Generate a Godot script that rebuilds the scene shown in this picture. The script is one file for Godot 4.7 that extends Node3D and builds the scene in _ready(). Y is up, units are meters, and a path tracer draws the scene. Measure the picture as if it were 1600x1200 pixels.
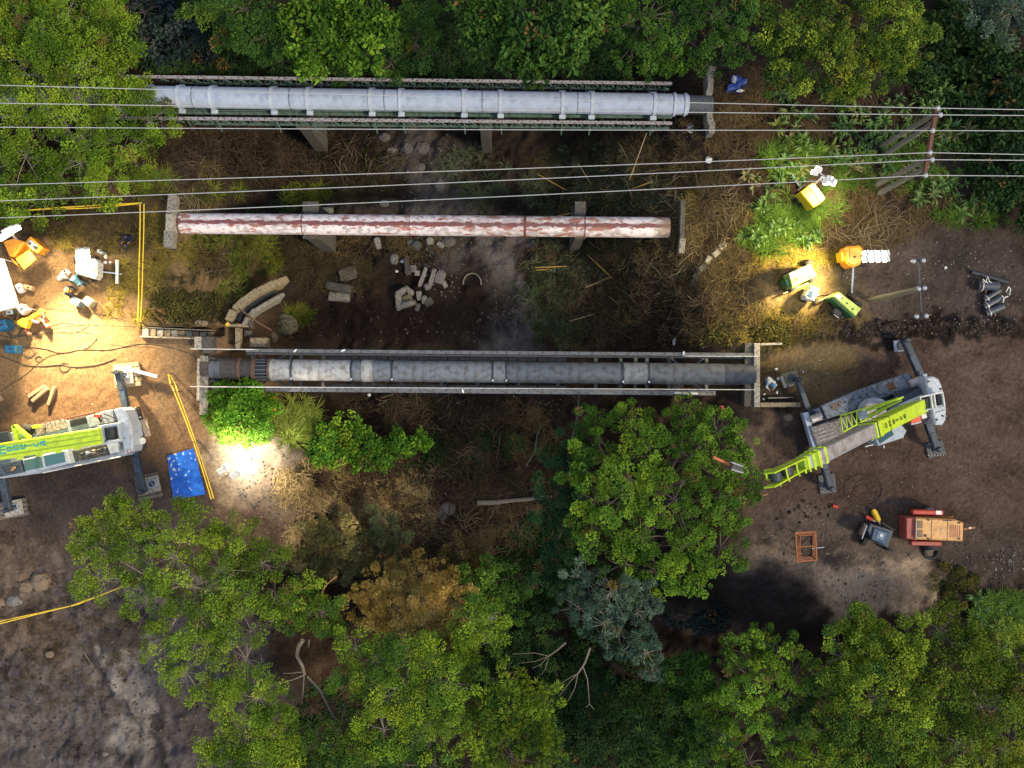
extends Node3D
# An aerial view straight down on a ravine crossed by three large water pipes. y is up, metres, -z is the top of the picture.
const EYE := 50.0
const A := 28.5 / 800.0 / EYE
var rng := RandomNumberGenerator.new()
var n_big := FastNoiseLite.new()
var n_mid := FastNoiseLite.new()
var n_fine := FastNoiseLite.new()
var M := {}
var TEX := {}
var boxes := {}
var taken := {}

# ---------- places ----------
func P(u: float, v: float, y := 0.0) -> Vector3:
	return Vector3((u - 800.0) * A * (EYE - y), y, (v - 600.0) * A * (EYE - y))

const ROWS := [
	[-900.0, 150.0, 480.0, 860.0, 1180.0, -6.0, 0.0], [0.0, 190.0, 490.0, 850.0, 1190.0, -6.0, 0.0], [130.0, 225.0, 480.0, 840.0, 1150.0, -6.0, 0.0],
	[350.0, 285.0, 455.0, 870.0, 1085.0, -5.8, 0.0], [540.0, 335.0, 480.0, 900.0, 1180.0, -6.0, 0.0], [700.0, 395.0, 545.0, 880.0, 1195.0, -6.3, 0.0],
	[850.0, 390.0, 580.0, 865.0, 1195.0, -6.5, -0.1], [950.0, 380.0, 600.0, 980.0, 1290.0, -6.8, -0.7], [1050.0, 350.0, 600.0, 1080.0, 1500.0, -7.0, -1.6],
	[1200.0, 330.0, 600.0, 1150.0, 1850.0, -7.3, -2.8], [2200.0, 330.0, 600.0, 1150.0, 1900.0, -7.5, -3.0]]

func ground(x: float, z: float) -> float:
	var u := x / (A * EYE) + 800.0
	var v := z / (A * EYE) + 600.0
	var w := n_mid.get_noise_2d(x * 0.9, z * 0.9)
	u += w * 38.0
	var i := 0
	while i < ROWS.size() - 2 and v > ROWS[i + 1][0]:
		i += 1
	var a: Array = ROWS[i]
	var b: Array = ROWS[i + 1]
	var t := clampf((v - a[0]) / (b[0] - a[0]), 0.0, 1.0)
	t = t * t * (3.0 - 2.0 * t)
	var ul: float = lerpf(a[1], b[1], t)
	var bl: float = lerpf(a[2], b[2], t)
	var br: float = lerpf(a[3], b[3], t)
	var ur: float = lerpf(a[4], b[4], t)
	var d: float = lerpf(a[5], b[5], t)
	var lev: float = lerpf(a[6], b[6], t) if u < 800.0 else 0.0
	var f := smoothstep(ul, bl, u) * (1.0 - smoothstep(br, ur, u))
	var y := lerpf(lev, d, f)
	var rough := 0.05 + 0.5 * clampf(f * 3.0, 0.0, 1.0)
	if v > 830.0 and u < 420.0:
		rough = maxf(rough, 0.55 * smoothstep(830.0, 930.0, v))
	if v > 870.0 and u > 1150.0:
		rough = maxf(rough, 0.35 * smoothstep(860.0, 920.0, v))
	y += rough * (n_mid.get_noise_2d(x * 2.2, z * 2.2) * 0.9 + n_fine.get_noise_2d(x, z) * 0.5)
	y += n_fine.get_noise_2d(x * 1.5 + 90.0, z * 1.5) * 0.035
	var su := x / (A * EYE) + 800.0                       # the cutting in which the stairs go down
	if su > 218.0 and su < 345.0 and v > 512.0 and v < 525.5:
		y = minf(y, -0.14 - 0.0062 * (su - 218.0))
	var bv := 512.0 - (u - 1260.0) * 0.045 + w * 26.0      # the low bank of dark soil on the right
	if u > 1230.0 and absf(v - bv) < 40.0:
		y += 0.38 * exp(-pow((v - bv) / 11.0, 2.0)) * smoothstep(1230.0, 1300.0, u) * (0.8 + 0.6 * n_fine.get_noise_2d(x, z))
	return y

func G(u: float, v: float, up := 0.0) -> Vector3:
	var y := 0.0
	for k in 5:
		var p := P(u, v, y)
		y = ground(p.x, p.z) + up
	return P(u, v, y)

# ---------- things and parts ----------
func numbered(called: String) -> String:
	var k: int = taken.get(called, 0)
	taken[called] = k + 1
	return called if k == 0 else "%s_%03d" % [called, k]

func tag(o: Node, label := "", category := "", group := "", kind := "") -> Node:
	if label: o.set_meta("label", label)
	if category: o.set_meta("category", category)
	if group: o.set_meta("group", group)
	if kind: o.set_meta("kind", kind)
	return o

func thing(called: String, label: String, category: String, at: Vector3, group := "") -> Node3D:
	var o := Node3D.new()
	o.name = numbered(called)
	add_child(o)
	o.position = at
	tag(o, label, category, group)
	return o

func put(parent: Node3D, called: String, mesh: Mesh, m: Material, world := Transform3D(), kind := "") -> MeshInstance3D:
	var o := MeshInstance3D.new()
	o.name = numbered(called) if parent == self else called
	o.mesh = mesh
	o.material_override = m
	parent.add_child(o, true)
	o.transform = world if parent == self else parent.global_transform.affine_inverse() * world
	if kind: o.set_meta("kind", kind)
	return o

func solo(called: String, label: String, category: String, mesh: Mesh, m: Material, world := Transform3D(), group := "", kind := "") -> MeshInstance3D:
	var o := put(self, called, mesh, m, world)
	tag(o, label, category, group, kind)
	return o

# ---------- shapes ----------
func tri(st: SurfaceTool, a: Vector3, b: Vector3, c: Vector3, hint: Vector3) -> void:
	var n := (c - a).cross(b - a)
	if n.length_squared() < 1e-14:
		return
	n = n.normalized()
	if n.dot(hint) < 0.0:
		var s := b
		b = c
		c = s
		n = -n
	for p in [a, b, c]:
		st.set_normal(n)
		st.set_uv(Vector2(p.x, p.z))
		st.add_vertex(p)

func quad(st: SurfaceTool, a: Vector3, b: Vector3, c: Vector3, d: Vector3, hint: Vector3) -> void:
	tri(st, a, b, c, hint)
	tri(st, a, c, d, hint)

func begin() -> SurfaceTool:
	var st := SurfaceTool.new()
	st.begin(Mesh.PRIMITIVE_TRIANGLES)
	return st

func add_box(st: SurfaceTool, t: Transform3D, s: Vector3, b := 0.0) -> void:
	b = minf(b, minf(s.x, minf(s.y, s.z)) * 0.3)
	var h := s / 2.0
	if b <= 0.0005:
		for ax in 3:
			for sg in [-1.0, 1.0]:
				var n := Vector3.ZERO
				n[ax] = sg
				var p := Vector3.ZERO
				var q := Vector3.ZERO
				p[(ax + 1) % 3] = h[(ax + 1) % 3]
				q[(ax + 2) % 3] = h[(ax + 2) % 3]
				var c := n * h[ax]
				quad(st, t * (c + p + q), t * (c - p + q), t * (c - p - q), t * (c + p - q), t.basis * n)
		return
	for ax in 3:
		var a1 := (ax + 1) % 3
		var a2 := (ax + 2) % 3
		for sg in [-1.0, 1.0]:
			var n := Vector3.ZERO
			n[ax] = sg
			var p := Vector3.ZERO
			var q := Vector3.ZERO
			p[a1] = h[a1] - b
			q[a2] = h[a2] - b
			var c := n * h[ax]
			quad(st, t * (c + p + q), t * (c - p + q), t * (c - p - q), t * (c + p - q), t.basis * n)
		for s1 in [-1.0, 1.0]:
			for s2 in [-1.0, 1.0]:
				var e1 := Vector3.ZERO
				var e2 := Vector3.ZERO
				var l := Vector3.ZERO
				e1[a1] = s1 * h[a1]
				e1[a2] = s2 * (h[a2] - b)
				e2[a1] = s1 * (h[a1] - b)
				e2[a2] = s2 * h[a2]
				l[ax] = h[ax] - b
				quad(st, t * (e1 + l), t * (e2 + l), t * (e2 - l), t * (e1 - l), t.basis * (e1 + e2))
	for sx in [-1.0, 1.0]:
		for sy in [-1.0, 1.0]:
			for sz in [-1.0, 1.0]:
				var g := Vector3(sx, sy, sz)
				tri(st, t * (g * Vector3(h.x, h.y - b, h.z - b)), t * (g * Vector3(h.x - b, h.y, h.z - b)), t * (g * Vector3(h.x - b, h.y - b, h.z)), t.basis * g)

func box_mesh(s: Vector3, b := 0.0) -> Mesh:
	var key := "%.3f %.3f %.3f %.3f" % [s.x, s.y, s.z, b]
	if not boxes.has(key):
		var st := begin()
		add_box(st, Transform3D(), s, b)
		boxes[key] = st.commit()
	return boxes[key]

# the frame of a bar from a to b: x along it, z sideways and level, y up
func bar_frame(a: Vector3, b: Vector3) -> Transform3D:
	var x := (b - a).normalized()
	var z := x.cross(Vector3.UP)
	z = Vector3.BACK if z.length() < 0.01 else z.normalized()
	return Transform3D(Basis(x, z.cross(x).normalized(), z), (a + b) / 2.0)

func bar(parent: Node3D, called: String, a: Vector3, b: Vector3, w: float, h: float, m: Material, bevel := 0.012) -> MeshInstance3D:
	return put(parent, called, box_mesh(Vector3(a.distance_to(b), h, w), bevel), m, bar_frame(a, b))

# a bar drawn by its pixels: its upper face is at the height top
func pbar(parent: Node3D, called: String, u0: float, v0: float, u1: float, v1: float, wide: float, top: float, high: float, m: Material, bevel := 0.012) -> MeshInstance3D:
	var d := Vector3(0, high / 2.0, 0)
	return bar(parent, called, P(u0, v0, top) - d, P(u1, v1, top) - d, wide * A * (EYE - top), high, m, bevel)

func add_bar(st: SurfaceTool, a: Vector3, b: Vector3, w: float, h: float, bevel := 0.0) -> void:
	add_box(st, bar_frame(a, b), Vector3(a.distance_to(b), h, w), bevel)

func add_tube(st: SurfaceTool, pts: Array, radii: Array, sides := 8, caps := true, uvlen := 1.0) -> void:
	var rings := []
	var dirs := []
	var side := Vector3.ZERO
	var along := 0.0
	var lens := []
	for i in pts.size():
		var d: Vector3 = (pts[mini(i + 1, pts.size() - 1)] - pts[maxi(i - 1, 0)]).normalized()
		if i > 0: along += pts[i].distance_to(pts[i - 1])
		lens.append(along)
		if side == Vector3.ZERO:
			side = d.cross(Vector3.UP if absf(d.y) < 0.9 else Vector3.RIGHT).normalized()
		side = (side - d * side.dot(d)).normalized()
		var other := d.cross(side)
		var ring := []
		for k in sides + 1:
			var an := TAU * k / sides
			ring.append(side * cos(an) + other * sin(an))
		rings.append(ring)
		dirs.append(d)
	for i in pts.size() - 1:
		var r0: float = radii[mini(i, radii.size() - 1)]
		var r1: float = radii[mini(i + 1, radii.size() - 1)]
		for k in sides:
			var n00: Vector3 = rings[i][k]
			var n01: Vector3 = rings[i][k + 1]
			var n10: Vector3 = rings[i + 1][k]
			var n11: Vector3 = rings[i + 1][k + 1]
			var c := [[pts[i] + n00 * r0, n00, lens[i], k], [pts[i] + n01 * r0, n01, lens[i], k + 1], [pts[i + 1] + n11 * r1, n11, lens[i + 1], k + 1], [pts[i + 1] + n10 * r1, n10, lens[i + 1], k]]
			var flip: bool = (c[2][0] - c[0][0]).cross(c[1][0] - c[0][0]).dot(n00 + n11) < 0.0
			for q in ([0, 2, 1, 0, 3, 2] if flip else [0, 1, 2, 0, 2, 3]):
				st.set_normal(c[q][1])
				st.set_uv(Vector2(c[q][2] * uvlen, float(c[q][3]) / sides))
				st.add_vertex(c[q][0])
	if caps:
		for e in [0, pts.size() - 1]:
			var r: float = radii[mini(e, radii.size() - 1)]
			var out: Vector3 = -dirs[e] if e == 0 else dirs[e]
			for k in sides:
				tri(st, pts[e], pts[e] + rings[e][k] * r, pts[e] + rings[e][k + 1] * r, out)

func tube(pts: Array, radii: Array, sides := 8, caps := true) -> Mesh:
	var st := begin()
	add_tube(st, pts, radii, sides, caps)
	return st.commit()

# a level plate: outline in x and z, with chamfered upper edge
func add_prism(st: SurfaceTool, poly: PackedVector2Array, y0: float, y1: float, b := 0.0) -> void:
	var inner := poly
	if b > 0.0:
		var off := Geometry2D.offset_polygon(poly, -b, Geometry2D.JOIN_MITER)
		if off.size() == 1 and off[0].size() == poly.size():
			inner = off[0]
			var best := 0
			for k in inner.size():
				if inner[k].distance_squared_to(poly[0]) < inner[best].distance_squared_to(poly[0]): best = k
			var turned := PackedVector2Array()
			var same := Geometry2D.is_polygon_clockwise(inner) == Geometry2D.is_polygon_clockwise(poly)
			for k in inner.size(): turned.append(inner[posmod(best + (k if same else -k), inner.size())])
			inner = turned
		else:
			b = 0.0
	var mid := Vector2.ZERO
	for p in poly: mid += p / poly.size()
	var ids := Geometry2D.triangulate_polygon(inner)
	for k in range(0, ids.size(), 3):
		var t := []
		for q in 3: t.append(Vector3(inner[ids[k + q]].x, y1, inner[ids[k + q]].y))
		tri(st, t[0], t[1], t[2], Vector3.UP)
	ids = Geometry2D.triangulate_polygon(poly)
	for k in range(0, ids.size(), 3):
		var t := []
		for q in 3: t.append(Vector3(poly[ids[k + q]].x, y0, poly[ids[k + q]].y))
		tri(st, t[0], t[1], t[2], Vector3.DOWN)
	var cw := Geometry2D.is_polygon_clockwise(poly)
	for k in poly.size():
		var p := poly[k]
		var q := poly[(k + 1) % poly.size()]
		var e := q - p
		var out := Vector3(e.y, 0, -e.x) * (-1.0 if cw else 1.0)
		var ya := y1 - b
		quad(st, Vector3(p.x, y0, p.y), Vector3(q.x, y0, q.y), Vector3(q.x, ya, q.y), Vector3(p.x, ya, p.y), out)
		if b > 0.0:
			var i := inner[k]
			var j := inner[(k + 1) % inner.size()]
			quad(st, Vector3(p.x, ya, p.y), Vector3(q.x, ya, q.y), Vector3(j.x, y1, j.y), Vector3(i.x, y1, i.y), out.normalized() + Vector3.UP)

func prism(poly: PackedVector2Array, y0: float, y1: float, b := 0.0) -> Mesh:
	var st := begin()
	add_prism(st, poly, y0, y1, b)
	return st.commit()

# a plate whose outline is given by pixels seen at the height y1
func plate(parent: Node3D, called: String, px: Array, y1: float, high: float, m: Material, b := 0.02) -> MeshInstance3D:
	var poly := PackedVector2Array()
	for k in range(0, px.size(), 2):
		var p := P(px[k], px[k + 1], y1)
		poly.append(Vector2(p.x, p.z))
	return put(parent, called, prism(poly, y1 - high, y1, b), m)

func disc(parent: Node3D, called: String, at: Vector3, axis: Vector3, r: float, len: float, m: Material, sides := 18) -> MeshInstance3D:
	var a := at - axis.normalized() * len / 2.0
	var b := at + axis.normalized() * len / 2.0
	var e := minf(len, r) * 0.12
	var d := axis.normalized() * e
	return put(parent, called, tube([a, a + d, b - d, b], [r - e, r, r, r - e], sides), m)

func blob(r: Vector3, seed_: int, rough := 0.25, rings := 7, segs := 10, blocky := 1.0) -> Mesh:
	var st := begin()
	var grid := []
	for i in rings + 1:
		var row := []
		for k in segs + 1:
			var th := PI * i / rings
			var ph := TAU * (k % segs) / segs
			var d := Vector3(sin(th) * cos(ph), cos(th), sin(th) * sin(ph))
			var f := 1.0 + rough * n_mid.get_noise_3d(d.x * 9.0 + seed_ * 7.3, d.y * 9.0, d.z * 9.0) * 1.6
			if blocky < 1.0:
				d = Vector3(signf(d.x) * pow(absf(d.x), blocky), signf(d.y) * pow(absf(d.y), blocky), signf(d.z) * pow(absf(d.z), blocky))
			row.append(d * f * r)
		grid.append(row)
	for i in rings:
		for k in segs:
			quad(st, grid[i][k], grid[i + 1][k], grid[i + 1][k + 1], grid[i][k + 1], grid[i][k] + grid[i + 1][k + 1])
	return st.commit()

# ---------- materials ----------
func ramp(stops: Array) -> Gradient:
	var g := Gradient.new()
	var o := PackedFloat32Array()
	var c := PackedColorArray()
	for s in stops:
		o.append(s[0])
		c.append(Color(s[1], s[1], s[1]) if s[1] is float else s[1])
	g.offsets = o
	g.colors = c
	return g

func noise_tex(called: String, freq: float, octaves: int, stops: Array, size := 512, type := FastNoiseLite.TYPE_SIMPLEX_SMOOTH, bump := 0.0, gain := 0.5) -> Texture2D:
	if not TEX.has(called):
		var n := FastNoiseLite.new()
		n.seed = called.hash() % 1000
		n.noise_type = type
		n.frequency = freq
		n.fractal_octaves = octaves
		n.fractal_gain = gain
		var t := NoiseTexture2D.new()
		t.width = size
		t.height = size
		t.seamless = true
		t.noise = n
		if bump > 0.0:
			t.as_normal_map = true
			t.bump_strength = bump
		else:
			t.color_ramp = ramp(stops)
		TEX[called] = t
	return TEX[called]

# a surface: real-world (linear) colour, roughness, metal, and a wear pattern
func mat(called: String, r: float, g: float, b: float, rough := 0.7, metal := 0.0, wear := "soft", scale := 0.5) -> StandardMaterial3D:
	if M.has(called):
		return M[called]
	var m := StandardMaterial3D.new()
	m.resource_name = called
	m.albedo_color = Color(r, g, b).linear_to_srgb()
	m.roughness = rough
	m.metallic = metal
	if wear != "none":
		var stops := [[0.0, 0.82], [0.45, 0.95], [0.6, 1.0], [1.0, 0.93]]
		if wear == "rough": stops = [[0.0, 0.55], [0.4, 0.82], [0.55, 1.0], [0.75, 0.9], [1.0, 0.72]]
		if wear == "dirty": stops = [[0.0, Color(0.66, 0.6, 0.55)], [0.36, Color(0.84, 0.82, 0.8)], [0.55, 1.0], [0.8, 0.95], [1.0, Color(0.85, 0.8, 0.76)]]
		if wear == "rusty": stops = [[0.0, Color(0.42, 0.22, 0.15)], [0.3, Color(0.6, 0.42, 0.34)], [0.40, 0.93], [0.7, 1.0], [1.0, Color(0.8, 0.75, 0.7)]]
		m.albedo_texture = noise_tex("wear_" + wear, 0.012 if wear != "rough" else 0.02, 5, stops)
		m.uv1_triplanar = true
		m.uv1_world_triplanar = true
		m.uv1_scale = Vector3.ONE * scale
		m.normal_enabled = true
		m.normal_texture = noise_tex("bump", 0.03, 5, [], 512, FastNoiseLite.TYPE_SIMPLEX_SMOOTH, 5.0)
		m.normal_scale = 0.5 if wear == "rough" else 0.22
	M[called] = m
	return m

func lamp_mat(called: String, c: Color, e: float) -> StandardMaterial3D:
	if not M.has(called):
		var m := StandardMaterial3D.new()
		m.resource_name = called
		m.albedo_color = Color(0.9, 0.9, 0.9)
		m.emission_enabled = true
		m.emission = c
		m.emission_energy_multiplier = e
		M[called] = m
	return M[called]

func leaf_mat(called: String, back := 0.25, rough := 0.55) -> StandardMaterial3D:
	if not M.has(called):
		var m := StandardMaterial3D.new()
		m.resource_name = called
		m.vertex_color_use_as_albedo = true
		m.roughness = rough
		m.metallic_specular = 0.16
		m.cull_mode = BaseMaterial3D.CULL_DISABLED
		m.backlight_enabled = true
		m.backlight = Color(back, back, back * 0.4)
		M[called] = m
	return M[called]

# a worn lump of concrete: a box with rubbed corners and uneven faces
func chunk(s: Vector3, seed_: int) -> Mesh:
	return blob(s * 0.55, seed_, 0.16, 10, 16, 0.42)

# =====================================================================
func _ready() -> void:
	rng.seed = 4711
	for n in [[n_big, 11, 0.05, 3], [n_mid, 12, 0.12, 3], [n_fine, 13, 0.9, 3]]:
		n[0].seed = n[1]
		n[0].frequency = n[2]
		n[0].fractal_octaves = n[3]
	# camera, straight down
	var cam := Camera3D.new()
	cam.name = "camera"
	add_child(cam)
	cam.transform = Transform3D(Basis(Vector3.RIGHT, Vector3.FORWARD, Vector3.UP), Vector3(0, EYE, 0))
	cam.fov = rad_to_deg(2.0 * atan(28.5 * 0.75 / EYE))
	cam.near = 0.5
	cam.far = 1500.0
	cam.current = true
	# overcast evening sky
	var env := Environment.new()
	env.background_mode = Environment.BG_SKY
	var sky := ProceduralSkyMaterial.new()
	sky.sky_top_color = Color(0.80, 0.85, 0.95)
	sky.sky_horizon_color = Color(0.60, 0.62, 0.66)
	sky.sky_curve = 0.35
	sky.ground_bottom_color = Color(0.12, 0.11, 0.1)
	sky.ground_horizon_color = Color(0.4, 0.4, 0.4)
	env.sky = Sky.new()
	env.sky.sky_material = sky
	env.background_energy_multiplier = 0.43
	env.tonemap_mode = Environment.TONE_MAPPER_LINEAR
	env.tonemap_exposure = 2.45
	env.sdfgi_enabled = true
	env.ssao_enabled = true
	env.ssil_enabled = true
	var we := WorldEnvironment.new()
	we.name = "world_environment"
	we.environment = env
	add_child(we)
	var sun := DirectionalLight3D.new()
	sun.name = "veiled_sun"
	sun.light_color = Color(1.0, 0.93, 0.8)
	sun.light_energy = 0.5
	sun.light_angular_distance = 10.0
	sun.shadow_enabled = true
	add_child(sun)
	sun.look_at_from_position(Vector3(24, 24, 12), Vector3.ZERO, Vector3.UP)
	# the setting
	mat("bark", 0.13, 0.105, 0.085, 0.9, 0.0, "rough", 1.5)
	mat("pale_bark", 0.30, 0.27, 0.23, 0.9, 0.0, "rough", 1.5)
	make_terrain()
	pipelines()
	concrete_works()
	power_line()
	left_crane()
	right_crane()
	lamps()
	left_gear()
	right_gear()
	people()
	rocks_and_rubble()
	trees()
	undergrowth()

# ---------- the ground ----------
# u, v, radius across, radius down, colour, strength
const SOIL := [
	[150.0, 600.0, 260.0, 300.0, 0.205, 0.130, 0.078, 1.0],     # trodden earth on the left bank
	[100.0, 460.0, 190.0, 130.0, 0.225, 0.148, 0.080, 0.9],
	[120.0, 790.0, 230.0, 70.0, 0.120, 0.090, 0.080, 0.9],
	[60.0, 905.0, 170.0, 80.0, 0.090, 0.068, 0.055, 0.9],
	[160.0, 1080.0, 260.0, 190.0, 0.118, 0.103, 0.103, 1.0],    # burnt slope, lower left
	[205.0, 1090.0, 34.0, 110.0, 0.22, 0.20, 0.185, 0.8],
	[232.0, 1030.0, 26.0, 80.0, 0.185, 0.165, 0.15, 0.7],
	[250.0, 1150.0, 16.0, 60.0, 0.035, 0.030, 0.032, 0.8],
	[165.0, 1060.0, 14.0, 70.0, 0.045, 0.038, 0.038, 0.8],
	[130.0, 1050.0, 30.0, 50.0, 0.170, 0.145, 0.130, 0.7],
	[40.0, 1100.0, 60.0, 18.0, 0.050, 0.042, 0.042, 0.7],
	[200.0, 985.0, 40.0, 26.0, 0.030, 0.026, 0.026, 0.8],
	[90.0, 985.0, 50.0, 16.0, 0.055, 0.042, 0.034, 0.7],
	[20.0, 1170.0, 90.0, 16.0, 0.140, 0.118, 0.105, 0.6],
	[140.0, 1180.0, 60.0, 14.0, 0.050, 0.042, 0.044, 0.7],
	[30.0, 890.0, 40.0, 30.0, 0.150, 0.110, 0.080, 0.7],
	[110.0, 1120.0, 90.0, 26.0, 0.130, 0.112, 0.105, 0.6],
	[60.0, 1010.0, 70.0, 40.0, 0.145, 0.105, 0.075, 0.6],
	[30.0, 960.0, 80.0, 30.0, 0.150, 0.112, 0.085, 0.6],
	[330.0, 1120.0, 60.0, 60.0, 0.050, 0.043, 0.045, 0.7],
	[60.0, 340.0, 190.0, 40.0, 0.060, 0.043, 0.030, 0.9],       # dry grass strip north of the camp
	[275.0, 420.0, 75.0, 95.0, 0.190, 0.130, 0.062, 0.9],
	[345.0, 470.0, 40.0, 40.0, 0.120, 0.082, 0.045, 0.7],
	[1340.0, 775.0, 50.0, 22.0, 0.045, 0.034, 0.032, 0.7],
	[1255.0, 805.0, 60.0, 24.0, 0.028, 0.024, 0.024, 0.8],
	[1310.0, 515.0, 60.0, 20.0, 0.035, 0.028, 0.027, 0.8],
	[1500.0, 560.0, 90.0, 24.0, 0.070, 0.052, 0.046, 0.6],
	[1420.0, 730.0, 90.0, 20.0, 0.068, 0.052, 0.048, 0.6],
	[60.0, 760.0, 120.0, 24.0, 0.090, 0.070, 0.062, 0.6],
	[280.0, 590.0, 60.0, 90.0, 0.170, 0.120, 0.080, 0.6],
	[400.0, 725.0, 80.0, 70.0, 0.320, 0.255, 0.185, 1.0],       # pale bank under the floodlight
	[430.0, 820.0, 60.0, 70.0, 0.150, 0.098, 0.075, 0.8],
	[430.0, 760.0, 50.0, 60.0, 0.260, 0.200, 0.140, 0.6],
	[1400.0, 660.0, 330.0, 260.0, 0.096, 0.066, 0.053, 1.0],    # dark trodden earth, right bank
	[1500.0, 620.0, 150.0, 140.0, 0.118, 0.082, 0.066, 0.7],
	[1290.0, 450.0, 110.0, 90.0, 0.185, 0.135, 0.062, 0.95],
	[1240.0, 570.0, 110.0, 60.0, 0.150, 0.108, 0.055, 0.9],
	[1400.0, 330.0, 190.0, 110.0, 0.062, 0.048, 0.040, 0.9],
	[1480.0, 440.0, 150.0, 80.0, 0.078, 0.062, 0.056, 0.9],
	[1430.0, 515.0, 200.0, 16.0, 0.022, 0.018, 0.017, 0.95],
	[1210.0, 690.0, 50.0, 60.0, 0.130, 0.095, 0.070, 0.8],
	[1250.0, 690.0, 30.0, 40.0, 0.030, 0.024, 0.022, 0.8],
	[1180.0, 620.0, 60.0, 30.0, 0.040, 0.032, 0.028, 0.8],
	[1270.0, 850.0, 120.0, 60.0, 0.095, 0.074, 0.062, 0.8],
	[1335.0, 920.0, 75.0, 50.0, 0.36, 0.265, 0.19, 0.95],     # bare bank, lower right
	[1420.0, 915.0, 70.0, 40.0, 0.34, 0.26, 0.19, 0.95],
	[1230.0, 880.0, 60.0, 40.0, 0.21, 0.16, 0.12, 0.8],
	[1380.0, 860.0, 60.0, 22.0, 0.160, 0.128, 0.105, 0.6],
	[1150.0, 945.0, 110.0, 60.0, 0.045, 0.038, 0.036, 1.0],
	[1520.0, 870.0, 90.0, 40.0, 0.080, 0.064, 0.056, 0.8],
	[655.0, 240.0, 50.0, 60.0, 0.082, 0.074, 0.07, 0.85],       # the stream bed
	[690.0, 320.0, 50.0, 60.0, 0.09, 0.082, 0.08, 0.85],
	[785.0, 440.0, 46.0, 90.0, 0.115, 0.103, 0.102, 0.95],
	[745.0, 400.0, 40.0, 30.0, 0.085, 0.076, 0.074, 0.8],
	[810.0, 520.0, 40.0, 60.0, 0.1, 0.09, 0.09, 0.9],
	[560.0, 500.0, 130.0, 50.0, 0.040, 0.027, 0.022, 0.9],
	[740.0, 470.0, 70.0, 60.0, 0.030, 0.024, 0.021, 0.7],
	[580.0, 320.0, 60.0, 20.0, 0.085, 0.070, 0.060, 0.6],
	[950.0, 430.0, 90.0, 80.0, 0.075, 0.055, 0.032, 0.8],
	[1030.0, 300.0, 90.0, 60.0, 0.070, 0.050, 0.034, 0.8],
	[1150.0, 380.0, 70.0, 50.0, 0.110, 0.080, 0.045, 0.7],
	[1150.0, 150.0, 60.0, 50.0, 0.060, 0.042, 0.032, 0.9],
	[640.0, 780.0, 90.0, 80.0, 0.055, 0.038, 0.032, 0.8],
	[560.0, 740.0, 80.0, 50.0, 0.085, 0.058, 0.038, 0.7],
	[500.0, 1010.0, 60.0, 60.0, 0.110, 0.070, 0.046, 0.9],
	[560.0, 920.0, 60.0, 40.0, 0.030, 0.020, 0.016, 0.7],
]

# wheel ruts: circle centre and radius, then the pixels they keep to
const RUTS := [[1300.0, 1250.0, 560.0, 1300.0, 1600.0, 640.0, 800.0], [1300.0, 1250.0, 590.0, 1340.0, 1600.0, 640.0, 800.0], [1800.0, 200.0, 500.0, 1300.0, 1600.0, 530.0, 760.0], [1250.0, -300.0, 900.0, 1480.0, 1600.0, 500.0, 640.0], [200.0, 1400.0, 640.0, 0.0, 230.0, 750.0, 840.0], [200.0, 1400.0, 610.0, 0.0, 230.0, 760.0, 840.0], [-300.0, 300.0, 560.0, 60.0, 330.0, 540.0, 640.0]]

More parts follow.
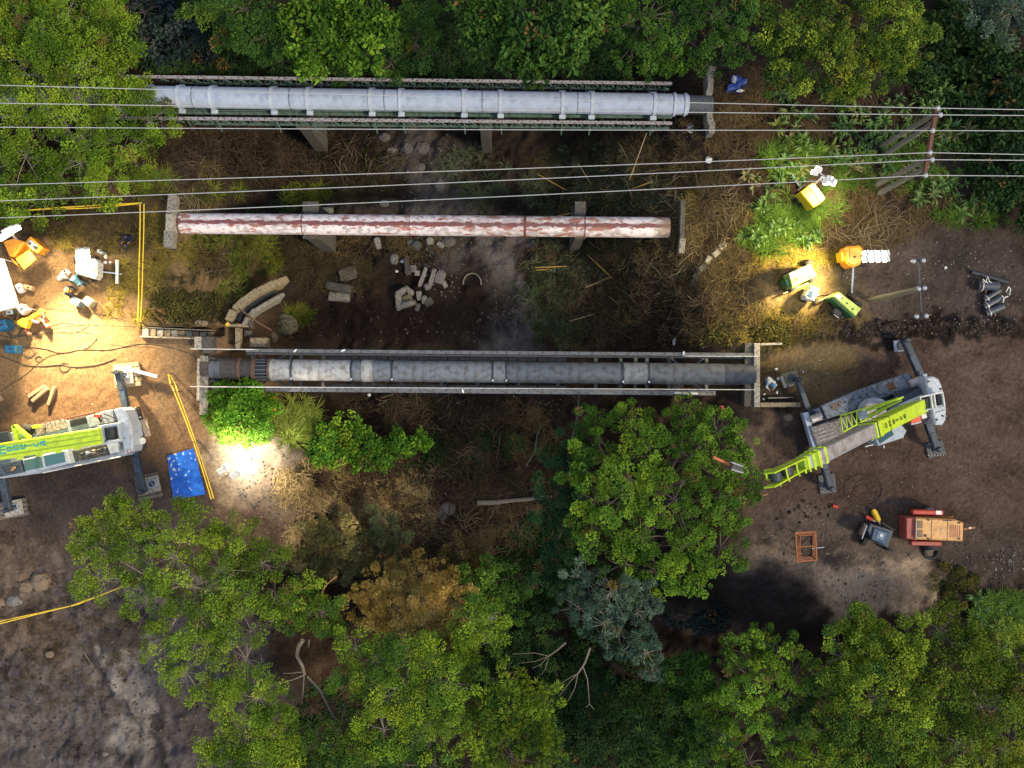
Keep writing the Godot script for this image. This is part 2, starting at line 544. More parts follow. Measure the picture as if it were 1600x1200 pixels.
func make_terrain() -> void:
	var xs := PackedFloat32Array()
	var zs := PackedFloat32Array()
	for s in [450.0, 300.0, 200.0, 140.0, 100.0, 75.0, 58.0, 47.0, 41.0, 37.0]: xs.append(-s)
	var x := -34.5
	while x < 34.5:
		xs.append(x)
		x += 0.125
	for s in [37.0, 41.0, 47.0, 58.0, 75.0, 100.0, 140.0, 200.0, 300.0, 450.0]: xs.append(s)
	for s in [450.0, 300.0, 200.0, 140.0, 100.0, 75.0, 55.0, 43.0, 35.0, 30.0]: zs.append(-s)
	var z := -27.0
	while z < 27.0:
		zs.append(z)
		z += 0.125
	for s in [30.0, 35.0, 43.0, 55.0, 75.0, 100.0, 140.0, 200.0, 300.0, 450.0]: zs.append(s)
	var nx := xs.size()
	var nz := zs.size()
	var pos := PackedVector3Array()
	var nor := PackedVector3Array()
	var col := PackedColorArray()
	pos.resize(nx * nz)
	nor.resize(nx * nz)
	col.resize(nx * nz)
	for j in nz:
		for i in nx:
			pos[j * nx + i] = Vector3(xs[i], ground(xs[i], zs[j]), zs[j])
	for j in nz:
		var near := []
		var vj := zs[j] / (A * EYE) + 600.0
		for s in SOIL:
			if absf(vj - s[1]) < s[3] * 1.6 + 14.0:
				near.append(s)
		for i in nx:
			var k := j * nx + i
			var p := pos[k]
			var px := pos[j * nx + mini(i + 1, nx - 1)] - pos[j * nx + maxi(i - 1, 0)]
			var pz := pos[mini(j + 1, nz - 1) * nx + i] - pos[maxi(j - 1, 0) * nx + i]
			nor[k] = pz.cross(px).normalized()
			# where the picture would show it, wobbled so that no patch has a clean edge
			var u := p.x / (A * (EYE - p.y)) + 800.0
			var v := p.z / (A * (EYE - p.y)) + 600.0
			var w1 := n_mid.get_noise_2d(p.x * 2.0 + 31.0, p.z * 2.0)
			var w2 := n_fine.get_noise_2d(p.x * 0.8, p.z * 0.8 + 17.0)
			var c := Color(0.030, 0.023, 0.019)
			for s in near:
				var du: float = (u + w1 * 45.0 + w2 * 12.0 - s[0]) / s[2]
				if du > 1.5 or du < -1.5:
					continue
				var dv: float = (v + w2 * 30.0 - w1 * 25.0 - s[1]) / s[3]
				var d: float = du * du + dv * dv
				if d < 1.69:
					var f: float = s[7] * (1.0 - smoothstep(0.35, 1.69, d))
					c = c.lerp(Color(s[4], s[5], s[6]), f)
			var tone := 1.0 + 0.22 * w2 + 0.30 * w1 + 0.28 * n_fine.get_noise_2d(p.x * 3.1, p.z * 3.1)
			if v > 830.0 and u < 400.0 and p.y < 0.2:
				tone += 0.5 * n_fine.get_noise_2d(p.x * 1.6, p.z * 0.5) + 0.3 * n_fine.get_noise_2d(p.x * 4.0, p.z * 4.0)
			if u > 1180.0:
				tone += 0.4 * n_mid.get_noise_2d(p.x * 1.3 + 50.0, p.z * 3.5) + 0.25 * n_fine.get_noise_2d(p.x * 5.0, p.z * 5.0)
			if absf(p.y) < 0.6:
				for r in RUTS:
					var dr: float = absf(Vector2(u - r[0], v - r[1]).length() - r[2] + w1 * 6.0)
					if dr < 13.0 and u > r[3] and u < r[4] and v > r[5] and v < r[6]:
						tone *= 1.0 - 0.28 * smoothstep(8.0, 3.0, absf(dr - 7.0) + 3.0 * absf(w2)) * (0.6 + w2)
			var smooth_ground := 0.35 if p.y > -0.35 and v < 830.0 and u < 330.0 else 1.0
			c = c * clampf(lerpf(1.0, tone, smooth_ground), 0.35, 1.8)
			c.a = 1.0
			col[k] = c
	var idx := PackedInt32Array()
	idx.resize((nx - 1) * (nz - 1) * 6)
	var q := 0
	for j in nz - 1:
		for i in nx - 1:
			var a := j * nx + i
			for t in [a, a + 1, a + nx, a + 1, a + nx + 1, a + nx]:
				idx[q] = t
				q += 1
	var arr := []
	arr.resize(Mesh.ARRAY_MAX)
	arr[Mesh.ARRAY_VERTEX] = pos
	arr[Mesh.ARRAY_NORMAL] = nor
	arr[Mesh.ARRAY_COLOR] = col
	arr[Mesh.ARRAY_INDEX] = idx
	var mesh := ArrayMesh.new()
	mesh.add_surface_from_arrays(Mesh.PRIMITIVE_TRIANGLES, arr)
	var m := StandardMaterial3D.new()
	m.resource_name = "soil"
	m.vertex_color_use_as_albedo = true
	m.albedo_texture = noise_tex("soil_grain", 0.018, 6, [[0.0, 0.6], [0.3, 0.78], [0.5, 0.89], [0.7, 0.96], [1.0, 1.0]], 1024, FastNoiseLite.TYPE_SIMPLEX_SMOOTH, 0.0, 0.78)
	m.uv1_triplanar = true
	m.uv1_world_triplanar = true
	m.uv1_scale = Vector3.ONE * 0.23
	m.roughness = 0.95
	m.metallic_specular = 0.1
	m.normal_enabled = true
	m.normal_texture = noise_tex("soil_bump", 0.02, 6, [], 1024, FastNoiseLite.TYPE_SIMPLEX_SMOOTH, 6.0, 0.7)
	m.normal_scale = 0.25
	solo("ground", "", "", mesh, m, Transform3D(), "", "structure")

# ---------- plants ----------
var LEAF := {}

func add_leaf(st: SurfaceTool, at: Vector3, dir: Vector3, up: Vector3, len: float, wide: float, fold := 0.18, droop := 0.15) -> void:
	var s := dir.cross(up).normalized()
	var n := s.cross(dir).normalized()
	var mid := at + dir * len * 0.5 + n * droop * len * 0.25
	var tip := at + dir * len - n * droop * len * 0.5
	var l := mid + s * wide * 0.5 + n * fold * wide
	var r := mid - s * wide * 0.5 + n * fold * wide
	tri(st, at, l, tip, n)
	tri(st, at, tip, r, n)

func spray(called: String) -> Mesh:
	if LEAF.has(called):
		return LEAF[called]
	var g := RandomNumberGenerator.new()
	g.seed = called.hash()
	var st := begin()
	var n := 26
	var size := 0.2
	var wide := 0.11
	var reach := 0.24
	if called == "small":
		n = 40; size = 0.13; wide = 0.085; reach = 0.26
	elif called == "big":
		n = 13; size = 0.34; wide = 0.22; reach = 0.24
	elif called == "narrow":
		n = 34; size = 0.26; wide = 0.055; reach = 0.2
	elif called == "lush":
		n = 26; size = 0.23; wide = 0.11; reach = 0.24
	elif called == "feather":
		n = 42; size = 0.115; wide = 0.066; reach = 0.26
	if called == "palmate":
		for k in 10:
			var an := TAU * k / 10.0 + g.randf_range(-0.12, 0.12)
			var d := Vector3(cos(an), -0.12, sin(an)).normalized()
			add_leaf(st, d * 0.05, d, Vector3.UP, g.randf_range(0.4, 0.52), 0.13, 0.1, 0.35)
	elif called == "grass" or called == "dry_grass":
		for k in 16:
			var an := g.randf() * TAU
			var d := Vector3(cos(an), 0, sin(an))
			var s := d.cross(Vector3.UP)
			var base := d * g.randf() * 0.08
			var reach_ := g.randf_range(0.25, 0.62)
			var high := g.randf_range(0.3, 0.7)
			if called == "dry_grass":
				high *= 0.45
			var w := 0.024
			var last := base
			for q in 3:
				var t := (q + 1) / 3.0
				var p := base + d * reach_ * t * t + Vector3.UP * high * (t - 0.42 * t * t)
				var w1 := w * (1.0 - t * 0.9)
				var w0 := w * (1.0 - (q / 3.0) * 0.9)
				quad(st, last - s * w0, last + s * w0, p + s * w1, p - s * w1, Vector3.UP)
				last = p
	elif called == "corn":
		for k in 11:
			var an := g.randf() * TAU
			var d := Vector3(cos(an), 0, sin(an))
			var s := d.cross(Vector3.UP)
			var r_ := g.randf_range(0.45, 0.85)
			var high := g.randf_range(0.5, 1.0)
			var last := Vector3.UP * 0.15
			for q in 5:
				var t := (q + 1) / 5.0
				var p := d * r_ * t + Vector3.UP * (0.15 + high * (1.6 * t - 1.35 * t * t))
				var w0: float = [0.03, 0.055, 0.06, 0.05, 0.032][q]
				var w1: float = [0.055, 0.06, 0.05, 0.032, 0.004][q]
				var dip := Vector3.UP * 0.02
				quad(st, last - s * w0 + dip, last, p, p - s * w1 + dip, Vector3.UP)
				quad(st, last + s * w0 + dip, last, p, p + s * w1 + dip, Vector3.UP)
				last = p
	elif called == "stick":
		for k in 4:
			var an := g.randf_range(-0.6, 0.6) + (PI if g.randf() < 0.5 else 0.0)
			var d := Vector3(cos(an), g.randf_range(-0.05, 0.15), sin(an))
			var c := Vector3(g.randf_range(-0.4, 0.4), g.randf_range(0.05, 0.3), g.randf_range(-0.4, 0.4))
			var l := g.randf_range(0.4, 1.0)
			var r := g.randf_range(0.008, 0.02)
			add_tube(st, [c - d * l, c - d * l * 0.3 + Vector3(0, 0.06, g.randf_range(-0.12, 0.12)), c + d * l * 0.4 + Vector3(0, 0.04, g.randf_range(-0.12, 0.12)), c + d * l], [r, r, r * 0.8, r * 0.4], 4, false)
	elif called == "straw":
		for k in 9:
			var an := g.randf() * TAU
			var d := Vector3(cos(an), g.randf_range(0.0, 0.35), sin(an)).normalized()
			var c := Vector3(g.randf_range(-0.3, 0.3), g.randf_range(0.02, 0.2), g.randf_range(-0.3, 0.3))
			var l := g.randf_range(0.15, 0.4)
			var s := d.cross(Vector3.UP).normalized() * g.randf_range(0.006, 0.013)
			var bend := Vector3(g.randf_range(-0.1, 0.1), 0.04, g.randf_range(-0.1, 0.1))
			quad(st, c - d * l - s, c - d * l + s, c + bend + s, c + bend - s, Vector3.UP)
			quad(st, c + d * l - s, c + d * l + s, c + bend + s, c + bend - s, Vector3.UP)
	else:
		for k in n:
			var yy := 1.0 - 1.25 * (k + 0.5) / n
			var an := k * 2.39996 + g.randf_range(-0.5, 0.5)
			var rr := sqrt(maxf(0.0, 1.0 - yy * yy))
			var out := Vector3(cos(an) * rr, yy, sin(an) * rr)
			var c := out * reach * g.randf_range(0.55, 1.1)
			c.y *= 0.8
			var round_ := Vector3(cos(an), 0, sin(an))
			var d := (round_ * (0.9 - 0.3 * yy) + Vector3.UP * (0.55 * yy - 0.1) + Vector3(g.randf_range(-0.45, 0.45), g.randf_range(-0.3, 0.2), g.randf_range(-0.45, 0.45))).normalized()
			var up := (out + Vector3.UP * 0.35 + Vector3(g.randf_range(-0.35, 0.35), 0, g.randf_range(-0.35, 0.35))).normalized()
			add_leaf(st, c, d, up, size * g.randf_range(0.7, 1.25), wide * g.randf_range(0.8, 1.2))
	LEAF[called] = st.commit()
	return LEAF[called]

func many(parent: Node3D, called: String, mesh: Mesh, m: Material, ts: Array, cs: Array) -> MultiMeshInstance3D:
	var mm := MultiMesh.new()
	mm.transform_format = MultiMesh.TRANSFORM_3D
	mm.use_colors = true
	mm.mesh = mesh
	mm.instance_count = ts.size()
	for i in ts.size():
		mm.set_instance_transform(i, ts[i])
		mm.set_instance_color(i, cs[i])
	var o := MultiMeshInstance3D.new()
	o.name = numbered(called) if parent == self else called
	o.multimesh = mm
	o.material_override = m
	parent.add_child(o, true)
	return o

# sprays of leaves over a bumpy lobe; c, r in metres
func leaf_lobe(ts: Array, cs: Array, origin: Vector3, c: Vector3, r: float, flat: float, dens: float, size: float, cols: Array, g: RandomNumberGenerator, gap: float) -> void:
	var n := int(dens * 0.42 * r * r) + 3
	for i in n:
		var d := Vector3(g.randfn(), g.randfn(), g.randfn()).normalized()
		if d.y < -0.3:
			d.y = -d.y
		var f := g.randf_range(0.7, 1.08) if g.randf() < 0.8 else g.randf_range(0.2, 0.7)
		var p := c + Vector3(d.x, d.y * flat, d.z) * r * f
		if n_fine.get_noise_3d(p.x * 1.3, p.y * 0.8, p.z * 1.3) + 0.5 * n_fine.get_noise_3d(p.x * 0.4, p.y * 0.4, p.z * 0.4) < gap + 0.12:
			continue
		var up := (d * 0.5 + Vector3.UP * 0.8 + Vector3(g.randf_range(-0.35, 0.35), 0, g.randf_range(-0.35, 0.35))).normalized()
		var x := up.cross(Vector3.FORWARD).normalized()
		var s := size * g.randf_range(0.45, 1.35)
		ts.append(Transform3D(Basis(x, up, x.cross(up)).rotated(up, g.randf() * TAU).scaled(Vector3.ONE * s), p - origin))
		var t := clampf(0.42 + 0.8 * n_mid.get_noise_3d(p.x * 2.0, p.y * 2.0, p.z * 2.0) + g.randf_range(-0.5, 0.5), 0.0, 1.0)
		var q: Color = (cols[0] as Color).lerp(cols[1], minf(t * 2.0, 1.0)) if t < 0.5 else (cols[1] as Color).lerp(cols[2], t * 2.0 - 1.0)
		if g.randf() < 0.018:
			q = Color(0.13, 0.085, 0.03)
		cs.append(q * g.randf_range(0.7, 1.3))

# lobes: [u, v, radius in px, height]; every lobe is broken into smaller ones so that the outline is ragged
func tree(called: String, label: String, cat: String, bu: float, bv: float, lobes: Array, leaf: String, cols: Array, dens := 62.0, size := 1.0, gap := -0.22, twigs := 3, group := "", thick := 0.22, bark := "bark", low := 0.0, dy := 0.0) -> Node3D:
	var g := RandomNumberGenerator.new()
	g.seed = (called + label).hash()
	var base := G(bu, bv)
	var t := thing(called, label, cat, base, group)
	var ts := []
	var cs := []
	var wood := begin()
	var top := -99.0
	var mean := Vector3.ZERO
	for l in lobes:
		top = maxf(top, l[3] + dy)
		mean += P(l[0], l[1], l[3] + dy) / lobes.size()
	var fork := base.lerp(Vector3(mean.x, base.y, mean.z), 0.35)
	fork.y = lerpf(base.y, mean.y, 0.3) if low == 0.0 else base.y + low
	add_tube(wood, [Vector3(0, -0.3, 0), (fork - base) * 0.5 + Vector3(g.randf_range(-0.2, 0.2), 0, g.randf_range(-0.2, 0.2)), fork - base], [thick * 1.35, thick, thick * 0.85], 7, false)
	for l in lobes:
		var c := P(l[0], l[1], l[3] + dy)
		var r: float = l[2] * A * (EYE - l[3])
		var h := c - base
		var f := fork - base
		var bend := f.lerp(h, 0.5) + Vector3(g.randf_range(-0.5, 0.5), g.randf_range(-0.1, 0.7), g.randf_range(-0.5, 0.5)) * minf(1.0, f.distance_to(h) * 0.3)
		add_tube(wood, [f, bend, h], [thick * 0.5, thick * 0.32, thick * 0.17], 5, false)
		var subs := 8
		for k in subs:
			var an := TAU * (k + g.randf_range(-0.3, 0.3)) / (subs - 1)
			var off := Vector3(cos(an), g.randf_range(-0.25, 0.3), sin(an)) * r * g.randf_range(0.45, 0.92)
			if k == subs - 1:
				off = Vector3(0, r * 0.3, 0)
			var sr := r * g.randf_range(0.28, 0.56)
			var tone := g.randf_range(0.72, 1.18)
			var warm := g.randf_range(0.9, 1.12)
			var own := cols.map(func(q): return Color(q.r * tone * warm, q.g * tone, q.b * tone / warm))
			leaf_lobe(ts, cs, base, c + off, sr, 0.75, dens, size, own, g, gap)
			if twigs > 0:
				add_tube(wood, [h, h + off * 0.6 + Vector3(g.randf_range(-0.15, 0.15), g.randf_range(0, 0.2), g.randf_range(-0.15, 0.15)), h + off], [thick * 0.17, thick * 0.12, thick * 0.07], 4, false)
			for q in twigs:
				var d := Vector3(g.randfn(), absf(g.randfn()) * 0.7 + 0.1, g.randfn()).normalized() * sr * g.randf_range(0.7, 1.05)
				var o := h + off
				add_tube(wood, [o, o + d * 0.55 + Vector3(g.randf_range(-0.1, 0.1), 0.05, g.randf_range(-0.1, 0.1)), o + d], [thick * 0.085, thick * 0.06, thick * 0.03], 3, false)
		for k in 4:                                        # tips that stick out of the crown
			var an := g.randf() * TAU
			var off := Vector3(cos(an), g.randf_range(-0.2, 0.35), sin(an)) * r * g.randf_range(1.0, 1.3)
			leaf_lobe(ts, cs, base, c + off, r * g.randf_range(0.12, 0.2), 0.8, dens * 2.2, size * 0.9, cols, g, -9.0)
			add_tube(wood, [h, h + off * 0.6, h + off], [thick * 0.1, thick * 0.07, thick * 0.03], 4, false)
	var tm := wood.commit()
	var tr := put(t, "trunk", tm, M[bark], Transform3D(Basis(), base))
	var cr := many(t, "crown", spray(leaf), leaf_mat("leaves_" + leaf), ts, cs)
	cr.set_meta("kind", "stuff")
	return t

func ch(r: float, g: float, b: float) -> Color:
	return Color(r, g, b)

func trees() -> void:
	var yellow := [ch(0.055, 0.11, 0.012), ch(0.125, 0.21, 0.018), ch(0.24, 0.34, 0.03)]
	var mid := [ch(0.025, 0.06, 0.014), ch(0.05, 0.115, 0.02), ch(0.105, 0.185, 0.028)]
	var fresh := [ch(0.04, 0.095, 0.012), ch(0.09, 0.185, 0.018), ch(0.18, 0.29, 0.028)]
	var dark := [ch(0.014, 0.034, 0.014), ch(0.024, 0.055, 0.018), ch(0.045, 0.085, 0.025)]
	var olive := [ch(0.055, 0.095, 0.012), ch(0.12, 0.175, 0.018), ch(0.225, 0.28, 0.028)]
	var grey := [ch(0.036, 0.07, 0.046), ch(0.07, 0.118, 0.08), ch(0.13, 0.185, 0.13)]
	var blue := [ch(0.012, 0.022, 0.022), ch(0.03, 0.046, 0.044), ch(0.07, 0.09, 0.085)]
	# top left, over the end of the upper pipe
	tree("spreading_tree", "large yellow-green tree in the top left corner above the grey pipe", "tree", 90, 90,
		[[30, 25, 62, 6.5], [105, 30, 65, 7], [165, 60, 52, 6.5], [45, 100, 65, 6.5], [130, 105, 55, 7], [188, 118, 34, 6], [178, 15, 32, 6], [75, 60, 50, 7.5]], "feather", yellow, 92.0, 1.0, -0.12, 2, "", 0.16, "pale_bark", 0.0, -4.3)
	tree("spreading_tree", "large yellow-green tree at the left edge whose crown hides the end of the grey pipe", "tree", 120, 240,
		[[60, 150, 40, 6], [125, 152, 40, 6], [185, 150, 30, 6], [25, 165, 55, 6], [95, 190, 55, 6.5], [170, 178, 48, 6], [235, 190, 36, 5.5], [40, 245, 62, 6], [125, 255, 60, 6.5], [200, 245, 48, 6], [15, 305, 42, 5], [75, 305, 40, 5], [150, 300, 36, 5], [225, 152, 26, 5.5]], "feather", yellow, 88.0, 1.0, -0.1, 3, "", 0.16, "pale_bark", 0.0, -4.0)
	# along the top
	var row := "trees behind the grey pipe along the top edge"
	tree("leafy_tree", "dark bluish shrubby tree in the shade right of the top left tree", "tree", 260, 70, [[235, 60, 40, 0], [275, 75, 38, 0], [300, 100, 30, -1], [225, 20, 40, 0.5], [285, 25, 40, 0]], "big", blue, 60.0, 0.75, -0.15, 2, row)
	tree("leafy_tree", "dull green tree at the top edge left of the brighter round tree", "tree", 390, 40, [[335, 12, 42, 4], [385, 15, 40, 4.5], [420, 50, 38, 4], [415, 78, 22, 3.5], [355, 45, 30, 3]], "small", mid, 70.0, 1.0, -0.2, 1, row)
	tree("leafy_tree", "round bright green tree with large leaves above the pipe, third along the top edge", "tree", 530, 60, [[490, 25, 40, 4.5], [545, 30, 45, 5], [500, 70, 35, 4.5], [560, 70, 36, 4.5], [585, 45, 28, 4.5], [490, 100, 20, 4]], "big", fresh, 62.0, 0.8, -0.25, 1, row)
	tree("leafy_tree", "slim olive tree with drooping tufts beside the gap at the top", "tree", 650, 70, [[655, 55, 22, 2], [660, 85, 20, 1.5], [625, 60, 20, 1.5], [650, 25, 26, 2], [548, 105, 30, 0], [612, 100, 22, 0.5]], "small", mid, 66.0, 0.9, -0.2, 1, row)
	tree("leafy_tree", "large tree with round clumps of broad leaves near the top centre", "tree", 820, 50, [[735, 20, 26, 6], [775, 30, 34, 6], [825, 30, 42, 6.5], [880, 35, 42, 6.5], [760, 62, 26, 5.5], [815, 75, 38, 5.5], [870, 78, 30, 5.5], [835, 108, 20, 5], [915, 20, 28, 6], [898, 62, 20, 5]], "big", mid, 66.0, 0.95, -0.2, 2, row)
	tree("leafy_tree", "deep green tree hanging over the right end of the grey pipe", "tree", 1020, 40, [[955, 25, 36, 5], [1010, 25, 48, 5.5], [1065, 50, 42, 5], [990, 70, 36, 4.5], [1020, 98, 26, 4], [1085, 15, 38, 5.5], [1050, 92, 24, 4]], "lush", [mid[0], mid[1], fresh[1]], 100.0, 0.6, -0.2, 1, row)
	tree("leafy_tree", "fresh green tree at the top edge just above the concrete end wall", "tree", 1150, 40, [[1120, 25, 42, 6], [1165, 55, 36, 5.5], [1125, 72, 30, 5], [1170, 15, 34, 6], [1110, 95, 22, 4.5]], "lush", mid, 100.0, 0.6, -0.2, 1, row)
	tree("leafy_tree", "big bushy yellow-green tree at the top right above the power line", "tree", 1310, 60, [[1225, 30, 52, 6], [1285, 40, 52, 6.5], [1345, 45, 55, 6.5], [1400, 35, 48, 6.5], [1240, 85, 42, 5.5], [1300, 100, 46, 5.5], [1360, 95, 42, 5.5], [1220, 118, 30, 5], [1310, 135, 26, 4.5], [1425, 75, 26, 5.5], [1395, 95, 30, 5]], "small", [mid[0], olive[1].lerp(mid[1], 0.5), olive[2]], 72.0, 1.0, -0.2, 2, row)
	tree("feathery_tree", "grey-green feathery tree cut off by the top right corner", "tree", 1570, 10, [[1540, 8, 34, 6], [1580, 20, 38, 6.5], [1600, -5, 36, 6]], "feather", grey, 110.0, 1.0, -0.2, 3, "", 0.16, "pale_bark")
	# dark bushes down the right edge
	var edge := "dark bushes along the right edge"
	for b in [["dark bush under the grey-green tree near the top right corner", [[1500, 50, 42, 1.5], [1460, 85, 34, 1], [1545, 75, 40, 1.5]]], ["dark green bush at the right edge just above the power wires", [[1575, 130, 40, 1.5], [1540, 115, 32, 1], [1600, 165, 32, 1.5]]],
		["broad dark bush at the right edge between the power wires", [[1570, 215, 38, 1.5], [1595, 250, 36, 1.5], [1545, 185, 26, 1]]], ["lowest dark bush at the right edge, below the power wires", [[1590, 300, 36, 1.2], [1555, 285, 28, 1.2], [1600, 330, 22, 0.8]]]]:
		tree("dark_bush", b[0], "bush", b[1][0][0], b[1][0][1], b[1], "big", dark, 56.0, 0.8, -0.2, 0, edge, 0.1)
	# lower left
	tree("thin_crowned_tree", "wide thin-crowned tree with grey twigs below the blue sheet", "tree", 330, 930,
		[[172, 818, 34, 5], [232, 826, 36, 5.5], [300, 830, 40, 6], [365, 845, 40, 6], [145, 850, 34, 5], [205, 860, 42, 6], [275, 870, 48, 6.5], [345, 890, 46, 6.5], [410, 880, 40, 6], [160, 905, 36, 5], [235, 930, 40, 6], [305, 950, 48, 6.5], [375, 955, 46, 6.5], [430, 940, 34, 5.5], [260, 995, 36, 5.5], [325, 1020, 46, 6], [385, 1030, 42, 6], [290, 1050, 34, 5], [188, 788, 15, 4.5], [288, 785, 8, 5]],
		"feather", [ch(0.055, 0.105, 0.012), ch(0.12, 0.195, 0.018), ch(0.22, 0.31, 0.03)], 96.0, 0.9, -0.1, 5, "", 0.13, "pale_bark")
	tree("thin_crowned_tree", "smaller yellow-green tree below the wide thin-crowned tree at the bottom left", "tree", 400, 1130, [[350, 1080, 34, 3.5], [405, 1090, 36, 4], [370, 1135, 36, 3.5], [430, 1140, 34, 3.5], [345, 1180, 32, 3], [400, 1190, 38, 3.5], [455, 1190, 30, 3]], "feather", yellow, 115.0, 0.95, -0.2, 2, "", 0.12, "pale_bark")
	tree("small_tree", "small round green tree on bare brown soil at the head of a pale bent branch", "tree", 490, 950, [[470, 935, 26, 2.5], [505, 955, 30, 2.8], [465, 965, 24, 2.3], [490, 925, 22, 2.5], [515, 978, 18, 2]], "feather", [mid[1], yellow[1], yellow[2]], 115.0, 0.95, -0.2, 1, "", 0.1, "pale_bark")
	tree("spreading_tree", "wide fresh green tree at the bottom, below the brown shrub", "tree", 640, 1090,
		[[590, 1025, 36, 4], [640, 1040, 42, 4.5], [690, 1075, 40, 4.5], [610, 1085, 42, 4.5], [660, 1110, 40, 4.5], [700, 1115, 30, 4], [560, 1065, 34, 3.5], [600, 1140, 38, 4], [655, 1155, 34, 3.5], [555, 1010, 28, 3.5]], "feather", [mid[1], yellow[1], yellow[2]], 110.0, 0.95, -0.18, 2, "", 0.13, "pale_bark")
	tree("spreading_tree", "green tree at the bottom edge left of the yellow-tipped round tree", "tree", 570, 1180, [[520, 1165, 34, 3], [570, 1170, 38, 3.5], [630, 1185, 38, 3.5], [500, 1195, 30, 2.5], [680, 1195, 30, 3]], "feather", [mid[0], mid[1], yellow[1]], 110.0, 0.95, -0.18, 2, "", 0.12, "pale_bark")
	tree("slender_tree", "slender leaning tree right of the brown shrub", "tree", 740, 1000, [[745, 965, 28, 3.5], [765, 990, 24, 3.5], [730, 1000, 28, 3], [770, 965, 18, 3.5], [725, 1030, 24, 2.5], [690, 1015, 22, 2]], "feather", [mid[1], yellow[1], yellow[2]], 105.0, 0.95, -0.18, 2, "", 0.1, "pale_bark")
	tree("leafy_tree", "yellow-tipped round tree with fine leaves at the bottom centre", "tree", 810, 1120, [[795, 1070, 38, 4], [835, 1095, 36, 4], [785, 1120, 44, 4], [830, 1150, 40, 4], [760, 1160, 36, 3.5], [800, 1185, 44, 4], [850, 1185, 30, 3.5], [745, 1120, 28, 3]], "narrow", [mid[1], olive[1], yellow[2]], 66.0, 0.85, -0.2, 1, "", 0.2)
	# the centre of the ravine, right of it
	tree("leafy_tree", "tall bright green tree in front of the right crane, under its hook", "tree", 1010, 790,
		[[925, 665, 28, 1], [905, 735, 30, 2], [930, 780, 34, 3], [925, 830, 34, 3], [995, 665, 32, 1], [1075, 655, 30, 2], [1120, 675, 30, 2.5], [1155, 690, 22, 2.5], [940, 715, 38, 2], [1010, 710, 44, 3], [1085, 720, 46, 3.5], [1150, 735, 30, 3], [975, 770, 48, 3.5], [1055, 780, 50, 4], [1125, 790, 42, 3.5], [1165, 770, 18, 2.5], [1000, 840, 46, 3.5], [1070, 850, 46, 3.5], [1125, 855, 36, 2.5], [1030, 900, 40, 2.5], [975, 880, 32, 2.5], [1085, 905, 28, 2]],
		"lush", fresh, 120.0, 0.58, -0.2, 1, "", 0.3)
	tree("leafy_tree", "darker blue-green tree against the left side of the tall bright tree", "tree", 890, 810, [[885, 715, 34, 0], [876, 765, 40, 0.5], [885, 815, 42, 1], [910, 770, 34, 1.5], [900, 690, 26, 0], [870, 865, 34, 0.5], [905, 860, 34, 1], [860, 910, 28, 0], [890, 905, 26, 0.5]], "lush", [ch(0.016, 0.046, 0.018), ch(0.03, 0.08, 0.028), ch(0.065, 0.13, 0.04)], 115.0, 0.56, -0.2, 0, "", 0.2)
	tree("silver_leaved_tree", "silvery grey-green tree with star-shaped leaves at the foot of the tall bright tree", "tree", 950, 960,
		[[915, 905, 30, 3], [955, 925, 36, 3.8], [995, 955, 28, 3.5], [905, 950, 30, 3], [945, 975, 38, 3.8], [990, 1000, 28, 3], [1010, 1020, 20, 2.5], [1010, 930, 16, 3], [970, 1015, 20, 2.5], [1020, 1052, 15, 1.5]], "palmate", grey, 44.0, 0.6, -0.3, 1, "", 0.14, "pale_bark")
	var stars := "star-leaved saplings near the bottom centre"
	tree("star_leaved_sapling", "star-leaved sapling, bright green, right of the silvery tree", "sapling", 1068, 1058, [[1068, 1055, 22, 1.5], [1085, 1040, 14, 1.5], [1092, 1070, 14, 1.5], [1050, 1050, 14, 1.2], [1068, 1085, 14, 1]], "palmate", mid, 30.0, 1.05, -0.6, 0, stars, 0.08, "pale_bark")
	tree("star_leaved_sapling", "star-leaved sapling, dark green, at the bottom edge of the view", "sapling", 1012, 1165, [[1010, 1165, 24, 0.5], [990, 1180, 16, 0.5], [1030, 1175, 16, 0.5], [1008, 1140, 16, 0.5]], "palmate", [dark[1], dark[2], mid[1]], 30.0, 1.05, -0.6, 0, stars, 0.08, "pale_bark")
	tree("leafy_tree", "mid green tree left of the big bottom right trees", "tree", 1180, 1080, [[1185, 1000, 24, 2], [1160, 1020, 30, 2.5], [1215, 1020, 34, 3], [1240, 1050, 28, 3], [1180, 1065, 42, 3.5], [1140, 1085, 34, 3], [1230, 1095, 38, 3.5], [1180, 1130, 44, 3.5], [1130, 1150, 38, 3], [1240, 1150, 40, 3.5], [1170, 1190, 42, 3], [1110, 1195, 34, 2.5], [1100, 1110, 24, 2]], "lush", [mid[0], fresh[1], fresh[2]], 115.0, 0.56, -0.2, 1, "", 0.24)
	tree("leafy_tree", "big yellow-green tree at the bottom right, nearest the pale bare bank", "tree", 1370, 1080, [[1345, 985, 32, 3.5], [1315, 1025, 36, 4], [1375, 1030, 46, 4.5], [1420, 1000, 34, 4], [1300, 1080, 42, 4], [1365, 1090, 50, 5], [1430, 1065, 46, 5], [1310, 1140, 46, 4.5], [1375, 1155, 50, 5], [1440, 1130, 44, 5], [1330, 1195, 44, 4.5], [1410, 1200, 46, 4.5], [1275, 1180, 30, 3.5], [1335, 970, 20, 3]], "small", [mid[1], olive[1], yellow[2]], 92.0, 0.95, -0.2, 2, "", 0.3)
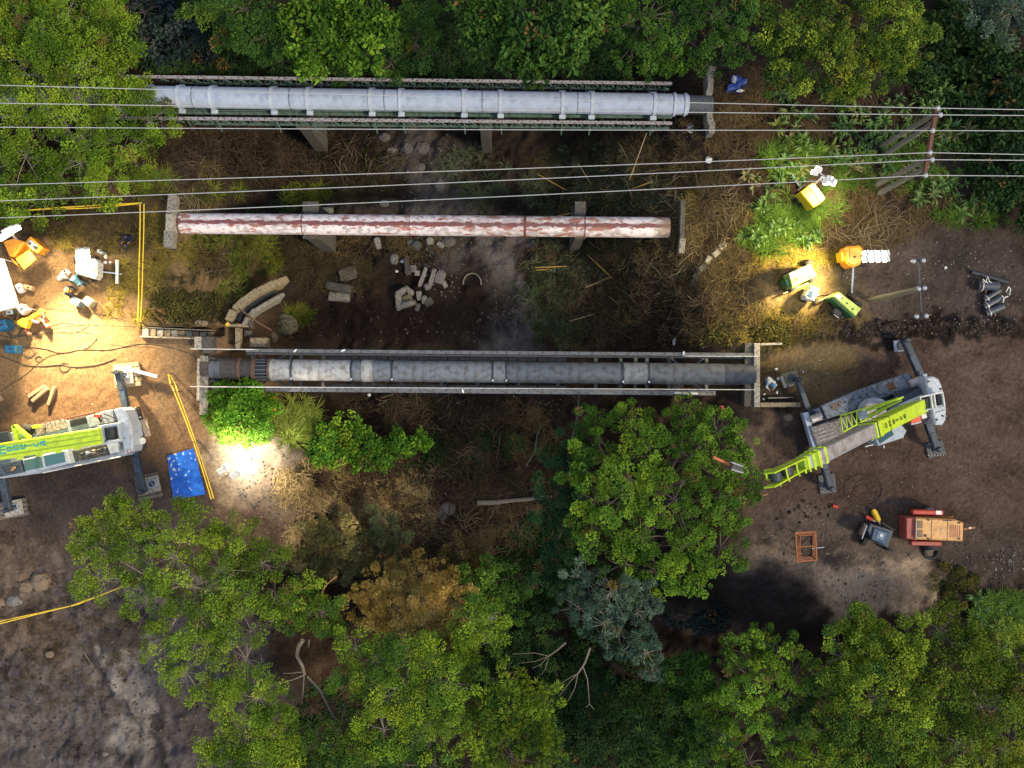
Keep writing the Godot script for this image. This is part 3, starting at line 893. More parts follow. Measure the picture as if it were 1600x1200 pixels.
	tree("leafy_tree", "big olive tree filling the bottom right corner", "tree", 1530, 1100, [[1470, 985, 34, 4], [1500, 1030, 44, 4.5], [1560, 1025, 42, 4.5], [1600, 1060, 44, 4.5], [1490, 1090, 48, 5], [1550, 1100, 52, 5], [1610, 1130, 46, 5], [1500, 1160, 50, 5], [1570, 1170, 52, 5], [1470, 1200, 40, 4.5], [1540, 1210, 44, 4.5], [1525, 990, 26, 3.5]], "feather", olive, 95.0, 1.0, -0.16, 2, "", 0.15, "pale_bark")
	# shrubs in the dark of the ravine
	var low := "dark shrubs deep in the lower ravine"
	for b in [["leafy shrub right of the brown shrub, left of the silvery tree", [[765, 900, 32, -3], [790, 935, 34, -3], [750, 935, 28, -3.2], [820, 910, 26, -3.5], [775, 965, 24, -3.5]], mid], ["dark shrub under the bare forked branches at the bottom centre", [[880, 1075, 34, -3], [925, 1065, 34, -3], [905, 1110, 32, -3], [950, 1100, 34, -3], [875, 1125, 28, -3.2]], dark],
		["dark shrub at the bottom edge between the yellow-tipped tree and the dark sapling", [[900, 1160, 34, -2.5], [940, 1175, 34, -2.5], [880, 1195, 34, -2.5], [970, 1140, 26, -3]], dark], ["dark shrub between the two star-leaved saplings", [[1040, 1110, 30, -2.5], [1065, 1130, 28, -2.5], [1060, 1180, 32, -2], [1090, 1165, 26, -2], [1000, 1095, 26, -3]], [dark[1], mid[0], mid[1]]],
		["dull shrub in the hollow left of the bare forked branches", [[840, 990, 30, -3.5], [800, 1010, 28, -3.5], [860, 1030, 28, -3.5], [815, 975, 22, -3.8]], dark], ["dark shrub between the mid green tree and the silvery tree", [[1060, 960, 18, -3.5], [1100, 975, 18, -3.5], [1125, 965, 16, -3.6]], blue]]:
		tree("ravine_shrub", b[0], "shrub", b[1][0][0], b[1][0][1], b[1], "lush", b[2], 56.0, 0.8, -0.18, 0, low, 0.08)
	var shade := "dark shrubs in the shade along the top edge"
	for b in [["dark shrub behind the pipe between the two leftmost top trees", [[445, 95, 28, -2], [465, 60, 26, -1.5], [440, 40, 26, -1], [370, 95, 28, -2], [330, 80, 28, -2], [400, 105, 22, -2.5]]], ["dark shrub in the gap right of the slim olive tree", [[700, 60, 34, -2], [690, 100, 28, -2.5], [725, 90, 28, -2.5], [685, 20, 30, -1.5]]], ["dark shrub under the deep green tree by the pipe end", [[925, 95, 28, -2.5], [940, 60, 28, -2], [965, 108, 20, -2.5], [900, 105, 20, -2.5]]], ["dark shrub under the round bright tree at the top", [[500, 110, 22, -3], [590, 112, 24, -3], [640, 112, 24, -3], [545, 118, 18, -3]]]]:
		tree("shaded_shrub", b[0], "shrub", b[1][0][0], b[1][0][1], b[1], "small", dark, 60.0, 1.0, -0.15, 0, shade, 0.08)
	# bushes on the left bank
	tree("grassy_bush", "brilliant green bush beside the floodlight, below the left end of the lower pipe", "bush", 378, 650, [[345, 622, 20, 0.7], [385, 620, 22, 0.8], [360, 652, 24, 0.8], [398, 648, 24, 0.7], [372, 682, 15, 0.3], [332, 650, 13, 0.4], [418, 632, 14, 0.4], [408, 672, 14, 0.2], [348, 676, 11, 0.2]], "narrow", [ch(0.05, 0.13, 0.012), ch(0.09, 0.21, 0.02), ch(0.15, 0.3, 0.03)], 150.0, 0.85, -0.35, 0, "", 0.06)
	var slope := "leafy shrubs on the slope below the lower pipe"
	for b in [["leftmost green shrub on the slope, touching the long grass", [[505, 690, 18, -1.8], [520, 712, 16, -2.2], [495, 712, 14, -1.8]]], ["light green shrub in the middle of the slope below the pipe frame", [[545, 668, 18, -3], [562, 682, 16, -3.2], [530, 672, 12, -2.8]]], ["bushy green shrub lowest on the slope below the pipe frame", [[580, 700, 18, -3.6], [565, 718, 16, -3.6], [590, 722, 14, -3.8], [548, 705, 14, -3.4]]], ["rightmost green shrub on the slope, fading into the dark", [[618, 690, 18, -4.2], [640, 700, 14, -4.4], [610, 708, 14, -4.2], [660, 688, 12, -4.6]]]]:
		tree("slope_shrub", b[0], "shrub", b[1][0][0], b[1][0][1], b[1], "big", [fresh[0], ch(0.05, 0.15, 0.015), fresh[2]], 90.0, 0.6, -0.3, 0, slope, 0.05)
	tree("dusty_bush", "dusty olive bush heaped with straw above the brown shrub", "bush", 520, 860, [[490, 845, 26, -1.8], [530, 835, 26, -2.6], [515, 875, 30, -2], [555, 865, 26, -2.8], [475, 880, 22, -1.6], [550, 895, 18, -2.8]], "narrow", [ch(0.075, 0.085, 0.03), ch(0.18, 0.175, 0.07), ch(0.40, 0.345, 0.155)], 150.0, 0.62, -0.2, 2, "", 0.06)
	tree("dusty_bush", "greyish green bush on the slope right of the straw heap", "bush", 600, 850, [[595, 815, 22, -3.6], [610, 845, 24, -3.8], [600, 875, 20, -3.6], [580, 835, 18, -3.4]], "narrow", [ch(0.05, 0.075, 0.035), ch(0.11, 0.135, 0.06), ch(0.21, 0.215, 0.10)], 150.0, 0.58, -0.2, 1, "", 0.06)
	tree("brown_shrub", "large withered golden-brown shrub in the lower left of the ravine", "shrub", 640, 960, [[585, 915, 28, -1.2], [625, 900, 32, -1.2], [670, 900, 32, -1.2], [705, 925, 28, -1.5], [600, 955, 30, -1], [650, 950, 38, -0.8], [700, 970, 30, -1.2], [625, 990, 26, -1], [670, 1000, 32, -1], [700, 1010, 22, -1.4], [560, 945, 22, -1.4]], "narrow", [ch(0.15, 0.1, 0.026), ch(0.36, 0.26, 0.068), ch(0.58, 0.46, 0.16)], 170.0, 0.58, -0.2, 2, "", 0.06)
	tree("brown_shrub", "small withered shrub trailing branches at the edge of the dark hollow", "shrub", 715, 870, [[715, 862, 20, -3.6], [740, 875, 16, -3.8], [695, 880, 16, -3.4]], "narrow", [ch(0.05, 0.04, 0.015), ch(0.1, 0.075, 0.025), ch(0.17, 0.13, 0.045)], 80.0, 0.72, -0.2, 2, "", 0.05)
	tree("brown_shrub", "low olive-brown shrub at the top of the pale bare bank, lower right", "shrub", 1490, 920, [[1480, 905, 20, 0], [1500, 930, 22, 0], [1475, 945, 18, -0.3], [1510, 905, 14, 0.1]], "small", [ch(0.04, 0.045, 0.014), ch(0.085, 0.085, 0.02), ch(0.14, 0.125, 0.03)], 90.0, 0.8, -0.2, 0, "", 0.05)

# ---------- pipelines ----------
func axis_at(u: float, u0: float, v0: float, slope: float, y: float) -> Vector3:
	return P(u, v0 + (u - u0) * slope, y)

func band(parent: Node3D, called: String, a: Vector3, b: Vector3, r: float, m: Material) -> MeshInstance3D:
	var d := (b - a).normalized() * minf(0.015, a.distance_to(b) * 0.2)
	return put(parent, called, tube([a, a + d, b - d, b], [r - 0.02, r, r, r - 0.02], 32), m)

func lattice_girder(parent: Node3D, a: Vector3, b: Vector3, deep: float, chord: Material, web: Material, bays: int) -> void:
	var down := Vector3.DOWN * deep
	bar(parent, "top_chord", a, b, 0.17, 0.1, chord)
	bar(parent, "bottom_chord", a + down, b + down, 0.12, 0.1, web)
	for k in bays:
		var p := a.lerp(b, float(k) / bays)
		var q := a.lerp(b, float(k + 1) / bays)
		var top := Vector3.DOWN * 0.05
		bar(parent, "diagonal", p + top, p.lerp(q, 0.5) + down, 0.06, 0.06, web, 0.0)
		bar(parent, "diagonal", q + top, p.lerp(q, 0.5) + down, 0.06, 0.06, web, 0.0)
		bar(parent, "post", p + top, p + down, 0.05, 0.05, web, 0.0)

func pipe_skin(called: String, seed_: int) -> StandardMaterial3D:
	# white paint that has worn to rust along the crown of the pipe
	var w := 1536
	var h := 192
	var im := Image.create(w, h, false, Image.FORMAT_RGB8)
	var n := FastNoiseLite.new()
	n.seed = seed_
	n.frequency = 0.03
	n.fractal_octaves = 5
	for y in h:
		var ar := absf(float(y) / h - 0.75) * 2.0            # 0 on the crown
		for x in w:
			var a := n.get_noise_2d(x * 1.1, y * 1.6)
			var b := n.get_noise_2d(x * 0.5 + 900.0, y * 1.5)
			var c := n.get_noise_2d(x * 0.05, 40.0) * 1.1 + n.get_noise_2d(x * 0.012, 400.0)
			var rust := smoothstep(0.075, 0.05, ar + a * 0.07)
			var flake := smoothstep(0.36, 0.39, b + 0.36 * c - ar * 0.22 + 0.06 * x / w)
			var white := Color(0.82, 0.79, 0.81) * (1.0 - 0.25 * maxf(0.0, a))
			var red := Color(0.46, 0.25, 0.23).lerp(Color(0.38, 0.26, 0.28), clampf(0.5 + a, 0, 1))
			var near_joint := 0.0
			for jf in [0.0, 0.248, 0.466, 0.698, 0.819, 1.0]:
				near_joint += 0.13 * exp(-absf(float(x) / w - jf) / 0.018)
			flake = maxf(flake, smoothstep(0.40, 0.45, b + near_joint * 1.6 + 0.3 * c))
			var col := white.lerp(Color(0.60, 0.36, 0.29), flake * 0.75).lerp(red, clampf(rust + flake * 0.6 * smoothstep(0.18, 0.0, ar), 0, 1))
			col = col.lerp(Color(0.40, 0.33, 0.28), 0.75 * smoothstep(0.955, 0.995, float(x) / w + 0.02 * a) + 0.25 * smoothstep(0.2, 0.5, c + a))
			im.set_pixel(x, y, col)
	var m := StandardMaterial3D.new()
	m.resource_name = called
	m.albedo_texture = ImageTexture.create_from_image(im)
	m.roughness = 0.6
	return m

func pipelines() -> void:
	var silver := mat("silver_paint", 0.36, 0.425, 0.55, 0.5, 0.0, "soft", 0.25)
	var silver2 := mat("silver_band", 0.44, 0.50, 0.60, 0.5, 0.0, "soft", 0.4)
	var joint := mat("joint", 0.08, 0.09, 0.11, 0.7)
	var sleeve := mat("sleeve", 0.075, 0.085, 0.11, 0.6, 0.0, "rough")
	var chord := mat("rusty_chord", 0.30, 0.29, 0.32, 0.75, 0.0, "rusty", 0.9)
	var green := mat("green_steel", 0.085, 0.15, 0.125, 0.7, 0.0, "dirty", 0.6)
	var dim := mat("dark_green_steel", 0.03, 0.06, 0.055, 0.75)
	var conc := mat("concrete", 0.24, 0.225, 0.195, 0.9, 0.0, "rough", 0.4)
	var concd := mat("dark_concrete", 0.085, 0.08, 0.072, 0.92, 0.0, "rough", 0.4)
	# the upper pipe
	var y := 0.7
	var ax := func(u: float) -> Vector3: return axis_at(u, 400.0, 153.5, 0.015, y)
	var t := thing("grey_pipeline", "big blue-grey steel pipe on green lattice girders across the top", "pipeline", P(650, 157, 0))
	band(t, "pipe", ax.call(-330.0), ax.call(1056.0), 0.575, silver)
	for u in [30.0, 60.0, 90.0, 130.0, 182.0, 232.0, 281.0, 332.0, 426.0, 482.0, 580.0, 626.0, 725.0, 782.0, 879.0, 925.0, 1022.0]:
		var c := band(t, "collar", ax.call(u - 2.6), ax.call(u + 2.6), 0.63, silver2)
		var p: Vector3 = ax.call(u)
		for s in [-1.0, 1.0]:
			put(c, "saddle_foot", box_mesh(Vector3(0.36, 0.14, 0.24), 0.02), silver2, Transform3D(Basis(), p + Vector3(0, -0.36, s * 0.66)))
	for u in [155.0, 304.0, 455.0, 602.0, 754.0, 902.0]:
		band(t, "weld_joint", ax.call(u - 0.6), ax.call(u + 0.6), 0.592, joint)
	band(t, "end_flange", ax.call(1051.0), ax.call(1055.0), 0.64, silver2)
	band(t, "end_sleeve", ax.call(1056.0), ax.call(1075.0), 0.55, silver)
	band(t, "end_flange", ax.call(1068.0), ax.call(1072.0), 0.62, silver2)
	band(t, "buried_end", ax.call(1075.0), ax.call(1112.0), 0.50, sleeve)
	var f := thing("pipe_bridge", "pair of green lattice girders with rusty top chords carrying the grey pipe", "bridge", P(650, 160, -0.4))
	lattice_girder(f, P(-70, 116, 0.45), P(1050, 130.5, 0.45), 1.0, chord, green, 46)
	lattice_girder(f, P(-70, 181.5, 0.45), P(1050, 192.5, 0.45), 1.0, chord, green, 46)
	for k in 46:
		var a := P(-70, 118, -0.25).lerp(P(1050, 131.5, -0.25), (k + 0.5) / 46.0)
		var b := P(-70, 182, -0.25).lerp(P(1050, 192.5, -0.25), (k + 0.5) / 46.0)
		bar(f, "floor_beam", a, b, 0.1, 0.12, dim, 0.0)
	for vv in [[169.0, 178.5, 0.08], [173.0, 183.0, 0.16]]:
		bar(f, "stringer", P(-70, vv[0], -0.05), P(1050, vv[1], -0.05), vv[2], 0.1, green)
	for u in [30.0, 90.0, 182.0, 232.0, 292.0, 338.0, 432.0, 490.0, 585.0, 630.0, 725.0, 783.0, 878.0, 922.0, 1019.0]:
		var v: float = 181.5 + (u + 70.0) * 0.0098
		bar(f, "outrigger_brace", P(u, v, 0.4), P(u, v, 0.4) + Vector3(0.02, -1.0, 0.42), 0.07, 0.07, green, 0.0)
		bar(f, "sway_beam", P(u, v, -0.56) + Vector3(0.02, 0, -0.1), P(u, v, -0.56) + Vector3(0.02, 0, 0.5), 0.07, 0.07, green, 0.0)
	var piers := "concrete piers of the pipelines"
	for p in [[474.0, 0.6, "left concrete pier under the grey pipe bridge"], [757.0, 0.5, "right concrete pier under the grey pipe bridge"]]:
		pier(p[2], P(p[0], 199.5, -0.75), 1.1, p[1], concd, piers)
	# the middle pipe
	var ay := func(u: float) -> Vector3: return axis_at(u, 400.0, 350.0, 0.0085, -0.1)
	t = thing("rusty_pipeline", "white pipe with a rust-red stripe of worn paint across the middle of the ravine", "pipeline", P(660, 352, -0.1))
	var st := begin()
	var a0: Vector3 = ay.call(283.0)
	var a1: Vector3 = ay.call(1045.0)
	add_tube(st, [a0, a1], [0.57, 0.57], 40, true, 1.0 / a0.distance_to(a1))
	put(t, "pipe", st.commit(), pipe_skin("worn_white_paint", 5))
	var red := mat("red_oxide", 0.17, 0.055, 0.045, 0.8, 0.0, "rough", 1.0)
	for u in [[474.0, 1.0], [641.0, 0.5], [820.0, 2.2], [913.0, 1.2]]:
		band(t, "red_joint", ay.call(u[0] - u[1]), ay.call(u[0] + u[1]), 0.582, red)
	for k in 5:
		band(t, "ribbed_sleeve", ay.call(268.0 + k * 3.2), ay.call(270.6 + k * 3.2), 0.60 - 0.012 * (k % 2), mat("rusty_sleeve", 0.10, 0.065, 0.06, 0.85, 0.0, "rusty", 1.0))
	for p in [[486.0, 0.7, "left concrete pier under the rusty white pipe"], [906.0, 0.5, "right concrete pier under the rusty white pipe"]]:
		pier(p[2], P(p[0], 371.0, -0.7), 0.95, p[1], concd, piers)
	# the lower pipe
	var az := func(u: float) -> Vector3: return axis_at(u, 340.0, 577.0, 0.0098, 0.25)
	t = thing("steel_pipeline", "grey steel pipe in sections between two box girders, lowest of the three pipes", "pipeline", P(750, 581, 0.25))
	var rusty := mat("rusty_steel", 0.05, 0.046, 0.046, 0.7, 0.0, "dirty", 0.8)
	var pale := mat("pale_steel", 0.34, 0.36, 0.375, 0.55, 0.0, "dirty", 0.35)
	var blue := mat("blue_steel", 0.15, 0.172, 0.205, 0.5, 0.0, "dirty", 0.35)
	var navy := mat("dark_blue_steel", 0.085, 0.102, 0.13, 0.5, 0.0, "dirty", 0.35)
	var deep := mat("deep_blue_steel", 0.045, 0.058, 0.085, 0.5, 0.0, "dirty", 0.35)
	var clamp_ := mat("clamp_steel", 0.03, 0.034, 0.045, 0.45)
	var rust := mat("rust", 0.13, 0.08, 0.055, 0.9, 0.0, "rusty", 1.5)
	for s in [[318.0, 331.0, 0.56, rusty], [331.0, 348.0, 0.585, navy], [348.0, 374.0, 0.61, rusty], [374.0, 379.0, 0.64, rust], [379.0, 396.0, 0.58, rusty], [396.0, 402.0, 0.65, rust], [402.0, 421.0, 0.50, clamp_], [421.0, 424.5, 0.66, rust], [424.5, 429.0, 0.63, pale], [429.0, 458.0, 0.585, pale],
		[458.0, 551.0, 0.59, pale], [551.0, 566.0, 0.585, blue], [566.0, 584.0, 0.62, pale], [584.0, 614.0, 0.585, blue], [614.0, 768.0, 0.59, blue], [768.0, 792.0, 0.60, blue], [792.0, 971.0, 0.585, navy], [971.0, 1012.0, 0.60, blue], [1012.0, 1130.0, 0.59, navy], [1130.0, 1178.0, 0.585, deep]]:
		band(t, "pipe_section", az.call(s[0]), az.call(s[1]), s[2], s[3])
	for k in 16:
		var an := TAU * k / 16.0
		var o := Vector3(0, cos(an), sin(an)) * 0.57
		bar(t, "tie_rod", az.call(400.0) + o, az.call(422.0) + o, 0.07, 0.07, joint, 0.01)
	for u in [458.0, 551.0, 614.0, 770.0, 791.0, 972.0, 1012.0]:
		var c := band(t, "clamp", az.call(u - 1.6), az.call(u + 1.6), 0.625, clamp_)
		put(c, "clamp_bolt", box_mesh(Vector3(0.1, 0.1, 0.12), 0.015), silver2, Transform3D(Basis(), az.call(u) + Vector3(0, 0.44, 0.47)))
	# its steel frame
	var grey := mat("grey_beam", 0.12, 0.13, 0.15, 0.55, 0.0, "dirty", 0.5)
	var grey2 := mat("dark_beam", 0.06, 0.068, 0.082, 0.6, 0.0, "dirty", 0.5)
	f = thing("girder_bridge", "grey steel frame of two long box girders and cross beams round the lowest pipe", "bridge", P(750, 581, -0.5))
	var light := mat("light_beam", 0.22, 0.24, 0.27, 0.55, 0.0, "dirty", 0.5)
	pbar(f, "girder", 384, 547.5, 1178, 554.5, 5.5, 0.55, 0.7, grey)
	pbar(f, "girder", 385, 552.5, 1178, 559.0, 3.0, 0.35, 0.3, grey2)
	pbar(f, "girder", 330, 607.0, 1118, 614.5, 7.5, 0.55, 0.7, grey)
	for u in [395.0, 454.0, 470.0, 505.0, 570.0, 584.0, 627.0, 690.0, 746.0, 810.0, 872.0, 931.0, 970.0, 993.0, 1011.0, 1046.0, 1104.0]:
		var d: float = (u - 384.0) * 0.0088
		pbar(f, "cross_beam", u, 550.0 + d, u, 606.0 + d, 5.0, -0.45, 0.2, light)
	for x in [[402.0, 552.0, 425.0, 570.0], [450.0, 552.0, 425.0, 570.0], [402.0, 606.0, 425.0, 588.0], [450.0, 606.0, 425.0, 588.0], [735.0, 558.0, 755.0, 572.0], [1046.0, 558.0, 1075.0, 580.0], [1102.0, 558.0, 1075.0, 580.0], [1046.0, 612.0, 1075.0, 594.0], [1102.0, 612.0, 1075.0, 594.0]]:
		pbar(f, "brace", x[0], x[1], x[2], x[3], 3.0, -0.35, 0.1, light)
	var board := mat("grey_board", 0.20, 0.19, 0.18, 0.85, 0.0, "dirty", 0.6)
	for k in 8:
		var u0 := 512.0 + k * 47.0
		pbar(f, "walkway_board", u0, 558.5 + k * 0.45, u0 + 45.0, 559.0 + k * 0.45, 6.0, -0.28, 0.06, board)
		pbar(f, "walkway_board", u0, 602.0 + k * 0.45, u0 + 45.0, 602.5 + k * 0.45, 5.0, -0.28, 0.06, board)
	pbar(f, "loose_plank", 1054, 614, 1091, 615, 3.2, 0.62, 0.05, mat("white_wood", 0.6, 0.6, 0.58, 0.8))
	pbar(f, "loose_plank", 1092, 615, 1118, 616, 4.0, 0.62, 0.06, board)
	var white := mat("white_rail", 0.62, 0.62, 0.60, 0.5)
	var rails := "thin white handrails along the lowest pipe"
	for r in [[297.0, 545.0, 398.0, 546.0, "short white handrail at the left end of the lowest pipe, north side"], [297.0, 604.0, 1180.0, 609.0, "long white handrail along the south girder of the lowest pipe"], [1070.0, 556.5, 1186.0, 557.0, "white handrail at the right end of the lowest pipe, north side"]]:
		var h := thing("handrail", r[4], "handrail", P(r[0], r[1], 0.55), rails)
		put(h, "rail", tube([P(r[0], r[1], 1.3), P(r[2], r[3], 1.3)], [0.022], 8), white)
		var n := maxi(2, int((r[2] - r[0]) / 60.0))
		for k in n + 1:
			var p := P(r[0], r[1], 1.3).lerp(P(r[2], r[3], 1.3), float(k) / n)
			put(h, "post", tube([p, p - Vector3(0, 1.2, 0)], [0.018], 6), white)
	for b in [[461.0, 548.0, "crumpled white plastic scrap on the north girder, left"], [536.0, 547.5, "small white rag on the north girder"], [723.0, 611.0, "white plastic bottle on the south girder"], [1068.0, 552.0, "white rag caught on the north girder near the right end"]]:
		solo("plastic_scrap", b[2], "litter", blob(Vector3(0.05, 0.04, 0.13), int(b[0])), mat("white_plastic", 0.7, 0.72, 0.75, 0.5, 0.0, "none"), Transform3D(Basis(Vector3.UP, b[0]), P(b[0], b[1], 0.6)), "scraps of white plastic on the pipe frame")

func pier(label: String, top: Vector3, half: float, wide: float, m: Material, group: String) -> void:
	# a tapered wall that stands in the ravine; its south face is seen below the pipe
	var foot := ground(top.x, top.z) - 0.8
	var zc := top.z - half
	var t := thing("concrete_pier", label, "pier", Vector3(top.x, foot, zc), group)
	var st := begin()
	var a := wide * 0.5
	var b := wide * 0.62
	var q := []
	for e in [[top.y, a, half], [foot, b, half + 0.1]]:
		for s in [[-1, -1], [1, -1], [1, 1], [-1, 1]]:
			q.append(Vector3(top.x + s[0] * e[1], e[0], zc + s[1] * e[2]))
	for k in 4:
		var k2 := (k + 1) % 4
		quad(st, q[k], q[k2], q[4 + k2], q[4 + k], q[k] + q[k2] - 2.0 * Vector3(top.x, top.y, zc))
	quad(st, q[0], q[1], q[2], q[3], Vector3.UP)
	put(t, "shaft", st.commit(), m)
	put(t, "cap", box_mesh(Vector3(wide * 1.25, 0.22, half * 2.0 + 0.2), 0.03), m, Transform3D(Basis(), Vector3(top.x, top.y + 0.11, zc)))
	put(t, "bearing", box_mesh(Vector3(wide * 0.6, 0.2, 0.3), 0.02), M["dark_green_steel"], Transform3D(Basis(), Vector3(top.x, top.y + 0.32, zc + half * 0.75)))

# ---------- concrete ----------
func concrete_works() -> void:
	var conc := M["concrete"] as Material
	var concd := M["dark_concrete"] as Material
	var pale := mat("pale_concrete", 0.36, 0.335, 0.285, 0.9, 0.0, "rough", 0.4)
	var w := thing("end_wall", "bowed grey concrete end wall where the grey pipe enters the right bank", "wall", P(1112, 155, 0))
	for k in 9:
		var v0 := 103.0 + k * 11.6
		var off := func(v: float) -> float: return 1113.0 - 4.5 * sin((v - 103.0) / 104.0 * PI) + 1.5 * sin(v * 0.2)
		pbar(w, "wall_segment", off.call(v0), v0, off.call(v0 + 11.9), v0 + 11.9, 9.0 + k % 2, 0.9 + 0.02 * (k % 3), 2.4, conc)
	w = thing("end_wall", "thin grey concrete wall just past the right end of the rusty pipe", "wall", P(1067, 355, 0))
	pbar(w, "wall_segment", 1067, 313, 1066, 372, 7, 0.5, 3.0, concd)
	pbar(w, "wall_segment", 1067, 372, 1065, 395, 9, 0.42, 3.0, conc)
	w = thing("end_wall", "tan concrete wall at the left end of the rusty pipe", "wall", P(266, 345, 0))
	pbar(w, "wall_segment", 269, 304, 266, 334, 13, 0.75, 3.0, conc)
	pbar(w, "wall_segment", 265, 334, 264, 360, 12, 0.9, 3.0, pale)
	pbar(w, "wall_segment", 263, 360, 262, 386, 14, 0.7, 3.0, conc)
	w = thing("abutment", "weathered concrete abutment at the left end of the lowest pipe", "abutment", P(318, 590, 0))
	pbar(w, "wall_segment", 319, 556, 318, 648, 13, 0.62, 4.0, conc)
	pbar(w, "wall_segment", 310, 560, 309, 626, 4, 0.7, 3.0, pale)
	pbar(w, "wall_segment", 324, 526, 324, 552, 17, 0.5, 4.0, concd)
	pbar(w, "wall_segment", 309, 526, 309, 545, 11, 0.55, 3.0, pale)
	for k in 3:
		pbar(w, "pipe_bracket", 326 + k * 2, 560 + k * 18, 336, 560 + k * 18, 3, 0.7, 0.15, M["rusty_steel"])
	w = thing("abutment", "concrete abutment with a tan kerb, right end of the lowest pipe", "abutment", P(1190, 585, 0))
	pbar(w, "wall_face", 1171, 536, 1170, 635, 14, 0.45, 4.5, concd)
	pbar(w, "kerb", 1183, 536, 1183, 636, 9, 0.6, 3.0, pale)
	pbar(w, "kerb", 1188, 632.5, 1252, 632.5, 7, 0.58, 3.0, mat("tan_concrete", 0.27, 0.215, 0.135, 0.9, 0.0, "rough", 0.4))
	pbar(w, "kerb", 1188, 538, 1222, 537, 3.5, 0.5, 2.0, pale)
	pbar(w, "low_sill", 1200, 622, 1240, 621, 2, 0.25, 0.3, conc)
	# stairs on the left bank
	var tan := mat("tan_concrete", 0.27, 0.215, 0.135, 0.9, 0.0, "rough", 0.4)
	var s := thing("stairs", "flight of short concrete steps going down the left bank beside the yellow tape", "stairs", P(270, 518, 0))
	for k in 10:
		var u := 222.0 + k * 11.3
		var y := 0.10 - 0.07 * k
		pbar(s, "step", u, 519.5 + k * 0.6, u + 9.9, 519.5 + k * 0.6, 12, y, 0.4, tan if k % 2 else pale)
	pbar(s, "side_kerb", 219, 526, 310, 529, 2.2, 0.2, 0.6, pale)
	pbar(s, "side_kerb", 222, 511.5, 330, 516, 1.2, 0.06, 0.6, conc)
	# broken steps on the right bank
	s = thing("stairs", "overgrown broken steps climbing the right slope above the lowest pipe", "stairs", G(1095, 440))
	var path := [[1168, 362], [1156, 371], [1128, 385], [1118, 396], [1106, 406], [1096, 419], [1088, 431], [1083, 442], [1079, 455], [1074, 466], [1062, 486], [1052, 497], [1043, 507], [1033, 517]]
	for k in path.size():
		var p := G(path[k][0], path[k][1], 0.06)
		put(s, "step", box_mesh(Vector3(0.42, 0.3, 0.32), 0.03), concd if k > 4 else conc, Transform3D(Basis(Vector3.UP, 0.8 + 0.3 * sin(k * 2.0)) * Basis(Vector3.RIGHT, 0.12 * sin(k * 5.0)), p))
	# the curved channel
	s = thing("broken_channel", "broken curved concrete channel with an open trough, upper left of the lowest pipe", "channel", G(395, 475, 0.0))
	var rail := func(called: String, pts: Array, wide: float, high: float, m: Material, lift: float) -> void:
		for k in pts.size() - 1:
			var a := P(pts[k][0], pts[k][1], pts[k][2] + lift)
			var b := P(pts[k + 1][0], pts[k + 1][1], pts[k + 1][2] + lift)
			bar(s, called, a - Vector3(0, high / 2, 0), b - Vector3(0, high / 2, 0) + (b - a).normalized() * 0.05, wide, high, m, 0.03)
	rail.call("wall_segment", [[355, 503, 0.0], [362, 488, -0.1], [376, 474, -0.5], [396, 459, -1.0], [420, 447, -1.7], [440, 440, -2.4]], 0.4, 1.0, tan, 0.3)
	rail.call("trough_floor", [[368, 502, 0.0], [372, 490, -0.1], [384, 479, -0.5], [402, 466, -1.0], [424, 454, -1.7]], 0.55, 0.4, mat("wet_concrete", 0.055, 0.058, 0.06, 0.5, 0.0, "rough", 0.5), -0.25)
	rail.call("wall_segment", [[384, 500, -0.2], [393, 489, -0.5], [412, 477, -1.0], [436, 464, -1.8]], 0.22, 0.9, conc, 0.2)
	pbar(s, "wall_segment", 352, 508, 386, 509, 4, 0.35, 0.5, tan)
	pbar(s, "wall_segment", 380, 508, 386, 496, 5, 0.4, 0.5, conc)
	pbar(s, "fallen_slab", 386, 494, 393, 513, 4, 0.1, 0.4, concd)
	pbar(s, "yellow_marker", 353, 505, 357, 508, 6, 0.55, 0.15, mat("yellow_paint", 0.6, 0.36, 0.03, 0.6))
	put(s, "rusty_rod", tube([P(378, 485, 0.3), P(400, 502, 0.2), P(424, 516, -1.2)], [0.05], 6), M["rust"])
	var blocks := "concrete blocks beside the lowest pipe"
	for b in [[371.0, 512.0, 371.0, 545.0, 8.0, 0.1, 0.5, tan, "narrow upright concrete post between the channel and the lowest pipe"], [381.0, 521.0, 392.0, 521.0, 11.0, -0.6, 0.6, concd, "small dark concrete block under the end of the channel"], [390.0, 535.0, 416.0, 535.0, 15.0, -0.2, 0.8, tan, "flat tan concrete block beside the girder, under the channel"]]:
		var o := thing("concrete_block", b[8], "block", P(b[0], b[1], b[5]), blocks)
		pbar(o, "block", b[0], b[1], b[2], b[3], b[4], b[5], b[6], b[7], 0.03)

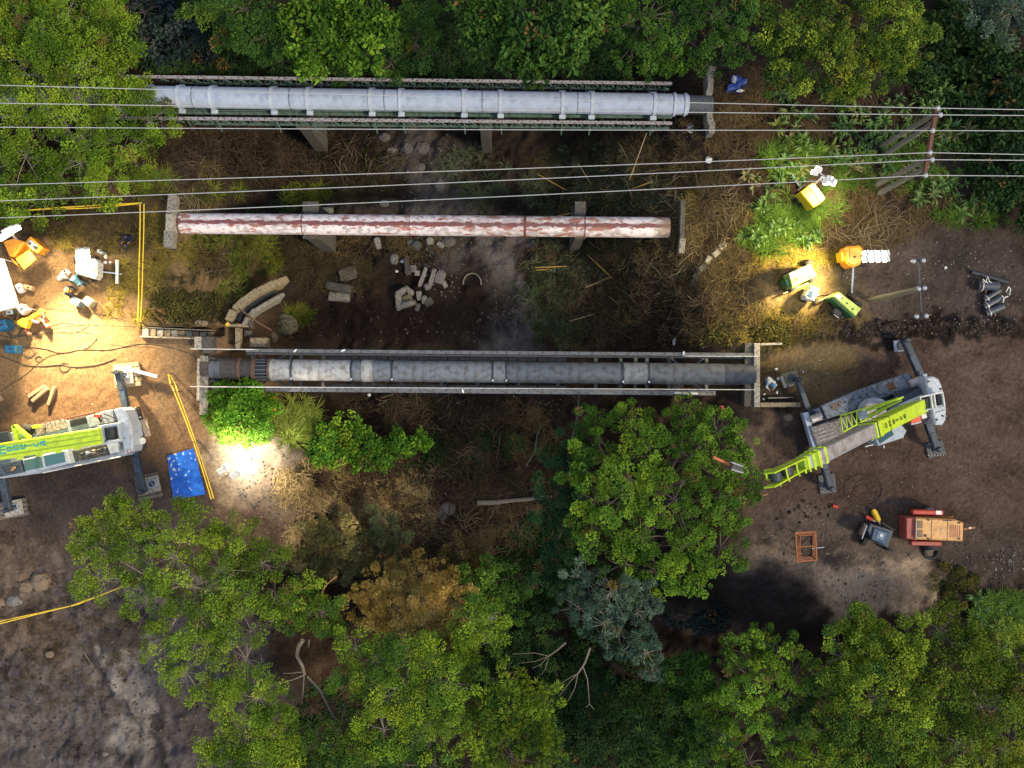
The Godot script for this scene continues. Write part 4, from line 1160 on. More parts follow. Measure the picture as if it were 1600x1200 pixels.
# ---------- the power line ----------
func power_line() -> void:
	var wood := mat("crossarm_wood", 0.16, 0.075, 0.05, 0.85, 0.0, "rough", 1.0)
	var pole := mat("pole_wood", 0.22, 0.215, 0.20, 0.9, 0.0, "rough", 1.0)
	var porcelain := mat("porcelain", 0.55, 0.59, 0.67, 0.25, 0.0, "none")
	var metal := mat("aluminium_wire", 0.42, 0.43, 0.44, 0.5, 0.0, "none")
	var h := 6.0
	var t := thing("utility_pole", "twin-legged wooden pole with a long brown crossarm carrying six wires", "utility pole", P(1378, 270, 0))
	bar(t, "crossarm", P(1463.5, 166, h), P(1444, 276, h), 0.2, 0.22, wood, 0.02)
	for e in [[1457.0, 186.0], [1447.0, 255.0]]:
		var top := P(e[0], e[1], h - 0.1)
		for s in [-0.16, 0.16]:
			var d := Vector3(s * 0.4, 0, s)
			put(t, "leg", tube([top + d, Vector3(top.x, -0.6, top.z) + d * 1.5], [0.12, 0.15], 10), pole)
	var names := ["topmost of the six power wires", "second power wire from the top, close under the first", "third power wire from the top, along the lower edge of the girder", "fourth power wire from the top, first of the lower three", "fifth power wire from the top, close under the fourth", "lowest of the six power wires, above the rusty pipe"]
	var ws := [[133.0, 1465.0, 169.0, 171.5], [161.0, 1469.0, 179.5, 180.5], [198.5, 1457.0, 204.0, 204.5], [288.5, 1453.0, 238.5, 241.5], [313.5, 1456.0, 249.5, 250.5], [340.0, 1446.0, 274.0, 275.0]]
	for k in 6:
		var w: Array = ws[k]
		var ins := put(t, "insulator", tube([P(w[1], w[2], h + 0.1), P(w[1], w[2], h + 0.16), P(w[1], w[2], h + 0.24), P(w[1], w[2], h + 0.3), P(w[1], w[2], h + 0.36)], [0.07, 0.13, 0.08, 0.115, 0.05], 12), porcelain)
		var pts := []
		for q in 13:
			var f := q / 12.0
			var u: float = lerpf(-60.0, w[1], f)
			var v: float = lerpf(w[0] - (w[2] - w[0]) * 60.0 / w[1], w[2], f) + 3.0 * sin(f * PI) * (0.4 if k < 3 else 1.0)
			pts.append(P(u, v, h + 0.36 - 0.9 * sin(f * PI * 0.55) * (1.0 - f) * 1.6))
		pts.append(P(1680.0, w[3] + (w[3] - w[2]) * 0.5, h + 0.3))
		pts.append(P(2500.0, w[3] + (w[3] - w[2]) * 4.5, h + 0.3))
		pts.push_front(P(-800.0, w[0] - (w[2] - w[0]) * 800.0 / w[1], h + 0.36))
		solo("power_wire", names[k], "wire", tube(pts, [0.02], 6), metal, Transform3D(), "power wires across the ravine")
	t = thing("utility_pole", "pale slanting-looking pole with three pairs of white insulators, above the right crane", "utility pole", P(1362, 470, 0))
	put(t, "leg", tube([P(1436, 451.5, 6.0), P(1436, 451.5, 6.0) * Vector3(1, 0, 1) + Vector3(0, -0.5, 0)], [0.13, 0.17], 12), mat("pale_pole", 0.33, 0.29, 0.20, 0.9, 0.0, "rough", 1.0))
	bar(t, "crossarm", P(1434, 404, 6.0), P(1440, 498, 6.0), 0.09, 0.1, mat("dark_steel", 0.06, 0.06, 0.065, 0.6))
	for p in [[1427.0, 408.0], [1442.5, 407.0], [1435.0, 451.0], [1444.5, 450.0], [1432.0, 494.5], [1447.0, 493.5]]:
		put(t, "insulator", tube([P(p[0], p[1], 6.05), P(p[0], p[1], 6.15), P(p[0], p[1], 6.25), P(p[0], p[1], 6.35)], [0.06, 0.125, 0.09, 0.05], 12), porcelain)
		bar(t, "insulator_arm", P(p[0], p[1], 6.03), P(1437.0, p[1], 6.03), 0.04, 0.04, M["dark_steel"], 0.0)

# ---------- mobile cranes ----------
func stacked_word(parent: Node3D, from: Vector3, to: Vector3, word: String, size: float, m: Material, up: Vector3) -> void:
	# letters one after another along the boom, each with its head towards the boom's tip
	var f := SystemFont.new()
	f.font_names = PackedStringArray(["Droid Sans"])
	f.font_weight = 700
	var along := (to - from).normalized()
	for k in word.length():
		var tm := TextMesh.new()
		tm.font = f
		tm.text = word[k]
		tm.font_size = 48
		tm.pixel_size = size / 34.0
		tm.depth = 0.006
		var p := from.lerp(to, float(k) / (word.length() - 1))
		var y := -along
		var x := y.cross(up).normalized()
		put(parent, "letter", tm, m, Transform3D(Basis(x, y, x.cross(y)), p + up * 0.006))

func stabiliser(parent: Node3D, u0: float, v0: float, u1: float, v1: float, wide: float, m: Material, dark: Material) -> void:
	var b := pbar(parent, "outrigger_beam", u0, v0, u1, v1, wide, 1.05, 0.36, m, 0.03)
	pbar(b, "inner_beam", lerpf(u0, u1, 0.55), lerpf(v0, v1, 0.55), u1, v1, wide * 0.72, 1.08, 0.3, dark, 0.02)
	var e := P(u1, v1, 0.9)
	put(b, "jack", tube([Vector3(e.x, 1.2, e.z), Vector3(e.x, 1.15, e.z), Vector3(e.x, 0.3, e.z)], [0.11, 0.14, 0.12], 12), dark)
	for s in [-1.0, 1.0]:
		put(b, "jack_bracket", box_mesh(Vector3(0.08, 0.3, 0.08), 0.01), dark, Transform3D(Basis(), Vector3(e.x + s * 0.16, 1.05, e.z)))

func crib(label: String, u: float, v: float, w: float, h: float, turn: float, m: Material, plate_m: Material, group: String, rows: int) -> void:
	# timbers laid side by side under a steel plate
	var c := P(u, v, 0.15)
	var t := thing("crane_mat", label, "crane mat", Vector3(c.x, 0.0, c.z), group)
	var s := A * EYE
	var bs := Basis(Vector3.UP, deg_to_rad(turn))
	for k in rows:
		var off := bs * Vector3(0, 0, (k - (rows - 1) / 2.0) * h * s / rows)
		put(t, "timber", box_mesh(Vector3(w * s * (0.96 + 0.05 * (k % 2)), 0.18, h * s / rows - 0.03), 0.02), m, Transform3D(bs, Vector3(c.x, 0.13, c.z) + off))

func plate_box(parent: Node3D, called: String, u: float, v: float, w: float, h: float, top: float, high: float, turn: float, m: Material, bevel := 0.03) -> MeshInstance3D:
	var c := P(u, v, top)
	var s := A * (EYE - top)
	return put(parent, called, box_mesh(Vector3(w * s, high, h * s), bevel), m, Transform3D(Basis(Vector3.UP, deg_to_rad(turn)), Vector3(c.x, top - high / 2.0, c.z)))

func crane_mats() -> void:
	mat("crane_grey", 0.36, 0.415, 0.50, 0.45, 0.0, "soft", 0.4)
	mat("crane_dark", 0.035, 0.045, 0.06, 0.5, 0.0, "soft", 0.8)
	mat("crane_blue", 0.05, 0.075, 0.115, 0.5, 0.0, "dirty", 0.6)
	mat("crane_lime", 0.50, 0.68, 0.035, 0.4, 0.0, "soft", 0.3)
	mat("crane_lime_dark", 0.30, 0.46, 0.03, 0.45, 0.0, "soft", 0.5)
	mat("crane_glass", 0.03, 0.09, 0.105, 0.15, 0.0, "none")
	mat("black_rubber", 0.018, 0.018, 0.02, 0.85, 0.0, "none")
	mat("steel_boom", 0.42, 0.40, 0.415, 0.4, 0.2, "dirty", 0.3)
	mat("mat_timber", 0.33, 0.25, 0.17, 0.9, 0.0, "rough", 0.8)
	mat("float_plate", 0.42, 0.39, 0.35, 0.7, 0.0, "dirty", 0.8)
	mat("red_paint", 0.45, 0.045, 0.03, 0.5, 0.0, "soft", 0.6)
	mat("orange_red", 0.66, 0.10, 0.04, 0.5, 0.0, "soft", 0.6)
	mat("white_paint", 0.72, 0.72, 0.70, 0.5, 0.0, "soft", 0.6)
	mat("teal_print", 0.02, 0.33, 0.34, 0.6, 0.0, "none")
	mat("olive_print", 0.085, 0.09, 0.012, 0.6, 0.0, "none")
	mat("amber", 0.45, 0.36, 0.22, 0.4, 0.0, "none")

func left_crane() -> void:
	crane_mats()
	var grey: Material = M.crane_grey
	var dark: Material = M.crane_dark
	var blue: Material = M.crane_blue
	var lime: Material = M.crane_lime
	var lime2: Material = M.crane_lime_dark
	var t := thing("mobile_crane", "lime and grey mobile crane at the left edge, its boom lowered along its deck", "crane", P(90, 695, 0))
	var frame := plate(t, "carrier", [-60, 693, 206, 640, 214, 706, -60, 757], 1.3, 0.7, dark, 0.04)
	for k in 6:
		for s in [0, 1]:
			var p := P(8.0 + k * 36.0, (683.0 if s == 0 else 745.0) - k * 7.4, 0.55)
			disc(frame, "wheel", p, Vector3(0.19, 0, 1), 0.52, 0.3, M.black_rubber)
	pbar(t, "side_board", 30, 669, 145, 645, 2.0, 1.75, 0.3, mat("dark_red_board", 0.14, 0.05, 0.04, 0.6))
	var deck := plate(t, "deck", [-60, 690, 40, 671, 152, 647, 190, 637, 206, 710, 150, 722, 60, 740, -60, 756], 1.85, 0.35, grey, 0.04)
	plate(deck, "grille", [108, 656.5, 133, 650.5, 136, 661.5, 110.5, 667.5], 1.93, 0.1, mat("crane_grille", 0.075, 0.07, 0.08, 0.6, 0.0, "rough", 2.0), 0.01)
	for k in 5:
		pbar(deck, "grille_bar", 110, 658.5 + k * 2.1, 134.5, 652.5 + k * 2.1, 0.5, 1.955, 0.02, dark, 0.0)
	plate(deck, "deck_panel", [55, 664.5, 102, 654.5, 105, 669, 58, 680], 1.91, 0.08, mat("worn_panel", 0.40, 0.35, 0.33, 0.6, 0.0, "dirty", 0.8), 0.015)
	plate(deck, "deck_panel", [137, 650, 158, 644.5, 161, 662, 140, 668], 1.97, 0.15, grey, 0.02)
	disc(deck, "filler_cap", P(70, 669.5, 1.95), Vector3.UP, 0.07, 0.06, dark, 10)
	plate(deck, "side_panel", [-60, 686, 12, 673.5, 16.5, 689, -60, 704], 2.05, 0.25, dark, 0.03)
	disc(deck, "hose_reel", P(44, 671, 2.1), Vector3(1, 0, 0.2), 0.28, 0.5, M.black_rubber)
	plate(deck, "engine_bay", [118, 704, 168, 692.5, 172, 710.5, 123, 720.5], 1.95, 0.12, mat("engine_bay_dark", 0.06, 0.065, 0.065, 0.7, 0.0, "dirty", 1.2), 0.01)
	for k in 5:
		plate_box(deck, "engine_part", 128 + k * 9, 709.5 - k * 1.9, 6 + 2 * (k % 2), 4.5 + k % 3, 2.05 + 0.05 * (k % 2), 0.2, 13, [dark, grey, M.worn_panel, dark, blue][k])
	plate(deck, "bay_frame", [110, 705.5, 117.5, 704, 122, 721, 114, 722.5], 2.02, 0.2, dark, 0.01)
	pbar(deck, "handrail", 66, 739, 188, 713.5, 1.6, 2.15, 0.08, M.white_paint)
	plate(deck, "side_panel", [165, 692, 188, 689, 186, 706, 172, 709], 2.15, 0.25, grey, 0.02)
	plate(deck, "side_panel", [156, 644, 176, 640, 179, 659, 160, 663], 2.1, 0.25, grey, 0.02)
	pbar(deck, "red_lever", 146, 649.5, 157, 650, 4.5, 2.2, 0.12, M.red_paint)
	pbar(deck, "red_lever", 152, 650, 158, 660, 3, 2.15, 0.12, mat("brown_red", 0.16, 0.05, 0.04, 0.6))
	var cab := plate(t, "cab", [34, 718, 104, 702.5, 110, 724, 40, 741], 2.55, 1.3, grey, 0.05)
	plate(cab, "roof_window", [68, 712.5, 99, 706, 102, 721.5, 71.5, 729], 2.6, 0.1, mat("crane_glass_blue", 0.045, 0.12, 0.16, 0.12, 0.0, "none"), 0.01)
	plate(cab, "roof_window", [37, 719.5, 64, 713.5, 67.5, 730, 40, 736], 2.6, 0.1, mat("crane_glass_green", 0.06, 0.13, 0.125, 0.15, 0.0, "none"), 0.01)
	plate(cab, "front_panel", [-10, 727, 32, 719, 36, 738, -10, 747], 2.2, 0.5, blue, 0.03)
	plate_box(cab, "seat", 14, 734, 14, 9, 2.35, 0.25, 12, dark)
	plate_box(cab, "control_lever", 20, 733, 9, 3, 2.42, 0.1, 40, mat("skin_tan", 0.3, 0.16, 0.1, 0.6, 0.0, "none"))
	# the boom and what holds it
	var boom := pbar(t, "boom", -80, 718.5, 155.5, 681, 26, 3.55, 0.8, lime, 0.05)
	pbar(boom, "boom_rib", -80, 709.0, 153, 673.0, 1.2, 3.6, 0.06, lime2, 0.0)
	pbar(boom, "boom_rib", -80, 716.5, 155, 680.0, 0.9, 3.59, 0.06, lime2, 0.0)
	pbar(boom, "boom_rib", -80, 726.0, 157, 688.5, 1.2, 3.6, 0.06, lime2, 0.0)
	for k in 4:
		pbar(boom, "boom_lug", 26 + k * 30, 717 - k * 5.2, 34 + k * 30, 715.6 - k * 5.2, 4, 3.2, 0.2, lime)
	pbar(boom, "boom_bracket", 19.5, 665, 26, 690, 6, 3.3, 0.3, lime)
	pbar(boom, "boom_bracket", 20, 665, 44, 684, 4.5, 3.3, 0.3, lime)
	pbar(boom, "boom_bracket", 28, 684, 42, 682, 4, 3.2, 0.3, lime2)
	plate_box(boom, "boom_bracket", 52, 667, 6, 5, 2.8, 0.7, 12, lime)
	stacked_word(boom, P(3, 703.5, 3.555), P(66, 693, 3.555), "monelca", 0.40, M.teal_print, Vector3.UP)
	var tail := pbar(t, "boom_tail", 152, 667.5, 188, 661.5, 4, 3.2, 0.5, grey)
	pbar(tail, "side_plate", 156, 694, 192, 687.5, 4, 3.2, 0.5, grey)
	pbar(tail, "cross_beam", 157, 667, 161, 693, 3, 3.25, 0.3, grey)
	pbar(tail, "cross_beam", 184, 662, 188.5, 688, 3, 3.25, 0.3, grey)
	var drum := disc(tail, "winch_drum", P(174, 677.5, 2.7), Vector3(0.16, 0, 1), 0.30, 0.62, dark)
	for k in 6:
		disc(drum, "rope_turn", P(172.4 + k * 0.55, 669.8 + k * 3.0, 2.7), Vector3(0.16, 0, 1), 0.33, 0.05, M.black_rubber)
	var cw := plate(t, "counterweight", [177, 640, 189, 636.5, 195, 641, 201, 652, 205, 665, 207.5, 680, 207.5, 694, 206, 706, 193, 711, 192, 700, 189, 680, 184, 658], 2.75, 1.3, grey, 0.06)
	for k in 3:
		pbar(cw, "stripe", 184.5 + k * 2.4, 637.4 - k * 0.5, 185.6 + k * 2.4, 640.6 - k * 0.5, 1.0, 2.765, 0.02, M.red_paint if k % 2 == 0 else M.white_paint, 0.0)
		pbar(cw, "stripe", 199.0 + k * 2.4, 703.5 - k * 0.5, 200.0 + k * 2.4, 707.5 - k * 0.5, 1.0, 2.765, 0.02, M.red_paint if k % 2 == 0 else M.white_paint, 0.0)
	for k in 9:
		disc(cw, "stud", P(196.0 + 9.0 * sin(k * 0.28 + 0.25), 645.0 + k * 7.0, 2.76), Vector3.UP, 0.035, 0.04, M.amber, 8)
	# rear of the carrier
	var rear := plate(t, "rear_frame", [199, 640, 213, 636, 222, 668, 224, 700, 210, 706], 1.2, 0.5, dark, 0.04)
	for k in 5:
		pbar(rear, "rear_bar", 206 + k * 2.5, 641 + k * 13, 218 + k * 1.5, 639 + k * 13, 2.0, 1.45, 0.15, grey if k % 2 else M.black_rubber)
	pbar(rear, "rear_bar", 209, 643, 219, 690, 2.2, 1.5, 0.12, M.white_paint)
	disc(rear, "red_reel", P(211.5, 685, 1.6), Vector3.UP, 0.17, 0.12, M.red_paint)
	disc(rear, "reel_hub", P(211.5, 685, 1.68), Vector3.UP, 0.10, 0.06, dark)
	disc(rear, "red_reel", P(213, 693, 1.5), Vector3.UP, 0.16, 0.12, M.red_paint)
	disc(rear, "round_lamp", P(222, 689, 1.75), Vector3.UP, 0.19, 0.16, M.white_paint)
	pbar(rear, "back_board", 224, 655, 231, 682, 10, 1.3, 0.06, mat("pale_board", 0.42, 0.33, 0.24, 0.85, 0.0, "rough", 0.8))
	loose_hoses(t, [[160, 652, 168, 655, 172, 662, 180, 660], [162, 647, 172, 650, 184, 657], [188, 645, 186, 655, 190, 668, 192, 684], [184, 690, 190, 694, 196, 704], [121, 706, 132, 703, 148, 706, 162, 700], [126, 715, 140, 710, 150, 712, 168, 706], [10, 728, 22, 730, 30, 727, 34, 734]], 2.2)
	loose_hoses(t, [[208, 650, 214, 658, 211, 668, 216, 676], [214, 642, 218, 655, 216, 666], [205, 690, 214, 700, 220, 696]], 1.55)
	bolts(t, 60, 663, 104, 654, 6, 1.93)
	bolts(t, 66, 741, 150, 723, 9, 1.88)
	bolts(t, 158, 665, 152, 646, 3, 2.12)
	bar(t, "hoist_rope", P(172, 678, 3.0), P(-80, 716, 3.72), 0.03, 0.03, M.crane_dark, 0.0)
	bar(t, "hoist_rope", P(176, 681, 3.0), P(-80, 720, 3.72), 0.03, 0.03, M.crane_dark, 0.0)
	stabiliser(t, 196, 642, 183, 582, 10, M.crane_blue, dark)
	stabiliser(t, 208, 702, 221, 768, 10.5, M.crane_blue, dark)
	stabiliser(t, 1, 745, 11, 797, 10, M.crane_blue, dark)
	var g := "timber mats under the left crane's outriggers"
	crib("timber crane mat under the upper outrigger of the left crane", 199, 586, 42, 38, 6, M.mat_timber, M.float_plate, g, 5)
	crib("timber crane mat under the lower outrigger of the left crane, by the blue sheet", 232, 760, 38, 40, 12, mat("grey_timber", 0.20, 0.17, 0.14, 0.9, 0.0, "rough", 0.8), M.float_plate, g, 6)
	crib("timber crane mat under the outrigger at the left edge of the view", 20, 795, 46, 28, 10, M.grey_timber, M.float_plate, g, 4)
	var fl := "steel plates on the timber mats of the left crane"
	for f in [[193.0, 587.0, 29.0, 27.0, 6.0, "pale square steel plate on the timber mat above the left crane"], [236.0, 757.0, 26.0, 25.0, 12.0, "pale square steel plate on the timber mat beside the blue sheet"], [20.0, 794.0, 30.0, 24.0, 12.0, "pale steel plate on the timber mat at the left edge"]]:
		var o := thing("float_plate", f[5], "steel plate", P(f[0], f[1], 0.2), fl)
		plate_box(o, "plate", f[0], f[1], f[2], f[3], 0.3, 0.08, f[4], M.float_plate, 0.02)
		plate_box(o, "raised_frame", f[0] + 1, f[1] - 1, 13, 12, 0.36, 0.06, f[4], M.crane_grey, 0.01)
		plate_box(o, "socket", f[0] + 1, f[1] - 1, 9, 8, 0.375, 0.06, f[4], dark, 0.01)
		pbar(o, "socket_rib", f[0] - 4, f[1] - 5, f[0] + 6, f[1] + 3, 1.2, 0.4, 0.05, M.crane_grey)

func loose_hoses(parent: Node3D, list: Array, y: float) -> void:
	for h in list:
		var pts := []
		for k in range(0, h.size(), 2):
			pts.append(P(h[k], h[k + 1], y + 0.06 * sin(k * 1.7)))
		put(parent, "hose", tube(pts, [0.028], 6), M.black_rubber)

func bolts(parent: Node3D, u0: float, v0: float, u1: float, v1: float, n: int, y: float) -> void:
	for k in n:
		var f := (k + 0.5) / n
		disc(parent, "bolt", P(lerpf(u0, u1, f), lerpf(v0, v1, f), y), Vector3.UP, 0.03, 0.03, M.crane_dark, 6)

func right_crane() -> void:
	var grey: Material = M.crane_grey
	var dark: Material = M.crane_dark
	var blue: Material = M.crane_blue
	var lime: Material = M.crane_lime
	var lime2: Material = M.crane_lime_dark
	var deckm := mat("scuffed_deck", 0.12, 0.15, 0.195, 0.6, 0.0, "dirty", 0.5)
	var t := thing("mobile_crane", "lime and grey mobile crane on the right bank, boom raised over the slope", "crane", P(1360, 650, 0))
	var frame := plate(t, "carrier", [1262, 642, 1424, 586, 1452, 640, 1280, 702], 1.15, 0.6, dark, 0.04)
	for k in 4:
		for s in [0, 1]:
			var p := P(1292.0 + k * 38.0, (640.0 if s == 0 else 692.0) - k * 13.0, 0.55)
			disc(frame, "wheel", p, Vector3(0.33, 0, 0.94), 0.52, 0.3, M.black_rubber)
	var deck := plate(t, "deck", [1283, 634, 1330, 614, 1362, 602, 1420, 582, 1430, 604, 1352, 632, 1332, 642, 1292, 655], 1.45, 0.3, deckm, 0.04)
	plate(deck, "deck_panel", [1360, 603.5, 1418, 583.5, 1426, 603, 1390, 616, 1371, 616], 1.52, 0.1, deckm, 0.02)
	plate(deck, "deck_recess", [1269, 641, 1281, 636, 1291, 655, 1278, 660], 1.3, 0.2, mat("navy_recess", 0.012, 0.03, 0.075, 0.5), 0.02)
	plate(deck, "rear_deck", [1266, 668, 1332, 647, 1345, 672, 1278, 700], 1.5, 0.3, mat("worn_wood_deck", 0.19, 0.18, 0.17, 0.85, 0.0, "dirty", 0.9), 0.03)
	for k in 5:
		pbar(deck, "deck_rib", 1272 + k * 2.2, 673 + k * 5.5, 1300 + k * 2.2, 664 + k * 5.5, 1.4, 1.53, 0.05, M.steel_boom)
	plate(deck, "side_locker", [1395, 616, 1436, 601, 1441, 612, 1402, 627], 1.55, 0.3, mat("navy_locker", 0.04, 0.055, 0.085, 0.5), 0.03)
	pbar(deck, "end_beam", 1259, 645, 1275, 700, 9, 1.35, 0.5, grey, 0.03)
	disc(deck, "air_tank", P(1275, 653, 1.5), Vector3(0.93, 0, -0.36), 0.22, 0.6, M.steel_boom)
	disc(deck, "air_tank", P(1431, 597, 1.6), Vector3(0.93, 0, -0.36), 0.24, 0.75, M.steel_boom)
	plate(deck, "lower_deck", [1279, 699, 1300, 692, 1330, 690, 1310, 706, 1284, 712], 1.0, 0.3, blue, 0.03)
	plate(deck, "lower_deck", [1332, 672, 1440, 636, 1446, 646, 1340, 686], 1.3, 0.3, blue, 0.03)
	pbar(deck, "end_strip", 1445, 584, 1452, 614, 7, 1.6, 0.4, M.crane_grey)
	var ring := disc(t, "turntable", P(1366, 646, 1.75), Vector3.UP, 0.86, 0.5, grey, 28)
	disc(ring, "slew_ring", P(1366, 646, 2.02), Vector3.UP, 0.66, 0.1, M.steel_boom, 28)
	var sup := plate(t, "superstructure", [1352, 642, 1440, 606, 1452, 644, 1372, 680], 2.0, 0.4, blue, 0.04)
	var cab := plate(t, "cab", [1366, 681, 1404, 658, 1417, 673, 1412, 684, 1372, 697], 2.75, 1.3, grey, 0.06)
	plate(cab, "roof_window", [1370, 683.5, 1392, 669, 1397, 679, 1376, 693], 2.8, 0.1, M.crane_glass, 0.01)
	pbar(cab, "side_rail", 1352, 698, 1412, 683, 1.6, 2.2, 0.06, M.white_paint)
	var cw := plate(t, "counterweight", [1446, 590, 1458, 588, 1467, 592, 1472, 603, 1477, 622, 1479, 641, 1478, 656, 1473, 664, 1462, 664, 1457, 648, 1450, 616], 2.6, 1.4, mat("crane_pale", 0.50, 0.54, 0.60, 0.4, 0.0, "soft", 0.6), 0.08)
	for q in [[1451, 596], [1470, 608], [1464, 656], [1473, 650]]:
		disc(cw, "lifting_eye", P(q[0], q[1], 2.62), Vector3.UP, 0.06, 0.06, dark, 8)
	pbar(cw, "panel_seam", 1461, 645, 1477, 640, 0.8, 2.615, 0.03, M.crane_dark, 0.0)
	var bay := pbar(t, "winch_frame", 1437, 621, 1473, 612.5, 2.2, 3.1, 0.2, M.white_paint)
	pbar(bay, "frame_bar", 1441, 641.5, 1477, 635, 2.2, 3.1, 0.2, grey)
	for k in 4:
		pbar(bay, "frame_bar", [1438, 1455, 1460, 1473][k], [620, 616.5, 615.5, 612.5][k], [1441.5, 1458, 1463, 1476.5][k], [641.5, 638.5, 637.5, 635.5][k], 1.8, 3.12, 0.2, M.white_paint)
	for q in [[1448, 629.5, 14.0, 17.0], [1467.5, 625, 11.0, 17.0]]:
		var dr := plate_box(bay, "winch_pit", q[0], q[1], q[2], q[3], 2.75, 0.25, 12, M.black_rubber)
		disc(dr, "winch_drum", P(q[0], q[1], 2.8), Vector3(0.2, 0, 1), 0.17, 0.5, dark)
	plate(t, "red_box", [1421, 648.5, 1437, 645, 1440, 658, 1424, 661.5], 2.5, 0.6, M.orange_red, 0.03)
	pbar(t, "hydraulic_motor", 1424, 663, 1440, 659, 3, 2.2, 0.3, M.steel_boom)
	plate_box(t, "hydraulic_motor", 1444, 650, 9, 8, 2.4, 0.4, 15, M.white_paint)
	# the raised boom: a straight line from its foot to the head, 15 m up
	var foot := P(1437, 634.5, 2.5)
	var head := P(1206, 748, 15.5)
	var on := func(u: float) -> Vector3:
		var k := (u - 800.0) * A
		var d := head - foot
		return foot + d * ((k * (EYE - foot.y) - foot.x) / (d.x + k * d.y))
	var up: Vector3 = bar_frame(foot, head).basis.y
	var sec := func(parent: Node3D, called: String, u0: float, u1: float, wide: float, high: float, m: Material, lift := 0.0) -> MeshInstance3D:
		return bar(parent, called, on.call(u0) + up * lift, on.call(u1) + up * lift, wide, high, m, 0.04)
	var boom: MeshInstance3D = sec.call(t, "boom", 1438.0, 1358.0, 0.70, 0.75, lime)
	sec.call(boom, "collar", 1366.0, 1357.0, 0.78, 0.85, lime)
	sec.call(boom, "collar", 1359.5, 1357.6, 0.84, 0.91, dark)
	sec.call(boom, "seam_plate", 1421.0, 1420.0, 0.73, 0.78, lime2)
	sec.call(boom, "seam_plate", 1404.0, 1403.0, 0.73, 0.78, lime2)
	sec.call(boom, "seam_plate", 1379.0, 1378.0, 0.74, 0.79, M.olive_print)
	stacked_word(boom, on.call(1365.5) + up * 0.382, on.call(1401.0) + up * 0.382, "monelca", 0.36, M.olive_print, up)
	var side := (head - foot).cross(Vector3.UP).normalized()
	var out := side if side.z > 0 else -side
	bar(boom, "boom_rail", on.call(1400.0) + out * 0.42, on.call(1359.0) + out * 0.45, 0.05, 0.08, lime)
	bar(boom, "rail_post", on.call(1379.0) + out * 0.3, on.call(1379.0) + out * 0.46, 0.06, 0.08, lime)
	sec.call(t, "inner_section", 1360.0, 1272.0, 0.62, 0.66, M.steel_boom)
	bar(t, "boom_edge", on.call(1357.0) + up * 0.335 + out * 0.25, on.call(1275.0) + up * 0.335 + out * 0.25, 0.03, 0.03, grey)
	var cu := [1281.0, 1272.0, 1264.0, 1257.0]
	for k in 4:
		var w := 0.74 - 0.06 * k
		var c: MeshInstance3D = sec.call(t, "section_collar", cu[k], cu[k] - 3.0, w, 0.72 - 0.05 * k, lime)
		sec.call(c, "collar_gap", cu[k] - 3.0, cu[k] - 6.5, w - 0.07, 0.6 - 0.05 * k, grey if k % 2 == 0 else lime2)
		bar(c, "collar_lug", on.call(cu[k] - 1.5) + out * w * 0.45, on.call(cu[k] - 1.5) + out * (w * 0.5 + 0.14), 0.08, 0.2, lime)
		bar(c, "hose_guide", on.call(cu[k] - 1.5) - out * w * 0.5 + up * 0.2, on.call(cu[k] - 8.0) - out * (w * 0.5 + 0.05) + up * 0.3, 0.05, 0.05, lime)
	var hd: MeshInstance3D = bar(t, "boom_head", on.call(1252.0) - out * 0.22, on.call(1204.0) - out * 0.24, 0.07, 0.5, lime, 0.02)
	bar(hd, "side_plate", on.call(1252.0) + out * 0.20, on.call(1200.0) + out * 0.26, 0.07, 0.5, lime, 0.02)
	for q in [1238.0, 1222.0]:
		bar(hd, "cross_bar", on.call(q) - out * 0.25 + up * 0.2, on.call(q) + out * 0.25 + up * 0.2, 0.07, 0.07, lime)
	for q in [1229.0, 1212.0]:
		var sh := disc(hd, "sheave", on.call(q), out, 0.24, 0.3, dark)
		disc(sh, "sheave_hub", on.call(q), out, 0.09, 0.4, M.steel_boom)
	for q in [1246.0, 1230.0, 1216.0]:
		bar(hd, "head_lug", on.call(q) + out * 0.25, on.call(q) + out * 0.42, 0.05, 0.12, lime)
	bar(hd, "jib_bracket", P(1195, 734, 15.2), P(1198, 750, 15.2), 0.06, 0.2, lime)
	bar(hd, "jib_bracket", P(1204, 732, 15.2), P(1207, 749, 15.2), 0.06, 0.2, lime)
	bar(hd, "jib_bracket", P(1195, 735, 15.2), P(1205, 733, 15.2), 0.05, 0.2, lime)
	bar(hd, "jib_bracket", P(1196.5, 743, 15.1), P(1206, 741.5, 15.1), 0.16, 0.08, lime2)
	bar(hd, "jib_bracket", P(1198, 750, 15.2), P(1207, 748.5, 15.2), 0.05, 0.2, lime)
	# the folded lattice jib beside the boom
	var ja := P(1313, 662, 5.2)
	var jb := P(1411, 624, 3.4)
	var jib := bar(t, "folded_jib", ja + Vector3(0, 0, -0.40), jb + Vector3(0, 0, -0.12), 0.07, 0.12, lime)
	bar(jib, "jib_chord", ja + Vector3(0.12, 0, 0.42), jb + Vector3(-0.3, 0, 0.16), 0.07, 0.12, lime)
	var last := Vector3.ZERO
	for k in 6:
		var f := k / 12.0
		var a := (ja + Vector3(0, 0, -0.40)).lerp(jb + Vector3(0, 0, -0.12), f)
		var b := (ja + Vector3(0.12, 0, 0.42)).lerp(jb + Vector3(-0.3, 0, 0.16), f)
		bar(jib, "lattice_bar", a, b, 0.045, 0.05, lime)
		if k > 0: bar(jib, "lattice_bar", last, b, 0.04, 0.05, lime)
		last = a
	for sg in [-1.0, 1.0]:
		bar(jib, "jib_rail", ja.lerp(jb, 0.42) + Vector3(0, 0.05, sg * 0.14), jb + Vector3(-0.2, 0.05, sg * 0.06), 0.1, 0.3, lime)
	bar(jib, "jib_box", ja.lerp(jb, 0.6), jb + Vector3(-0.25, 0, 0), 0.24, 0.16, lime2)
